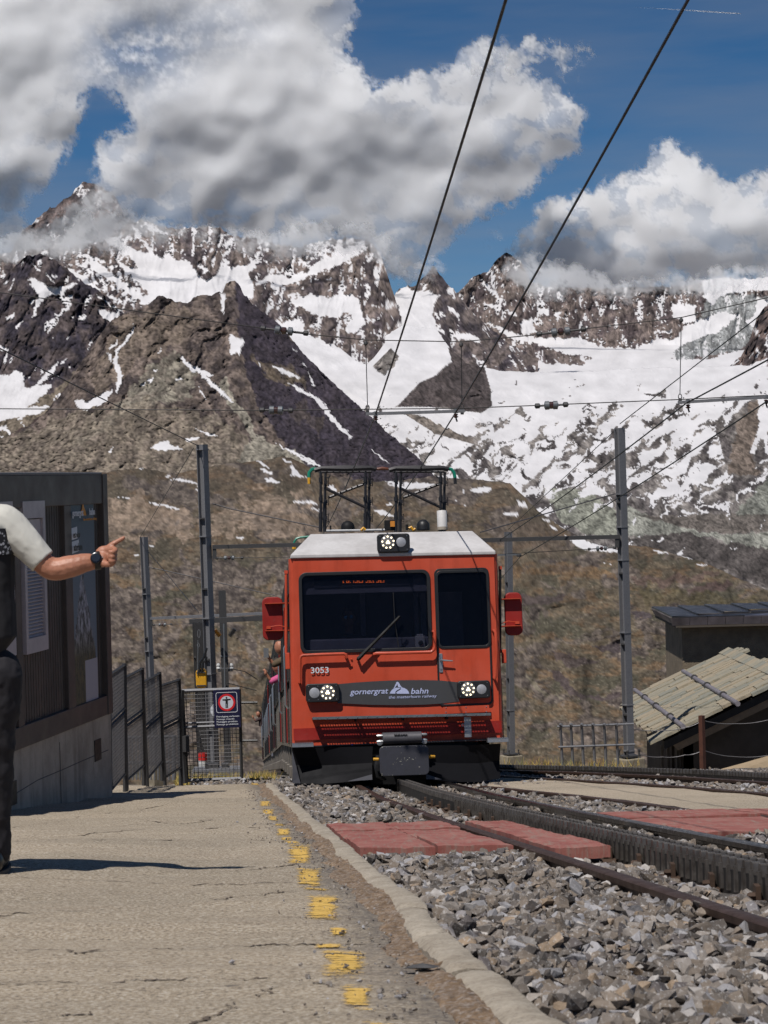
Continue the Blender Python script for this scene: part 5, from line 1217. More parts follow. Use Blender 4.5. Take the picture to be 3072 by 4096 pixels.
q0, q1 = C2(955, 272, .07), C2(1008, 206, .07); m = MB(); m.bx(q0.x, q1.x, .07, .13, q0.z, q1.z); m.bx(q0.x + .02, q1.x - .015, .08, .12, q1.z, q1.z + .022); c_ = m.build('windscreen_camera', simple('pale grey camera box', (.42, .44, .46), .5, 0, .1, 20), train, bevel=.006)
q = C2(985, 247, .07); m = MB(); m.lathe([(.030, 0), (.030, .02), (.022, .024)], (q.x, .07, q.z), (0, -1, 0), 16); m.build('camera_lens', M_BLACK, c_)
# --- grey band, lettering, logo
band = [C2(505, 486), C2(600, 477), C2(700, 470), C2(850, 463), C2(1000, 462), C2(1100, 465), C2(1205, 475), C2(1205, 586), C2(1100, 598), C2(1000, 604), C2(850, 607), C2(700, 605), C2(600, 600), C2(505, 596)]
plate('grey_band', M_BAND, train, [XZ(p) for p in band], y=-.018, thick=.006)
def tp(s, x0, x1, yt, yb, mat, name, shear=.22, bold=.012, lbl=None):
    a, c = C2(x0, yb), C2(x1, yt); o = text_plate(name, s, mat, train, a.x, c.x, a.z, c.z, -.024, shear=shear, bold=bold)
    return o
tp('gornergrat', 576, 797, 513, 557, M_LET, 'lettering'); tp('bahn', 928, 1028, 507, 543, M_LET, 'lettering'); tp('the matterhorn railway', 800, 1076, 545, 575, M_LET, 'lettering', .15, .004)
tp('3053', 351, 453, 386, 424, M_NUM, 'number', 0.0, .012)
lg = [(805, 540), (812, 527), (822, 515), (833, 510), (842, 506), (858, 507), (868, 508), (858, 516), (846, 522), (838, 530), (838, 541)]
lg2 = [(847, 541), (843, 534), (850, 528), (862, 521), (872, 513), (862, 508), (875, 506), (890, 508), (905, 517), (915, 530), (918, 541)]
lg3 = [(826, 511), (832, 503), (838, 488), (842, 484), (843, 476), (850, 472), (857, 476), (862, 484), (866, 492), (872, 500), (880, 507), (866, 504), (856, 505), (852, 496), (850, 484), (846, 492), (840, 500), (836, 508)]
for L in (lg, lg2, lg3): plate('mountain_emblem', M_LET, train, [XZ(C2(*p)) for p in L], y=-.024, thick=.005)
# --- lamps
def lamp(name, x0, x1, y0, y1, led, plain, Cf, parent, yl=-.05, lbl=None):
    a, c = Cf(x0, y1), Cf(x1, y0); h = plate(name, M_BLACK, parent, rrect(a.x, c.x, a.z, c.z, .03), y=yl, thick=.07, bevel=.01, **({'label': lbl} if lbl else {}))
    lx, ly, r = led; q = Cf(lx, ly); R = abs(Cf(lx + r, ly).x - q.x); y = yl - .037
    m = MB(); m.lathe([(R, 0), (R, .006), (R * .95, .008)], (q.x, y + .004, q.z), (0, -1, 0), 24); m.build('reflector', simple('lamp reflector', (.20, .20, .21), .4, .4), h)
    m = MB()
    for k in range(9): a_ = R_(40 * k + 12); m.lathe([(R * .12, 0), (R * .11, .006), (R * .06, .009)], (q.x + R * .78 * math.cos(a_), y - .004, q.z + R * .78 * math.sin(a_)), (0, -1, 0), 8)
    for a_ in (90, 210, 330): m.lathe([(R * .15, 0), (R * .14, .006)], (q.x + R * .16 * math.cos(R_(a_)), y - .004, q.z + R * .16 * math.sin(R_(a_))), (0, -1, 0), 8)
    build_split(m, 'lamp_cell', M_LED, h)
    lx, ly, r = plain; q = Cf(lx, ly); R = abs(Cf(lx + r, ly).x - q.x); m = MB(); m.lathe([(R, -.0), (R, .005), (R * .7, .012), (R * .1, .016)], (q.x, y + .004, q.z), (0, -1, 0), 24); m.build('marker_lens', simple('frosted lamp lens', (.36, .37, .40), .35, .1, .2, 60), h)
    m = MB()
    for u in (.07, .36, .93):
        for v in (.1, .9): m.lathe([(.006, 0), (.004, .004)], (a.x + (c.x - a.x) * u, yl - .036, a.z + (c.z - a.z) * v), (0, -1, 0), 6)
    build_split(m, 'lamp_screw', M_ALU, h)
lamp('headlight', 327, 508, 485, 588, (447, 535, 44), (371, 537, 30), C2, train)
lamp('headlight', 1200, 1376, 468, 566, (1255, 517, 42), (1332, 516, 28), C2, train)
lamp('roof_headlight', 738, 914, 488, 590, (794, 536, 42), (869, 535, 28), C1, train, yl=-.04)
# --- handrails
def rail_(pts, r=.019, yo=-.085, Cf=C2, mat=None, ends=True):
    P = [Cf(*p) for p in pts]; P = [Vector((p.x, yo, p.z)) for p in P]
    if ends: P = [Vector((P[0].x, 0, P[0].z))] + P + [Vector((P[-1].x, 0, P[-1].z))]
    m = MB(); m.tube(P, r, 8); return m.build('handrail', mat or M_RED, train)
rail_([(286, 478), (287, 345), (292, 328), (304, 321), (420, 316), (540, 312), (552, 318), (555, 330)])
rail_([(716, 314), (726, 310), (900, 306), (1040, 302), (1056, 290), (1064, 270), (1062, 190), (1056, 182)])
rail_([(1403, 178), (1412, 190), (1418, 300), (1414, 440), (1409, 452)])
# --- wiper
p0, p1 = C2(622, 343), C2(862, 96)
m = MB(); m.tube([(p0.x, -.02, p0.z), (p0.x, -.09, p0.z)], .018, 8); m.tube([(p0.x, -.09, p0.z), (p0.x * .6 + p1.x * .4, -.085, p0.z * .6 + p1.z * .4)], [.028, .022], 6); m.tube([(p0.x * .62 + p1.x * .38, -.085, p0.z * .62 + p1.z * .38), (p1.x, -.05, p1.z)], [.022, .016], 6)
q0 = C2(660, 300); m.tube([(p0.x + .03, -.07, p0.z + .01), (p1.x - .005, -.055, p1.z - .012)], .0045, 5)
w_ = m.build('wiper', M_BMET, train)
m = MB(); a_, b_ = C1(826, 822), C2(858, 275); m.tube([(a_.x, -.02, a_.z), (a_.x + .006, -.024, (a_.z + b_.z) / 2), (b_.x, -.02, b_.z)], .006, 5); m.build('wiper_blade', M_BLACK, w_)
for yy_ in (342, 380): q = C2(585, yy_); m = MB(); m.lathe([(.012, 0), (.012, .014), (.006, .022)], (q.x, 0, q.z), (0, -1, 0), 10); m.build('bolt', M_RED, train)
# --- grating step that throws the slotted shade
g0, g1 = C2(357, 684), C2(1374, 660); gd = .27
def gz_(x): return g0.z + (g1.z - g0.z) * (x - g0.x) / (g1.x - g0.x)
m = MB(); rows = [(.016, .021), (.045, .064), (.094, .112), (.143, .160), (.192, .209), (.239, .254)]
sl = (g1.z - g0.z)
def strip(y0_, y1_, xa=None, xb=None, h=.008):
    xa = g0.x if xa is None else xa; xb = g1.x if xb is None else xb
    m.prism([(xa, -y0_, gz_(xa) - h), (xa, -y1_, gz_(xa) - h), (xa, -y1_, gz_(xa)), (xa, -y0_, gz_(xa))], (xb - xa, 0, gz_(xb) - gz_(xa)))
yp = 0
for ra, rb in rows + [(gd, gd)]:
    strip(yp, ra); yp = rb
secs = [(390, 612), (632, 878), (905, 1118), (1180, 1338)]; edges = [g0.x] + [C2(x, 680).x for s_ in secs for x in s_] + [g1.x]
for i in range(0, len(edges), 2): strip(.001, gd - .001, edges[i], edges[i + 1], .0075)
for (xa, xb) in secs:
    xa, xb = C2(xa, 680).x, C2(xb, 680).x; n_ = int((xb - xa) / .0305)
    for k in range(1, n_):
        x = xa + (xb - xa) * k / n_; strip(.002, gd - .002, x - .0045, x + .0045, .007)
for xx in (605, 878, 1130): q = C2(xx, 690); m.bx(q.x - .006, q.x + .006, -gd, 0, gz_(q.x) - .05, gz_(q.x) - .010)
gr = m.build('step_grating', M_BMET, train)
m = MB(); m.prism([(g0.x, -gd - .02, g0.z - .016), (g0.x, -gd - .028, g0.z - .016), (g0.x, -gd - .028, g0.z + .014), (g0.x, -gd - .02, g0.z + .014)], (g1.x - g0.x, 0, g1.z - g0.z)); m.build('edge_strip', simple('blue grey edge strip', (.16, .19, .21), .5, .4, .4, 20), gr)
m = MB()
for i in range(18):
    x = g0.x + (g1.x - g0.x) * (i + .5) / 18; m.lathe([(.007, 0), (.005, .006)], (x, -gd - .028, gz_(x)), (0, -1, 0), 6)
build_split(m, 'edge_bolt', M_ALU, gr)
a, c = C2(1113, 655), C2(1376, 606); rp = plate('red_kick_plate', M_RED, train, [(a.x, a.z), (c.x, a.z + .012), (c.x, c.z), (a.x, c.z - .008)], y=-.06, thick=.012)
m = MB()
for xx, yy_ in ((1128, 623), (1243, 619), (1360, 617), (1128, 648), (1243, 647), (1360, 645)): q = C2(xx, yy_); m.lathe([(.008, 0), (.006, .006)], (q.x, -.066, q.z), (0, -1, 0), 8)
build_split(m, 'plate_bolt', M_ALU, rp)
# lower front: dark red bulge, sill, lifting eye
a, c = C2(243, 812), C2(1467, 705)
plate('lower_front', M_DRED, train, [(bl2 + .02, a.z), (br2 - .03, a.z + .02), (br2 - .03, c.z + .02), (bl2 + .02, c.z)], y=-.012, thick=.02)
a, c = C2(245, 845), C2(1465, 812)
plate('front_sill', M_DGREY, train, [(bl2 + .02, a.z), (br2 - .02, a.z + .02), (br2 - .02, c.z + .01), (bl2 + .02, c.z)], y=-.02, thick=.05)
a, c = C2(1232, 792), C2(1267, 676); m = MB(); m.bx(a.x, c.x, -.16, -.145, a.z, c.z); m.tube([(a.x, -.16, c.z - .08), (a.x - .03, -.17, c.z - .08), (a.x - .035, -.17, c.z - .10), (a.x - .01, -.165, c.z - .105)], .006, 5); m.build('hanging_strap', M_ALU, train)
for (x0, x1, y0, y1) in ((243, 364, 825, 850), (1362, 1480, 796, 822)):      # silver corner steps
    a, c = C2(x0, y1), C2(x1, y0); m = MB(); m.bx(a.x, c.x, -.20, .05, a.z, c.z)
    for k in range(9): m.bx(a.x + (c.x - a.x) * (k + .1) / 9, a.x + (c.x - a.x) * (k + .75) / 9, -.205, .05, c.z, c.z + .008)
    m.build('corner_step', M_ALU, train)
# --- snow plough
def plow(pts_top, pts_bot):
    m = MB(); n = len(pts_top); vs = []
    for (x, y, yl) in pts_top: vs.append(C2(x, y, yl))
    for (x, y, yl) in pts_bot: vs.append(C2(x, y, yl))
    mid = [(vs[i] + vs[n + i]) / 2 + Vector((0, .10, 0)) for i in range(n)]
    allv = vs[:n] + mid + vs[n:]; back = [v + Vector((0, .03, 0)) for v in allv]
    fs = [(r * n + i, r * n + i + 1, (r + 1) * n + i + 1, (r + 1) * n + i) for r in range(2) for i in range(n - 1)]; k = 3 * n
    fs2 = [tuple(k + j for j in f)[::-1] for f in fs]
    m.add(allv + back, fs + fs2, True); return m
M_PLOW = simple('black plough', (.008, .008, .010), .6, 0, .3, 5, .1, 20, .003, spec=.12)
plow([(243, 850, .0), (420, 850, -.05), (560, 848, -.09), (708, 845, -.14)], [(248, 1058, .0), (420, 1062, -.16), (560, 1050, -.26), (706, 1036, -.36)]).build('snow_plough', M_PLOW, train)
plow([(1012, 840, -.14), (1160, 838, -.09), (1300, 836, -.05), (1446, 828, .0)], [(1016, 1032, -.36), (1160, 1050, -.26), (1334, 1050, -.16), (1444, 1028, .0)]).build('snow_plough', M_PLOW, train)
m = MB(); m.add([C2(243, 870, -.03), C2(292, 1058, -.10), C2(246, 1058, -.03)], [(0, 1, 2)]); m.add([C2(704, 1006, -.37), C2(706, 1037, -.38), C2(560, 1046, -.29)], [(0, 1, 2)]); m.add([C2(1016, 1004, -.37), C2(1016, 1034, -.38), C2(1110, 1036, -.31)], [(0, 1, 2)])
build_split(m, 'plough_flash', simple('grey plough edge', (.085, .085, .10), .5, .2, .2, 10), train)
m = MB(); q = [C2(700, 850, .0), C2(1015, 845, .0), C2(1015, 1060, .1), C2(700, 1065, .1)]; m.add(q, [(0, 1, 2, 3)]); m.bx(bl + .3, br - .3, .3, .5, .05, .55); m.build('front_underframe', M_BLACK, train)
# --- coupler box
a, c = C2(757, 832), C2(975, 760); m = MB(); m.lathe([((c.z - a.z) * .52, 0), ((c.z - a.z) * .52, c.x - a.x)], (a.x, -.34, (a.z + c.z) / 2), (1, 0, 0), 20); m.box(((a.x + c.x) / 2, -.26, (a.z + c.z) / 2), (c.x - a.x, .16, (c.z - a.z) * .98))
cz = m.build('coupler_socket', simple('grey cast socket', (.085, .082, .092), .5, .1, .25, 14, .2, 60, .002), train)
a2, c2_ = C2(830, 784, -.34), C2(905, 770, -.34); text_plate('maker_lettering', 'Sécheron', simple('raised dark lettering', (.03, .03, .032), .5), cz, a2.x, c2_.x, a2.z, c2_.z, -.34 - (c.z - a.z) * .50, thick=.02, bold=.01)
m = MB()
for sx, x in ((-1, a.x), (1, c.x)):
    for zq in (.25, .75): z_ = a.z + (c.z - a.z) * zq; m.lathe([(.018, 0), (.018, .05), (.012, .07)], (x, -.32, z_), (sx, 0, 0), 8)
    m.lathe([(.03, 0), (.035, .03), (.015, .034)], (x + sx * .035, -.30, a.z + .02), (0, -1, 0), 12)
build_split(m, 'socket_bolt', M_ALU, cz)
a, c = C2(740, 1010), C2(1008, 838)
cp = plate('coupler_cover', simple('scratched slate coupler cover', (.050, .050, .062), .45, .1, .25, 9, .1, 60, .002), train, rrect(a.x, c.x, a.z, c.z, .05), y=-.46, thick=.05, bevel=.006)
m = MB(); rr = random.Random(9)
for k in range(34):
    u, v = (rr.gauss(.5, .16), rr.gauss(.52, .14)) if k < 16 else (rr.random(), rr.choice((rr.random(), .01, .985)))
    u = min(max(u, .03), .97); v = min(max(v, .01), .985); s_ = rr.uniform(.002, .007); x, z = a.x + (c.x - a.x) * u, a.z + (c.z - a.z) * v
    m.box((x, -.486, z), (s_ * rr.uniform(1, 2.6), .0015, s_ * .8))
build_split(m, 'paint_chip', simple('bare chipped metal', (.62, .60, .50), .5), cp)
for (x0, x1, y0_) in ((711, 742, 919), (1005, 1068, 904)):
    q0, q1 = C2(x0, y0_, -.38), C2(x1, y0_, -.38); m = MB(); m.tube([q0, q1], .018, 8); m.build('release_handle', M_YELP, train)
q = C2(588, 836); m = MB(); m.prism([(q.x - .012, -.06, q.z + .012), (q.x + .012, -.06, q.z + .012), (q.x, -.06, q.z - .008)], (0, .02, 0)); m.build('blue_valve', simple('blue valve', (.01, .05, .45), .4), train)
m = MB()
for s_ in range(3): m.tube([C2(735 + s_ * 5, 900, -.2), C2(722 + s_ * 8, 960, -.25), C2(735 + s_ * 8, 1020, -.25), C2(775 + s_ * 4, 1034, -.2)], .018, 7)
build_split(m, 'brake_hose', M_BLACK, train)
# --- mirrors
for (x0, x1, ya, yb, lbl, s) in ((80, 181, (1, 853), (2, 228), 'red wing mirror on the platform side', 1), (1479, 1560, (1, 827), (2, 200), 'red wing mirror on the track side', -1)):
    top = C1(x0, ya[1], .25); a = C2(x0, yb[1], .25); c = C1(x1, ya[1], .25)
    mr = plate('mirror', M_DRED, train, rrect(a.x, c.x, a.z, c.z, .06), y=.25, thick=.06, bevel=.012, label=lbl)
    plate('mirror_rim', M_BLACK, mr, rrect(a.x - .010, c.x + .010, a.z - .010, c.z + .010, .065), [rrect(a.x + .004, c.x - .004, a.z + .004, c.z - .004, .056)], y=.27, thick=.03)
    xb = bl + .0 if s > 0 else br - .0
    for f in (.86, .20):
        z_ = a.z + (c.z - a.z) * f; m = MB(); xa_ = a.x + .02 if s > 0 else c.x - .015; m.prism([(xa_, .20, z_ + .008), (xb, .20, z_ + .004), (xb, .20, z_ - .010), (xa_, .20, z_ - .006)], (0, -.05 if 0 else .012, 0)); m.box(((xa_ + xb) / 2, .17, z_), (abs(xa_ - xb), .09, .008)); m.build('mirror_bracket', M_RED, mr)
    m = MB(); z_ = a.z + (c.z - a.z) * .25; xx = a.x + .06 * 1 if s > 0 else c.x - .06; m.box((xx, .19, z_ + .015), (.05, .05, .035)); m.tube([(xx, .18, z_ + .02), ((xx + xb) / 2, .16, z_ + .035), (xb, .18, z_)], .006, 5); m.build('mirror_actuator', M_RED, mr)
# vertical corner tubes with red end boxes
for (x, yt, xb0, xb1, yb0, yb1, mt) in ((208, 705, 205, 228, 305, 400, M_RED), (1443, 680, 1456, 1476, 285, 365, M_BMET)):
    a, c = C1(x, yt, .12), C2(x, 305, .12); m = MB(); m.tube([a, c], .017, 8); m.build('corner_tube', mt, train)
    q = C1(x, yt, .12); m = MB(); m.box(q, (.04, .04, .04)); m.build('tube_cap', M_RED, train)
    a, c = C2(xb0, yb1, .12), C2(xb1, yb0, .12); m = MB(); m.bx(a.x, c.x, .08, .18, a.z, c.z); m.build('lamp_box', M_RED, train, bevel=.006)
# --- roof fittings
def RT(x, y, yl): return C1(x, y, yl)
m = MB(); zt = tl.z
m.tube([RT(440, 466, 1.0), RT(620, 464, 1.0), RT(790, 460, 1.0)], .014, 8); m.build('roof_pipe', simple('white cable pipe', (.6, .6, .6), .5), train)
def dome(x, y0, y1, r, yl, name, mat, flat=False):
    q = RT(x, y1, yl); R = abs(RT(x + r, y1, yl).x - q.x); H = RT(x, y0, yl).z - q.z; m = MB()
    prof = [(R, 0), (R, H * .35)] + [(R * math.cos(R_(a)), H * .35 + H * .65 * math.sin(R_(a))) for a in range(15, 90, 15)] if not flat else [(R, 0), (R, H * .97), (R * .93, H)]
    m.lathe(prof, q, (0, 0, 1), 20); return m.build(name, mat, train)
dome(1000, 400, 462, 38, 1.0, 'black_dome_aerial', M_BLACK); dome(565, 408, 468, 40, 1.2, 'dark_air_dome', M_BMET); dome(1110, 350, 445, 29, .9, 'white_aerial', simple('milky plastic', (.62, .60, .58), .5, 0, .1, 30), True); dome(1110, 444, 462, 30, .9, 'aerial_foot', simple('beige foot', (.36, .31, .25), .6), True)
q = RT(820, 430, 1.0); m = MB(); m.box(q + Vector((-.03, 0, -.01)), (.13, .12, .12)); m.build('switch_box', M_BMET, train); m = MB(); m.box(q + Vector((.0, -.07, 0)), (.055, .03, .07)); m.build('orange_block', simple('orange block', (.60, .22, .02), .5), train)
for pts in (((640, 465), (655, 450), (665, 462)), ((915, 455), (930, 445), (942, 462), (955, 455))):
    m = MB(); m.tube([RT(x, y, .95) for x, y in pts], .02, 7); m.build('yellow_cable', M_YELP, train)
m = MB(); m.bx(tl.x + .1, trr.x - .1, .8, 1.5, zt - .02, zt + .015); m.tube([RT(465, 470, 1.0), RT(465, 436, 1.0)], .012, 6); m.tube([RT(905, 462, .9), RT(905, 430, .9)], .018, 6); m.build('roof_plate', M_BMET, train)
# --- pantographs
M_PAN = simple('dark pantograph steel', (.035, .033, .036), .4, .4, .3, 10)
def pantograph(x0, cells, horn_side, lbl):
    m = MB(); yl = 1.9
    for (xa, xb) in cells:                                        # uprights (lower tube thick, upper thin) in two planes
        for (xu, y_off, dy) in ((xa - 14, 0, .0), (xa + 10, 0, .35), (xb - 10, 0, .0), (xb + 10, 0, .35)):
            top_y = 128; m.tube([RT(xu - 3, 472, yl + dy), RT(xu - 2, 300 if dy else 385, yl + dy)], .027, 6); m.tube([RT(xu - 2, 310 if dy else 395, yl + dy), RT(xu + (2 if dy else -2), top_y, yl + dy)], .019, 6)
            for yj in (175, 285, 380): q = RT(xu + (6 if dy else -6), yj + (12 if dy else 0), yl + dy); m.box(q, (.035, .05, .05)); m.tube([q + Vector((-.012, 0, .03)), q + Vector((.03, 0, .055)), q + Vector((.03, 0, -.055)), q + Vector((0, 0, -.035))], .006, 5)
        m.tube([RT(xa + 14, 223, yl), RT(xb - 2, 336, yl)], .020, 6); m.tube([RT(xa + 30, 274, yl + .3), RT(xb - 2, 190, yl + .3)], .020, 6)
        for xq in (xa + 25, xb - 25): m.tube([RT(xq + 14 * math.cos(R_(a)), 142 + 18 * math.sin(R_(a)), yl) for a in range(0, 190, 30)], .008, 5)
    return m
pan = []
for (xa, xb, c0, c1_, hs) in ((424, 678, 372, 728, -1), (858, 1112, 802, 1145, 1)):
    m = pantograph(0, [(xa, xb)], hs, ''); p = m.build('pantograph', M_PAN, train)
    m = MB()
    for dy in (-.18, .28):
        m.tube([RT(c0, 118, 2.1 + dy), RT(c0 + 40, 107, 2.1 + dy), RT((c0 + c1_) / 2, 102 if dy > 0 else 110, 2.1 + dy), RT(c1_ - 30, 104, 2.1 + dy), RT(c1_, 112, 2.1 + dy)], .034, 6)
    for t in np.linspace(.08, .92, 9): xq = c0 + (c1_ - c0) * t; m.tube([RT(xq, 106, 1.92), RT(xq, 106, 2.38)], .010, 5)
    m.tube([RT(c0 + 25, 128, 2.1), RT(c1_ - 25, 126, 2.1)], .014, 6); m.build('collector_head', M_PAN, p)
    hx = (c0 + 8, c0 - 14, c0 - 30, c0 - 32) if hs < 0 else (c1_ - 4, c1_ + 18, c1_ + 32, c1_ + 38)
    for dy in (-.16, .26):
        m = MB(); m.tube([RT(hx[0], 108, 2.1 + dy), RT(hx[1], 112, 2.1 + dy), RT(hx[2], 130, 2.1 + dy), RT(hx[3], 160, 2.1 + dy)], .023, 7); m.build('green_horn', M_GREEN, p)
        m = MB(); m.tube([RT(hx[3], 158, 2.1 + dy), RT(hx[3] + 2, 196, 2.1 + dy)], .022, 7)
        if hs < 0 and dy < 0: m.bx(RT(hx[3] - 7, 160, 1.9).x, RT(hx[3] + 4, 160, 1.9).x, 1.88, 1.92, RT(hx[3], 196, 1.9).z, RT(hx[3], 162, 1.9).z)
        m.build('horn_tip', M_YELP if hs < 0 and dy < 0 else M_PAN, p)
m = MB(); m.tube([RT(726, 110, 1.95), RT(765, 106, 1.95), RT(802, 110, 1.95)], [.016, .024, .016], 8); m.build('brown_insulator', simple('brown insulator', (.16, .05, .025), .3), train)
# second, further carriage with its own pantograph horn peeping over the roof
M2 = MT.copy()
car2 = root_at('railcar', 'rear railcar of the train curving away downhill behind the first', 'train', M2, 'coupled railcars of the train')
shell(car2, 29.8, 62.0, (M_ROOFD, M_SIDE, M_BMET, M_BMET), n=22)
m = MB(); cc = path_local(29.4); m.box(cc + Vector((xm, 0, 1.7)), (hw * 1.7, .8, 2.4)); m.build('gangway', M_BLACK, car2)
for px, py0 in ((262, 505),):
    m = MB(); m.tube([C1(345, 500, 24), C1(290, 505, 24), C1(268, 512, 24), C1(256, 530, 24), C1(254, 545, 24)], .03, 6); h = m.build('green_horn', M_GREEN, train)
    m = MB(); m.tube([C1(254, 540, 24), C1(254, 572, 24)], .05, 6); m.build('horn_tip', M_YELP, train)
# ================================================================== masts, wires, buildings, fences
def galv(name, col, rough=.6):
    b = MatB(name); n = b.noise(30, 6, .7); n2 = b.noise(3, 5, .6, stretch=(1, 1, .25)); v = b.N('ShaderNodeTexVoronoi'); v.inputs['Scale'].default_value = 45; b.l.new(b.coord(), v.inputs['Vector'])
    c = b.mix(b.rng(n, .35, .65), tuple(x * .72 for x in col), col); c = b.mix(b.rng(n2, .5, .7, 0, .4), c, tuple(x * .55 for x in col)); c = b.mix(b.rng(v.outputs['Distance'], .1, .5, 0, .2), c, tuple(min(1, x * 1.5) for x in col))
    b.set('Base Color', c).set('Roughness', rough).set('Metallic', .25); b.bump(n, .25, .004); return b.m
M_GALV = galv('weathered galvanised steel', (.185, .185, .195))
M_GALD = galv('dark weathered steel', (.060, .058, .058))
M_WIRE = simple('dark copper wire', (.020, .018, .018), .5, .4, .2, 10)
M_WIREL = simple('grey steel wire', (.11, .105, .11), .5, .5, .2, 10)
M_INS = simple('brown porcelain', (.05, .018, .014), .25, 0, .2, 20, coat=.6)
M_INSG = simple('grey insulator cap', (.16, .17, .18), .4, .2, .2, 20)
def conc(name, a, b_, sc=2.0, form=False):
    b = MatB(name); n = b.noise(sc, 7, .65); st = b.noise(2.4, 6, .65, stretch=(2.2, 2.2, .22)); f = b.noise(55, 4, .7)
    c = b.mix(b.rng(n, .35, .65), a, b_); c = b.mix(b.rng(st, .50, .68, 0, .55), c, tuple(x * .38 for x in a)); c = b.mix(b.rng(f, .56, .7, 0, .4), c, tuple(x * .4 for x in a))
    b.set('Base Color', c).set('Roughness', .92); b.bump(f, .4, .006); return b.m
M_CONC = conc('stained concrete', (.34, .28, .22), (.52, .44, .36))
M_FOOT = conc('mossy concrete footing', (.20, .165, .115), (.34, .30, .22), 5)
def mast(label, topP, baseP, Y, w=.24, yaw=.45, foot=True, mat=None, name='catenary_mast', base_up=0.0, bands=(), step=None, group='steel masts of the overhead line'):
    b0 = at(*baseP, Y); t0 = at(*topP, Y); H = (t0 - b0).length
    ax = (t0 - b0).normalized(); x_ = Vector((math.cos(yaw), math.sin(yaw), 0)); x_ = (x_ - ax * x_.dot(ax)).normalized(); y_ = ax.cross(x_)
    M = Matrix(((x_.x, y_.x, ax.x, b0.x), (x_.y, y_.y, ax.y, b0.y), (x_.z, y_.z, ax.z, b0.z), (0, 0, 0, 1)))
    o = thing(name, label, 'mast', M.translation, M.to_euler(), group); tf = w * .07
    o['kind'] = 'thing'
    m = MB(); h = w / 2
    prof = [(-h, -h), (h, -h), (h, -h + tf), (tf * .35, -h + tf), (tf * .35, h - tf), (h, h - tf), (h, h), (-h, h), (-h, h - tf), (-tf * .35, h - tf), (-tf * .35, -h + tf), (-h, -h + tf)]
    m.prism([(x, y, 0) for x, y in prof], (0, 0, H)); m.build('beam', mat or M_GALV, o)
    for f in bands:
        k = MB(); k.box((0, 0, H * f), (w * 1.12, w * 1.12, .022)); k.build('band', M_GALV, o)
    for f in np.arange(.13, .98, .215):                     # splice plates and stiffeners
        k = MB(); k.box((0, 0, H * f), (w * .96, w * .9, .03)); k.build('stiffener', M_GALD, o)
    if foot:
        k = MB(); k.box((0, 0, .03), (w * 2.2, w * 2.0, .03)); k.build('base_plate', M_GALD, o)
        k = MB()
        for sx in (-1, 1):
            for sy in (-1, 1): k.lathe([(.022, 0), (.022, .10), (.03, .10), (.03, .13)], (sx * w * .95, sy * w * .85, .03), (0, 0, 1), 6)
        build_split(k, 'anchor_bolt', M_GALD, o)
        k = MB(); k.box((0, 0, -.38), (w * 3.1, w * 2.6, .74)); k.build('footing', M_FOOT, o, bevel=.02)
    return o, H
def L_(Y, *pts): return [at(px, py, Y) for px, py in pts]
def wire(label, pts, r=.008, mat=None, name='wire', cat='wire', group='overhead wires', sag=0.0):
    m = MB()
    if sag:
        out = []
        for i in range(len(pts) - 1):
            for k in range(10): t = k / 10; p = Vector(pts[i]).lerp(Vector(pts[i + 1]), t); p.z -= sag * 4 * t * (1 - t); out.append(p)
        out.append(Vector(pts[-1])); pts = out
    m.tube(pts, r, 5); o = m.build(name, mat or M_WIRE, None); tag(o, label, cat, group); return o
def beam(name, label, cat, a, c, h, d, mat, group=None):
    a, c = Vector(a), Vector(c); t = (c - a).normalized(); u = Vector((0, 0, 1)); u = (u - t * u.dot(t)).normalized(); s = t.cross(u)
    o = thing(name, label, cat, a, group=group)
    m = MB(); P = [s * (d / 2) + u * (h / 2), s * (-d / 2) + u * (h / 2), s * (-d / 2) - u * (h / 2), s * (d / 2) - u * (h / 2)]; m.prism(P, c - a); m.build('beam', mat, o); return o
def insul(label, a, c, r=.032, thick=.05, name='line_insulator', world=True, cage=True):
    """rod, two porcelain drums and end fittings between a and c"""
    a, c = Vector(a), Vector(c); o = thing(name, label, 'insulator', (a + c) / 2, group='insulators in the cross-span wires'); ax = (c - a); L = ax.length; ax.normalize()
    m = MB(); m.tube([a, c], .012, 6); 
    for f in (.06, .94): m.lathe([(.012, -.03), (.028, -.02), (.028, .02), (.012, .03)], a + ax * L * f, ax, 8)
    m.build('rod', M_GALD, o, world=True)
    for f in (.36, .62): k = MB(); k.lathe([(.02, -.03), (.045, -.022), (.045, .022), (.02, .03)], a + ax * L * f, ax, 12); k.build('cap', M_INSG, o, world=True)
    k = MB(); k.lathe([(.02, -.03), (.038, -.02), (.038, .02), (.02, .03)], a + ax * L * .49, ax, 12); k.build('drum', M_INS, o, world=True)
    return o

# --- first portal behind the train
YP1, YP2 = 41.0, 60.0
mast('tall grey steel mast left of the train behind the no-passage sign', (808, 1778), (856, 3088), YP1, .16, 1.0, bands=(.015, .30, .47, .72, .985))
mast('tall grey steel mast right of the train beside the stone roof', (2478, 1712), (2517, 3030), YP1, .15, .55, bands=(.02, .16, .38, .60, .70, .80))
mast('farther grey steel mast left, above the mesh fence panels', (575, 2148), (618, 3060), YP2, .165, .9, bands=(.2, .5, .75))
mast('farther grey steel mast right, half behind the right wing mirror', (2033, 2128), (2045, 3020), YP2, .165, .5, bands=(.2, .62))
beam('cross_beam', 'dark steel cross beam joining the two tall masts above the white cab roof', 'beam', at(850, 2188, YP1), at(2478, 2147, YP1), .075, .10, M_GALD)
beam('cross_beam', 'grey steel cross beam between the farther left mast and the train', 'beam', at(600, 2474, YP2), at(1130, 2450, YP2), .075, .10, M_GALV)
beam('cross_beam', 'short dark beam on the yellow box pole reaching to the red mirror', 'beam', at(758, 2487, 45), at(1120, 2468, 45), .10, .12, M_GALD)
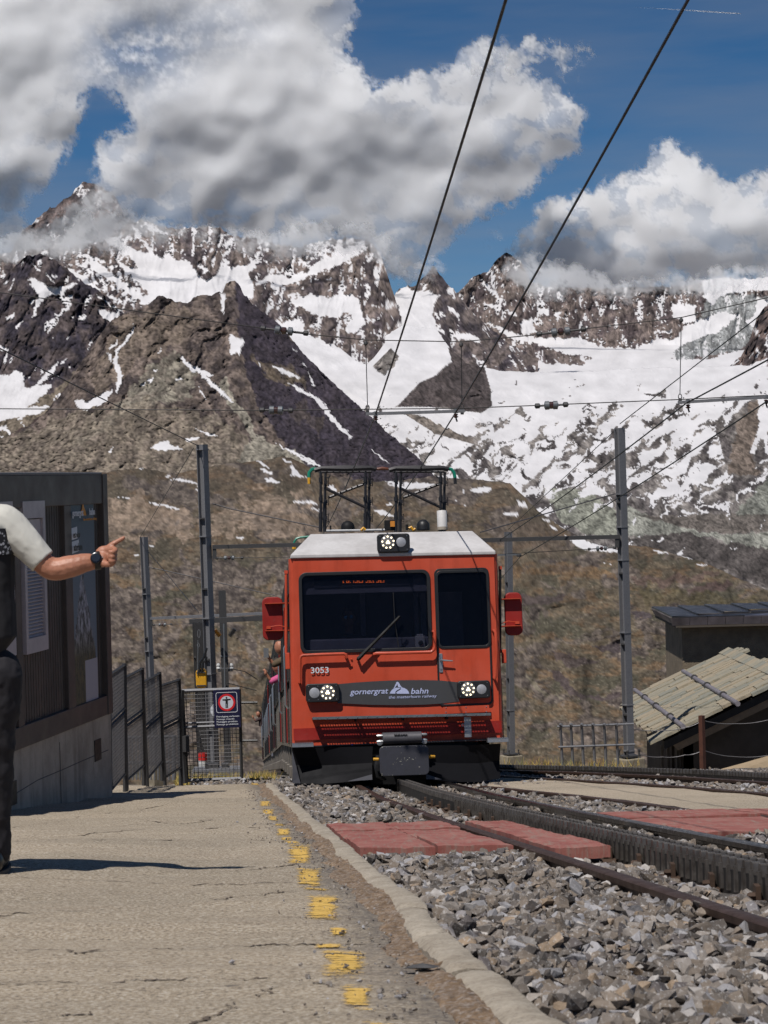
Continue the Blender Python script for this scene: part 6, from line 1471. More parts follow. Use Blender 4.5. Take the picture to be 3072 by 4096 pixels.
for (x, y0, y1, Y) in ((858, 2190, 2235, YP1), (2468, 2150, 2190, YP1), (605, 2470, 2505, YP2)):
    o = beam('drop_bracket', {858: 'small hanging bracket under the cross beam at the left tall mast', 2468: 'small hanging bracket under the cross beam at the right tall mast', 605: 'small hanging bracket on the farther left mast'}[x], 'bracket', at(x, y0, Y), at(x, y1, Y), .07, .07, M_GALD)
# --- contact wires: the pair over the train, the pair over the second track
def contact(label, a, b_, c, Yn=1.0, sg=.07, r=.0085):
    """a, b_: two points of the nearer span, b_ at the support; c: next support"""
    a, b_, c = Vector(a), Vector(b_), Vector(c); n = b_ + (a - b_) * ((b_.y - Yn) / (b_.y - a.y))
    P = []
    for p, q, s_ in ((n, b_, sg), (b_, c, sg)):
        for k in range(16): t = k / 16; v = p.lerp(q, t); v.z -= s_ * 4 * t * (1 - t); P.append(v)
    wire(label, P + [c], r)
contact('left contact wire over the train, steepest at the top of the photo', at(2010, -20, 9.85), at(1503, 1655, 22.4), at(1285, 2150, 41))
contact('right contact wire over the train, crossing the blue sky', at(2730, -20, 9.95), at(1823, 1650, 22.4), at(1490, 2130, 41))
contact('left contact wire over the second track at right', at(3072, 1430, 19.8), at(2746, 1612, 22.4), at(2000, 2160, 41), 6, .04)
contact('right contact wire over the second track at the right edge', at(3400, 1425, 19.8), at(3058, 1612, 22.4), at(2080, 2228, 41), 6, .04)
wire('short wire end descending behind the cab from the registration arm', [at(2080, 2228, 41), at(1990, 2330, 52)], .008)
# --- near cross span
YS = 22.4
wire('upper cross-span wire sagging between droppers', L_(YS, (-300, 1140), (0, 1170), (600, 1252), (1045, 1312), (1165, 1330), (1463, 1360), (1845, 1367), (2190, 1335), (2280, 1322), (2725, 1270), (3072, 1190), (3400, 1120)), .0055)
wire('lower cross-span wire, nearly level across the photo', L_(YS, (-300, 1635), (0, 1635), (1045, 1642), (1465, 1637), (1850, 1633), (2140, 1622), (2720, 1598), (3400, 1565)), .0055)
insul('striped insulator on the upper span wire, in front of the dark pyramid', at(1040, 1312, YS), at(1235, 1334, YS)); insul('insulator on the upper span wire over the glacier plateau', at(2145, 1338, YS), at(2345, 1316, YS))
insul('insulator on the lower span wire in front of the dark pyramid', at(1040, 1640, YS), at(1170, 1642, YS)); insul('insulator on the lower span wire over the snowfield', at(2142, 1624, YS), at(2270, 1618, YS))
for (x, y0, y1, x2, lb) in ((1463, 1362, 1622, 1470, 'left dropper hanging from the upper span wire over the train'), (1845, 1368, 1620, 1848, 'second dropper hanging from the upper span wire over the train'), (2725, 1270, 1578, 2720, 'dropper at right hanging over the icefall')):
    o = thing('dropper', lb, 'dropper', at(x, y0, YS), group='droppers of the cross span')
    m = MB(); m.tube([at(x, y0, YS), at(x2, y1, YS)], .0045, 5); m.build('rod', M_WIRE, o, world=True)
    m = MB(); m.lathe([(.008, 0), (.022, .012), (.022, .03), (.01, .05)], at(x, y0 + 20, YS), (0, 0, 1), 10); m.build('clamp', M_GALD, o, world=True)
    m = MB(); q = at(x2, y1, YS); m.tube([q + Vector((.018 * math.cos(a), 0, .025 * math.sin(a) - .02)) for a in np.linspace(0, 2 * math.pi, 10)[:-1]], .005, 5, closed=True); m.box(q + Vector((0, 0, -.07)), (.035, .03, .06)); m.build('eye', M_GALD, o, world=True)
for (xa, ya, xb, yb, lb) in ((1463, 1656, 1858, 1644, 'hanging support bar over the train track'), (2712, 1610, 3110, 1586, 'hanging support bar over the second track')):
    o = beam('support_bar', lb, 'support bar', at(xa, ya, YS), at(xb, yb, YS), .032, .04, M_GALV, 'hanging support bars')
    for x_ in ((1503, 1823) if xa < 2000 else (2752, 3064)):
        q = at(x_, ya + (yb - ya) * (x_ - xa) / (xb - xa), YS); m = MB(); m.lathe([(.024, .0), (.026, .02), (.026, .04), (.012, .045)], q + Vector((0, 0, -.02)), (0, 0, 1), 12); m.build('cap', M_INSG, o, world=True)
        m = MB(); m.lathe([(.012, 0), (.03, .012), (.012, .022), (.026, .034), (.012, .045)], q + Vector((0, 0, -.07)), (0, 0, 1), 12); m.build('porcelain', M_INS, o, world=True)
        m = MB(); m.tube([q + Vector((0, 0, -.07)), q + Vector((.012, 0, -.11))], .010, 6); m.build('wire_clamp', M_GALD, o, world=True)
# --- mast wires and stays
wire('stay wire from the left edge down to the left tall mast head', [at(-60, 1365, 24), at(790, 1782, 41)], .009)
wire('thin wire from the left tall mast head down to the farther left mast', [at(775, 1792, 41), at(560, 2150, 60)], .008)
wire('wire from the right tall mast head rising to the right edge', [at(3120, 1200, 30), at(2480, 1695, 41)], .009)
wire('thin wire from the right tall mast head down to the farther right mast', [at(2462, 1720, 41), at(2033, 2118, 60)], .008)
wire('grey cable from the left tall mast towards the train roof', [at(850, 2014, 41), at(920, 2035, 41), at(1290, 2112, 41)], .012, M_WIREL)
wire('grey cable from the right tall mast down to the train roof', [at(2462, 1975, 41), at(2390, 1995, 41), at(1920, 2130, 40)], .012, M_WIREL)
wire('grey cable from the farther left mast behind the tall mast to the train', [at(590, 2268, 60), at(650, 2280, 60), at(1100, 2382, 60)], .014, M_WIREL)
wire('thin diagonal stay from the farther left mast to the yellow box pole', [at(588, 2200, 60), at(795, 2450, 46)], .008)
wire('thin vertical stay up the farther left mast', [at(592, 2200, 60), at(595, 2262, 60)], .008)
insul('small insulator under the cross beam by the left tall mast', at(860, 2233, YP1), at(975, 2231, YP1)); wire('level thin wire under the cross beam left', L_(YP1, (975, 2231), (1165, 2229)), .006)
insul('small insulator under the cross beam by the right tall mast', at(2350, 2197, YP1), at(2465, 2190, YP1)); wire('level thin wire under the cross beam right', L_(YP1, (2350, 2197), (1990, 2218)), .006)
insul('small insulator on the farther left mast', at(610, 2500, YP2), at(690, 2497, YP2)); wire('level thin wire right of the farther left mast', L_(YP2, (690, 2497), (1100, 2480)), .006)
o = beam('registration_arm', 'thin grey registration arm right of the cab roof', 'arm', at(1990, 2220, YP1), at(2085, 2218, YP1), .03, .03, M_INSG); m = MB(); m.lathe([(.02, -.03), (.05, -.02), (.05, .02), (.02, .03)], at(2076, 2222, YP1), (0, 0, 1), 10); m.build('insulator', M_GALD, o, world=True)

# --- poles in the group left of the train
o, H = mast('dark equipment pole carrying the yellow box and cables', (790, 2490), (812, 3100), 38, .15, .4, False, M_GALD, 'equipment_pole', group=None)
b0 = at(797, 2540, 37.8)
m = MB(); q = at(806, 2714, 37.7); w_ = (at(823, 2714, 37.7) - q).x; hh = (at(806, 2680, 37.7) - at(806, 2748, 37.7)).z / 2
bx_o = thing('yellow_box', 'yellow rounded box strapped to the dark equipment pole', 'box', q); vs, fs = curve_plate(rrect(-w_, w_, -hh, hh, .05), (), .16, .02); m.add(vs, fs, True); m.build('case', M_YELP, bx_o)
for s in (-1, 1): m = MB(); m.box((0, -.01, s * hh * .78), (w_ * 2.1, .20, .02)); m.build('strap', M_GALD, bx_o)
o = thing('cable_sleeve', 'red and white sleeve at the foot of the equipment pole', 'sleeve', at(812, 3075, 37.5))
m = MB(); m.lathe([(.075, 0), (.075, .22)], at(812, 3090, 37.5), (0, 0, 1), 12); m.build('white_part', simple('white sleeve', (.7, .7, .68), .5), o, world=True)
m = MB(); m.lathe([(.077, .22), (.077, .34)], at(812, 3090, 37.5), (0, 0, 1), 12); m.build('red_part', simple('red sleeve', (.65, .02, .015), .5), o, world=True)
for k, (xa, ya, xm_, ym_, xb, yb) in enumerate(((827, 2592, 800, 2650, 796, 2690), (826, 2626, 812, 2650, 806, 2690))):
    wire(['upper curved black cable beside the yellow box', 'lower curved black cable beside the yellow box'][k], [at(xa, ya, 37.6), at((xa + xm_) / 2 + 2, (ya + ym_) / 2 + 8, 37.6), at(xm_, ym_, 37.6), at(xb, yb, 37.6)], .022, M_BLACK, 'cable', 'cable', None)
wire('thin white cable down the equipment pole', L_(37.6, (792, 2560), (792, 2600), (790, 2700)), .008, M_INSG, 'cable', 'cable', None)
m = MB(); o = thing('tension_link', 'grey chain link hanging under the short dark beam', 'link', at(796, 2530, 38))
for (x, ya, yb) in ((796, 2518, 2552), (794, 2572, 2590)):
    q0, q1 = at(x, ya, 37.7), at(x, yb, 37.7); m.tube([q0, q0 + Vector((.02, 0, -.03)), q1 + Vector((.02, 0, .03)), q1, q1 + Vector((-.02, 0, .03)), q0 + Vector((-.02, 0, -.03))], .007, 5, closed=True)
build_split(m, 'link', M_GALV, o) if False else m.build('link', M_GALV, o, world=True)
o, H = mast('farther dark pole with amber insulators behind the sign', (888, 2362), (912, 3050), 52, .16, .2, False, M_GALD, 'equipment_pole', bands=(.28, .35, .42, .55, .62), group=None)
for s, (xa, ya, xb, yb) in ((-1, (858, 2520, 880, 2545)), (1, (940, 2515, 918, 2545))):
    a, c = at(xa, ya, 51.6), at(xb, yb, 51.6); t = thing('ribbed_insulator', 'amber ribbed insulator on the %s side of the farther dark pole' % ('left' if s < 0 else 'right'), 'insulator', a, group='amber ribbed insulators')
    m = MB(); L = (c - a).length; prof = []
    for k in range(8): prof += [(.03, L * k / 8), (.075, L * (k + .5) / 8)]
    m.lathe(prof + [(.03, L)], a, (c - a), 10); m.build('ribs', simple('amber glaze', (.32, .15, .03), .3) if s < 0 else M_GALD, t, world=True)
beam('pole_crossarm', 'small crossarm low on the farther dark pole', 'crossarm', at(873, 2683, 51.6), at(930, 2680, 51.6), .06, .08, M_GALD)
for x in (874, 926): t = thing('pin_insulator', 'white pin insulator on the %s end of the small crossarm' % ('left' if x < 900 else 'right'), 'insulator', at(x, 2680, 51.6), group='white pin insulators'); m = MB(); m.lathe([(.03, 0), (.055, .03), (.035, .07), (.05, .10), (.03, .15)], at(x, 2678, 51.6), (0, 0, 1), 10); m.build('porcelain', simple('white porcelain', (.6, .6, .58), .3), t, world=True)
wire('pale conduit running down the farther dark pole', L_(51.4, (895, 2495), (900, 2760)), .02, M_INSG, 'conduit', 'conduit', None)
wire('thin wire sloping right from the small crossarm', L_(51, (930, 2676), (980, 2686), (1030, 2718)), .012); wire('lower thin wire sloping right to the train', L_(51, (910, 2732), (960, 2745), (1026, 2762)), .012)
for k, (ya, lb) in enumerate(((2811, 'upper dark level cable between the sign and the train'), (2963, 'lower dark level cable between the sign and the train'))): wire(lb, L_(50, (960, ya), (1030, ya - 1)), .03, M_BLACK)

# --- mesh screens along the path, stepping down
M_MESH = galv('dark mesh steel', (.13, .125, .13))
def mesh_panel(parent, c, pitch, r, name='mesh', nx=None, skew=0, both=True, mat=None):
    """c: four corners bl, br, tr, tl; wires run along both directions"""
    bl_, br_, tr_, tl_ = c; m = MB()
    def quadbar(a, b_, r_):
        d = (b_ - a).normalized(); s = d.cross(Vector((0, 1, 0))).normalized() * r_; u = s.cross(d).normalized() * r_
        m.add([a + s, a + u, a - s, a - u, b_ + s, b_ + u, b_ - s, b_ - u], [(0, 1, 5, 4), (1, 2, 6, 5), (2, 3, 7, 6), (3, 0, 4, 7)])
    W = (br_ - bl_).length; Hh = (tl_ - bl_).length
    n = int(Hh / pitch)
    for k in range(1, n): t = k / n; quadbar(bl_.lerp(tl_, t), br_.lerp(tr_, t), r)
    n = int(W / (pitch if both else pitch * 1.0))
    for k in range(1, n): t = k / n; quadbar(bl_.lerp(br_, t), tl_.lerp(tr_, t), r)
    o = m.build(name, mat or M_MESH, parent, world=True); o['kind'] = 'stuff'; return o
PN = 'mesh screen panels beside the path'
mp = [((437, 2700, 437 + 60, 2660), (441, 3165, 500, 3095), 24.0, 25.2, 2840), ((497, 2712, 567, 2677), (507, 3122, 575, 3062), 25.4, 26.6, 2848), ((570, 2730, 637, 2694), (590, 3115, 648, 3047), 26.8, 28.0, 2858), ((640, 2744, 715, 2720), (660, 3110, 722, 3070), 28.2, 29.4, 2876)]
lbs = ['leftmost mesh screen, touching the container', 'second mesh screen from the container', 'third mesh screen, in front of the farther left mast', 'fourth mesh screen, nearest the gate']
for (tp_, bt_, Ya, Yb, ym), lb in zip(mp, lbs):
    tlp, trp = at(tp_[0], tp_[1], Ya), at(tp_[2], tp_[3], Yb); blp, brp = at(bt_[0], bt_[1], Ya), at(bt_[2], bt_[3], Yb)
    f = (ym - tp_[3]) / (bt_[3] - tp_[3]); o = thing('mesh_screen', lb, 'fence panel', (blp + brp) / 2, group=PN)
    ml0, mr0 = tlp.lerp(blp, f + .01), trp.lerp(brp, f)
    for (a, b_, c, d) in ((ml0 + Vector((0, 0, .025)), mr0 + Vector((0, 0, .025)), trp, tlp), (blp, brp, mr0 - Vector((0, 0, .025)), ml0 - Vector((0, 0, .025)))):
        m = MB()
        for p, q in ((a, b_), (b_, c), (c, d), (d, a)):
            dd = (q - p).normalized(); m.tube([p, q], .020, 4)
        m.build('panel_frame', M_GALD, o, world=True); mesh_panel(o, (a, b_, c, d), .042, .0030)
    m = MB(); base = brp + Vector((0, 0, -.25)); m.tube([base, trp + Vector((0, 0, .02))], .03, 4); m.build('post', M_GALD, o, world=True)
    m = MB(); base = blp + Vector((0, 0, -.2)); m.tube([base, tlp], .022, 4); m.build('post', M_GALD, o, world=True)
# low railing behind the screens
o = thing('low_railing', 'low grey stair railing seen through the mesh screens', 'railing', at(600, 3060, 30.5))
for yv, x0, x1 in ((2950, 508, 706), (3052, 512, 708)): m = MB(); m.tube([at(x0, yv, 30.5), at(x1, yv - 3, 30.8)], .024, 8); m.build('rail', M_GALV, o, world=True)
for i in range(13): x = 515 + i * 14.5; m = MB(); m.tube([at(x, 2952, 30.5), at(x + 2, 3120, 30.5)], .012, 6); m.build('baluster', M_GALV, o, world=True)
for x in (694,): m = MB(); m.tube([at(x, 2945, 30.4), at(x + 2, 3120, 30.4)], .03, 8); m.build('post', M_GALV, o, world=True)
# --- mesh gate with the sign
YG = 29.7
o = thing('mesh_gate', 'square wire mesh gate closing the end of the platform', 'gate', at(850, 3120, YG))
c4 = [at(748, 3122, YG), at(967, 3114, YG), at(958, 2756, YG), at(728, 2764, YG)]
for i, (p, q) in enumerate(zip(c4, c4[1:] + c4[:1])): m = MB(); m.tube([p, q], .026 if i != 1 else .022, 4); m.build('frame_bar', M_GALV if i in (0, 2) else M_GALD, o, world=True)
m = MB(); m.tube([at(735, 2910, YG), at(960, 2900, YG)], .02, 4); m.build('frame_bar', M_GALV, o, world=True); m = MB(); m.tube([at(736, 2893, YG), at(858, 2889, YG)], .014, 4); m.build('frame_bar', M_GALV, o, world=True)
mesh_panel(o, (at(735, 2908, YG), at(959, 2900, YG), c4[2], c4[3]), .052, .0040); mesh_panel(o, (c4[0], c4[1], at(960, 2904, YG), at(736, 2912, YG)), .052, .0040)
m = MB(); m.tube([at(742, 3132, YG - .1), at(722, 2900, YG - .1), at(728, 2760, YG - .1)], .035, 4); m.build('post', M_GALD, o, world=True)
m = MB(); q0 = at(735, 2975, YG - .1); m.box(q0 + Vector((.03, 0, -.0)), (.09, .08, .22)); m.build('lock_case', M_GALD, o, world=True)
# sign: navy board, pictogram and four lines
q0, q1 = at(857, 2912, YG - .12), at(959, 2757, YG - .12)
sg = thing('no_passage_sign', 'navy no-passage sign with red ring pictogram and four lines of white text', 'sign', (q0 + q1) / 2)
sg.rotation_euler = (0, -ROLL * .6, 0); sg.matrix_basis = Matrix.LocRotScale((q0 + q1) / 2, sg.rotation_euler, None)
Wd, Hd = (q1.x - q0.x), (q1.z - q0.z)
plate('board', simple('navy enamel', (.010, .011, .045), .35, 0, .1, 8), sg, rrect(-Wd / 2, Wd / 2, -Hd / 2, Hd / 2, .015, 3), y=0, thick=.02)
M_WH = simple('white print', (.66, .68, .72), .5, 0, .05, 8)
def S(u, v): return (-Wd / 2 + u * Wd, Hd / 2 - v * Hd)
a = S(.095, .60); c = S(.90, .065); plate('white_outline', M_WH, sg, rrect(a[0], c[0], a[1], c[1], .03), [rrect(a[0] + .007, c[0] - .007, a[1] + .007, c[1] - .007, .025)], y=-.012, thick=.004)
cx, cz = S(.5, .335); R = Wd * .325
cir = lambda r: [(cx + r * math.cos(t), cz + r * math.sin(t)) for t in np.linspace(0, 2 * math.pi, 40)[:-1]]
plate('red_ring', simple('red print', (.62, .012, .02), .5, 0, .05, 8), sg, cir(R), [cir(R * .76)], y=-.013, thick=.004)
plate('white_disc', simple('white disc print', (.58, .60, .66), .5, 0, .05, 8), sg, cir(R * .76), y=-.0125, thick=.004)
fig = [(-.5, .38), (.5, .42), (.5, .30), (.14, .26), (.14, -.62), (.03, -.62), (.03, -.1), (-.03, -.1), (-.03, -.62), (-.16, -.62), (-.14, .24), (-.5, .27)]
plate('figure', M_BLACK, sg, [(cx + x * R * .95, cz + y * R) for x, y in fig], y=-.016, thick=.004)
plate('figure', M_BLACK, sg, [(cx + R * .10 * math.cos(t), cz + R * .56 + R * .10 * math.sin(t)) for t in np.linspace(0, 2 * math.pi, 14)[:-1]], y=-.016, thick=.004)
for s_, u1, v in (('Durchgang verboten', .95, .705), ('Passage interdit', .77, .775), ('Passaggio proibito', .88, .843), ('Passage prohibited', .90, .912)):
    a = S(.095, v + .026); c = S(u1, v - .026); text_plate('text_line', s_, M_WH, sg, a[0], c[0], a[1], c[1], -.013, thick=.004, bold=.014)
o = thing('round_disc_sign', 'white round disc seen through the gate mesh', 'disc', at(868, 2840, 36)); m = MB(); m.lathe([(.13, 0), (.13, .02)], at(872, 2840, 36.5), (0, -1, 0), 24); m.build('disc', M_WH, o, world=True)
o = thing('point_machine', 'grey track machine box behind the gate mesh', 'machine', at(880, 3080, 33)); m = MB(); m.box(at(870, 3080, 33), (.75, .4, .07)); m.build('base', M_GALV, o, world=True)
for x in (835, 862, 900): m = MB(); m.box(at(x, 3068, 33), (.10, .2, .12)); m.build('casing', M_GALD, o, world=True)

# --- container cabin on its concrete base
Yf, Yn = 22.2, 15.5
cdir = (at(450, 3190, 22.2) - at(65, 3242, 19.2)); cdir.z = 0; cdir.normalize()
Cfar = at(449, 2852, 22.2)                                            # lower far corner of the cabin
ztop = at(410, 1899, 22.2).z
xd = Vector((cdir.y, -cdir.x, 0))                                     # outward, to the right
Mc = Matrix(((xd.x, cdir.x, 0, Cfar.x), (xd.y, cdir.y, 0, Cfar.y), (0, 0, 1, Cfar.z), (0, 0, 0, 1)))
cab = thing('container_cabin', 'dark brown container cabin with louvred window and railway poster on a concrete plinth', 'cabin', Mc.translation, Mc.to_euler())
Hc = ztop - Cfar.z; LW = 6.4
M_CAB = simple('brown grey cabin steel', (.115, .091, .075), .55, .1, .2, 3, .08, 40, .004)
M_CABP = simple('ribbed brown cabin wall', (.092, .074, .062), .6, .1, .2, 3)
def Lc(px, py):                                                        # photo point on the cabin's wall plane, local y and z
    r = ray(px, py); n = xd; d = Cfar.dot(n) / r.dot(n); p = r * d - Cfar; return p.dot(cdir), p.z
fb, ft = Lc(300, 2899)[1], 0
bot = Lc(449, 2852)[1]; b2 = .20; t2_ = Hc - .30
m = MB(); m.bx(-2.4, -.06, -LW, -.02, .02, Hc - .02); m.build('wall_core', M_CABP, cab)
m = MB()
for k in range(int(LW / .075)):
    y = -.1 - k * .075; m.bx(-.06, -.045, y - .030, y + .030, b2, t2_)
o_ = m.build('wall_ribs', M_CABP, cab); o_['kind'] = 'stuff'
for nm, x0, x1, y0, y1, z0, z1 in (('bottom_rail', -.10, .0, -LW, 0, 0, b2), ('top_rail', -.10, .0, -LW, 0, t2_, Hc), ('corner_post', -.12, .012, -.16, .0, 0, Hc + .01), ('back_wall', -2.4, -.12, -.06, -.0, 0, Hc), ('roof_edge', -2.4, .004, -LW, -.16, Hc, Hc + .025)):
    m = MB(); m.bx(x0, x1, y0, y1, z0 + .001, z1); m.build(nm, M_CAB if nm != 'roof_edge' else M_GALV, cab, bevel=.006)
yA, yB = Lc(268, 2400)[0], Lc(292, 2400)[0]
yC, yD = Lc(66, 2400)[0], Lc(88, 2400)[0]
for a, b_ in ((yA, yB + .03), (yC, yD)): m = MB(); m.bx(-.09, -.004, a, b_, b2 - .002, t2_ + .002); m.build('wall_post', M_CAB, cab, bevel=.006)
# louvred shutter(s)
for (xa, ya, xb, yb, lb) in ((87, 2006, 190, 2596, 'louvred shutter with white frame'), (-60, 2010, 62, 2620, None)):
    y0, z1 = Lc(xa, ya); y1, z0 = Lc(xb, yb); z0 = Lc(xb, yb)[1]
    fr = plate('shutter_frame', M_SHF if 'M_SHF' in globals() else globals().setdefault('M_SHF', simple('lilac grey shutter', (.52, .46, .47), .5, 0, .12, 6)), cab, [(0, 0)] * 3 if False else [(y0, z0), (y1, z0), (y1, z1), (y0, z1)], [[(y0 + .07, z0 + .14), (y1 - .07, z0 + .14), (y1 - .07, z1 - .16), (y0 + .07, z1 - .16)]], y=0, thick=.04)
    # the plate helper works in x-z; turn it onto the wall
    for v in fr.data.vertices: v.co = Vector((-.008 + v.co.y, v.co.x, v.co.z))
    n_ = 34; za, zb_ = z0 + .14, z1 - .16
    m = MB(); m.bx(-.045, -.03, y0 + .06, y1 - .06, za, zb_); m.build('shutter_back', M_CABP, fr)
    for k in range(n_):
        if k > n_ - 6: continue
        zc = za + (zb_ - za) * (k + .5) / n_; h_ = (zb_ - za) / n_ * .46
        m = MB(); m.prism([(-.03, y0 + .07, zc + h_), (-.006, y0 + .07, zc - h_ * .5), (-.010, y0 + .07, zc - h_), (-.03, y0 + .07, zc - h_ * .4)], (0, y1 - y0 - .14, 0)); m.build('louvre', M_SHF, fr)
    m = MB(); m.bx(-.03, -.010, y0 + .075, y1 - .075, za + (zb_ - za) * (n_ - 5) / n_, zb_ - .01); m.build('shutter_box', M_SHF, fr)
# poster
y0 = Lc(282, 2300)[0]; y1 = Lc(390, 2300)[0]; z1 = Lc(390, 1975)[1]; z0 = Lc(408, 2815)[1] 
z1 = t2_ + .0
b = MatB('poster print'); uv = b.N('ShaderNodeAttribute'); uv.attribute_name = 'UV'; sx = b.N('ShaderNodeSeparateXYZ'); b.l.new(uv.outputs['Vector'], sx.inputs[0])
U1, V1 = sx.outputs[0], sx.outputs[1]
n1_ = b.noise(4.5, 7, .65, src=uv.outputs['Vector'], stretch=(1, 2.6, 1)); n2_ = b.noise(16, 5, .65, src=uv.outputs['Vector'])
sky_ = b.mix(b.rng(V1, .5, 1), (.14, .17, .22), (.055, .085, .12))
rockc = b.mix(b.rng(n2_, .42, .6), (.04, .032, .034), (.42, .40, .46)); rockc = b.mix(b.rng(V1, .42, .26), rockc, b.mix(b.rng(n2_, .4, .6), (.030, .022, .016), (.10, .075, .03)))
peak = b.math('ADD', b.math('MULTIPLY', b.math('ABSOLUTE', b.math('SUBTRACT', U1, .52)), 1.05), b.math('MULTIPLY', b.math('SUBTRACT', n1_, .5), .28))
mm = b.math('LESS_THAN', b.math('ADD', V1, peak), .70)
colr = b.mix(mm, sky_, rockc)
lp = b.math('MULTIPLY', b.math('GREATER_THAN', U1, .55), b.math('LESS_THAN', V1, .235)); colr = b.mix(lp, colr, (.40, .36, .40))
b.set('Base Color', colr).set('Roughness', .4); M_POST = b.m
nv = 60
vs = np.array([(-.028 if (k % 2) else -.024, y0 + (y1 - y0) * k / nv, z) for k in range(nv + 1) for z in (z0, z1)]); uvs = np.array([(k / nv, v, 0) for k in range(nv + 1) for v in (0, 1)])
me = np_mesh('poster', vs, quads=[(2 * k, 2 * k + 2, 2 * k + 3, 2 * k + 1) for k in range(nv)], mat=M_POST, smooth=False)
at_ = me.attributes.new('UV', 'FLOAT_VECTOR', 'POINT'); at_.data.foreach_set('vector', uvs.astype(np.float32).ravel())
post = link('poster', me, cab)
Mw = Matrix(((0, 1, 0, 0), (1, 0, 0, 0), (0, 0, 1, 0), (0, 0, 0, 1)))
def wt(s_, xa, xb, ya, yb, mat, bold=.01, nm='poster_text'):
    a = Lc(xa, yb); c = Lc(xb, ya); zt_ = Lc((xa + xb) / 2, ya)[1]; zb_ = Lc((xa + xb) / 2, yb)[1]
    return text_plate(nm, s_, mat, post, a[0], c[0], zb_, zt_, .016, thick=.003, bold=bold, M=Mw.copy() if True else None)
M_PW = simple('white poster print', (.78, .78, .80), .5, 0, .05); M_PO = simple('orange poster print', (.75, .30, .03), .5, 0, .05)
def K8(x, y): return (.3014 * x, 1900 + .3014 * y)
def wtk(s_, x0, x1, y0_, y1_, mat, **k): a = K8(x0, y0_); c = K8(x1, y1_); return wt(s_, a[0], c[0], a[1], c[1], mat, **k)
for o_ in (wtk('gornergrat', 942, 1085, 470, 575, M_PW), wtk('bahn', 1168, 1236, 440, 530, M_PW), wtk('the matterhorn railway', 1088, 1262, 565, 612, M_PO, bold=.004)): pass
L = [Lc(*K8(x, y)) for x, y in ((1092, 537), (1092, 490), (1108, 455), (1113, 400), (1112, 345), (1118, 330), (1127, 350), (1130, 400), (1140, 440), (1158, 480), (1168, 535))]
em = plate('poster_emblem', M_PO, post, [(p[0], p[1]) for p in L], y=0, thick=.003)
for v in em.data.vertices: v.co = Vector((-.018 + v.co.y, v.co.x, v.co.z))
for (s_, pts, tx_) in (('est view', ((948, 715), (1045, 684), (1052, 838), (950, 876)), (952, 1040, 755, 832)), ('atterhorn', ((952, 895), (1068, 856), (1074, 1005), (960, 1056)), (960, 1068, 905, 1005))):
    L = [Lc(*K8(*p)) for p in pts]; e_ = plate('poster_caption', M_PW, post, [(p[0], p[1]) for p in L], y=0, thick=.003)
    for v in e_.data.vertices: v.co = Vector((-.019 + v.co.y, v.co.x, v.co.z))
    o_ = wtk(s_, *tx_[:2], tx_[2], tx_[3], M_BLACK)
    for v in o_.data.vertices: v.co.x += .0015
# plinth
m = MB(); gz1 = G0(22.2) - .1
zN = G0(13) + .05
N_ = 26; vs = []
for k in range(N_ + 1):
    y = -LW + LW * k / N_; wy = Cfar.y + cdir.y * y
    vs += [(-.02, y, G0(wy) - .25 - Cfar.z), (-.02, y, -.004)]
b0_ = len(vs); vs += [(x - 2.2, y, z) for x, y, z in vs]
fs = [(2 * k, 2 * k + 2, 2 * k + 3, 2 * k + 1) for k in range(N_)] + [(b0_ + 2 * k + 1, b0_ + 2 * k + 3, b0_ + 2 * k + 2, b0_ + 2 * k) for k in range(N_)] + [(2 * k + 1, 2 * k + 3, b0_ + 2 * k + 3, b0_ + 2 * k + 1) for k in range(N_)] + [(2 * N_, b0_ + 2 * N_, b0_ + 2 * N_ + 1, 2 * N_ + 1), (1, b0_ + 1, b0_, 0)]
m.add(vs, fs); m.build('plinth', M_CONC, cab)
def wall_box(name, xa, ya, xb, yb, mat, d0=-.03, d1=-.015):
    a, c = Lc(xa, yb), Lc(xb, ya); m = MB(); m.bx(d0, d1, a[0], c[0], a[1], c[1]); return m.build(name, mat, cab)
wall_box('plinth_vent', 386, 2952, 409, 3048, M_BLACK, -.03, -.012); wall_box('plinth_vent', 40, 3120, 72, 3230, M_BLACK, -.03, -.012)
for (xa, ya, xb, yb) in ((252, 2965, 256, 3215),):
    a, c = Lc(xa, yb), Lc(xb, ya); m = MB(); m.bx(-.02, -.0165, a[0], a[0] + .008, a[1], c[1]); m.build('plinth_joint', M_BLACK, cab)
pts = [Lc(75, 3172), Lc(160, 3120), Lc(255, 3080), Lc(345, 3040), Lc(440, 3000)]; m = MB(); m.tube([(-.0195, p[0], p[1]) for p in pts], .004, 4); m.build('plinth_crack', M_BLACK, cab)

# --- railing by the right mast
YR = 38.5
def K5r(x, y): return (1950 + .7234 * x, 1600 + .7234 * y)
o = thing('steel_railing', 'grey steel railing with curved posts left of the right tall mast', 'railing', at(*K5r(560, 2040), YR))
for yv, x0, x1 in ((1803, 385, 808), (1916, 392, 815)): m = MB(); m.tube([at(*K5r(x0, yv + 3), YR), at(*K5r(x1, yv - 12), YR)], .020, 8); m.build('rail', M_GALV, o, world=True)
for x in (404, 462, 521, 583, 646, 712): m = MB(); m.tube([at(*K5r(x + 6, 1795), YR - .1), at(*K5r(x - 2, 1793), YR - .02), at(*K5r(x, 1812), YR + .03), at(*K5r(x + 12, 2045), YR + .03)], .026, 4); m.build('post', M_GALV, o, world=True)
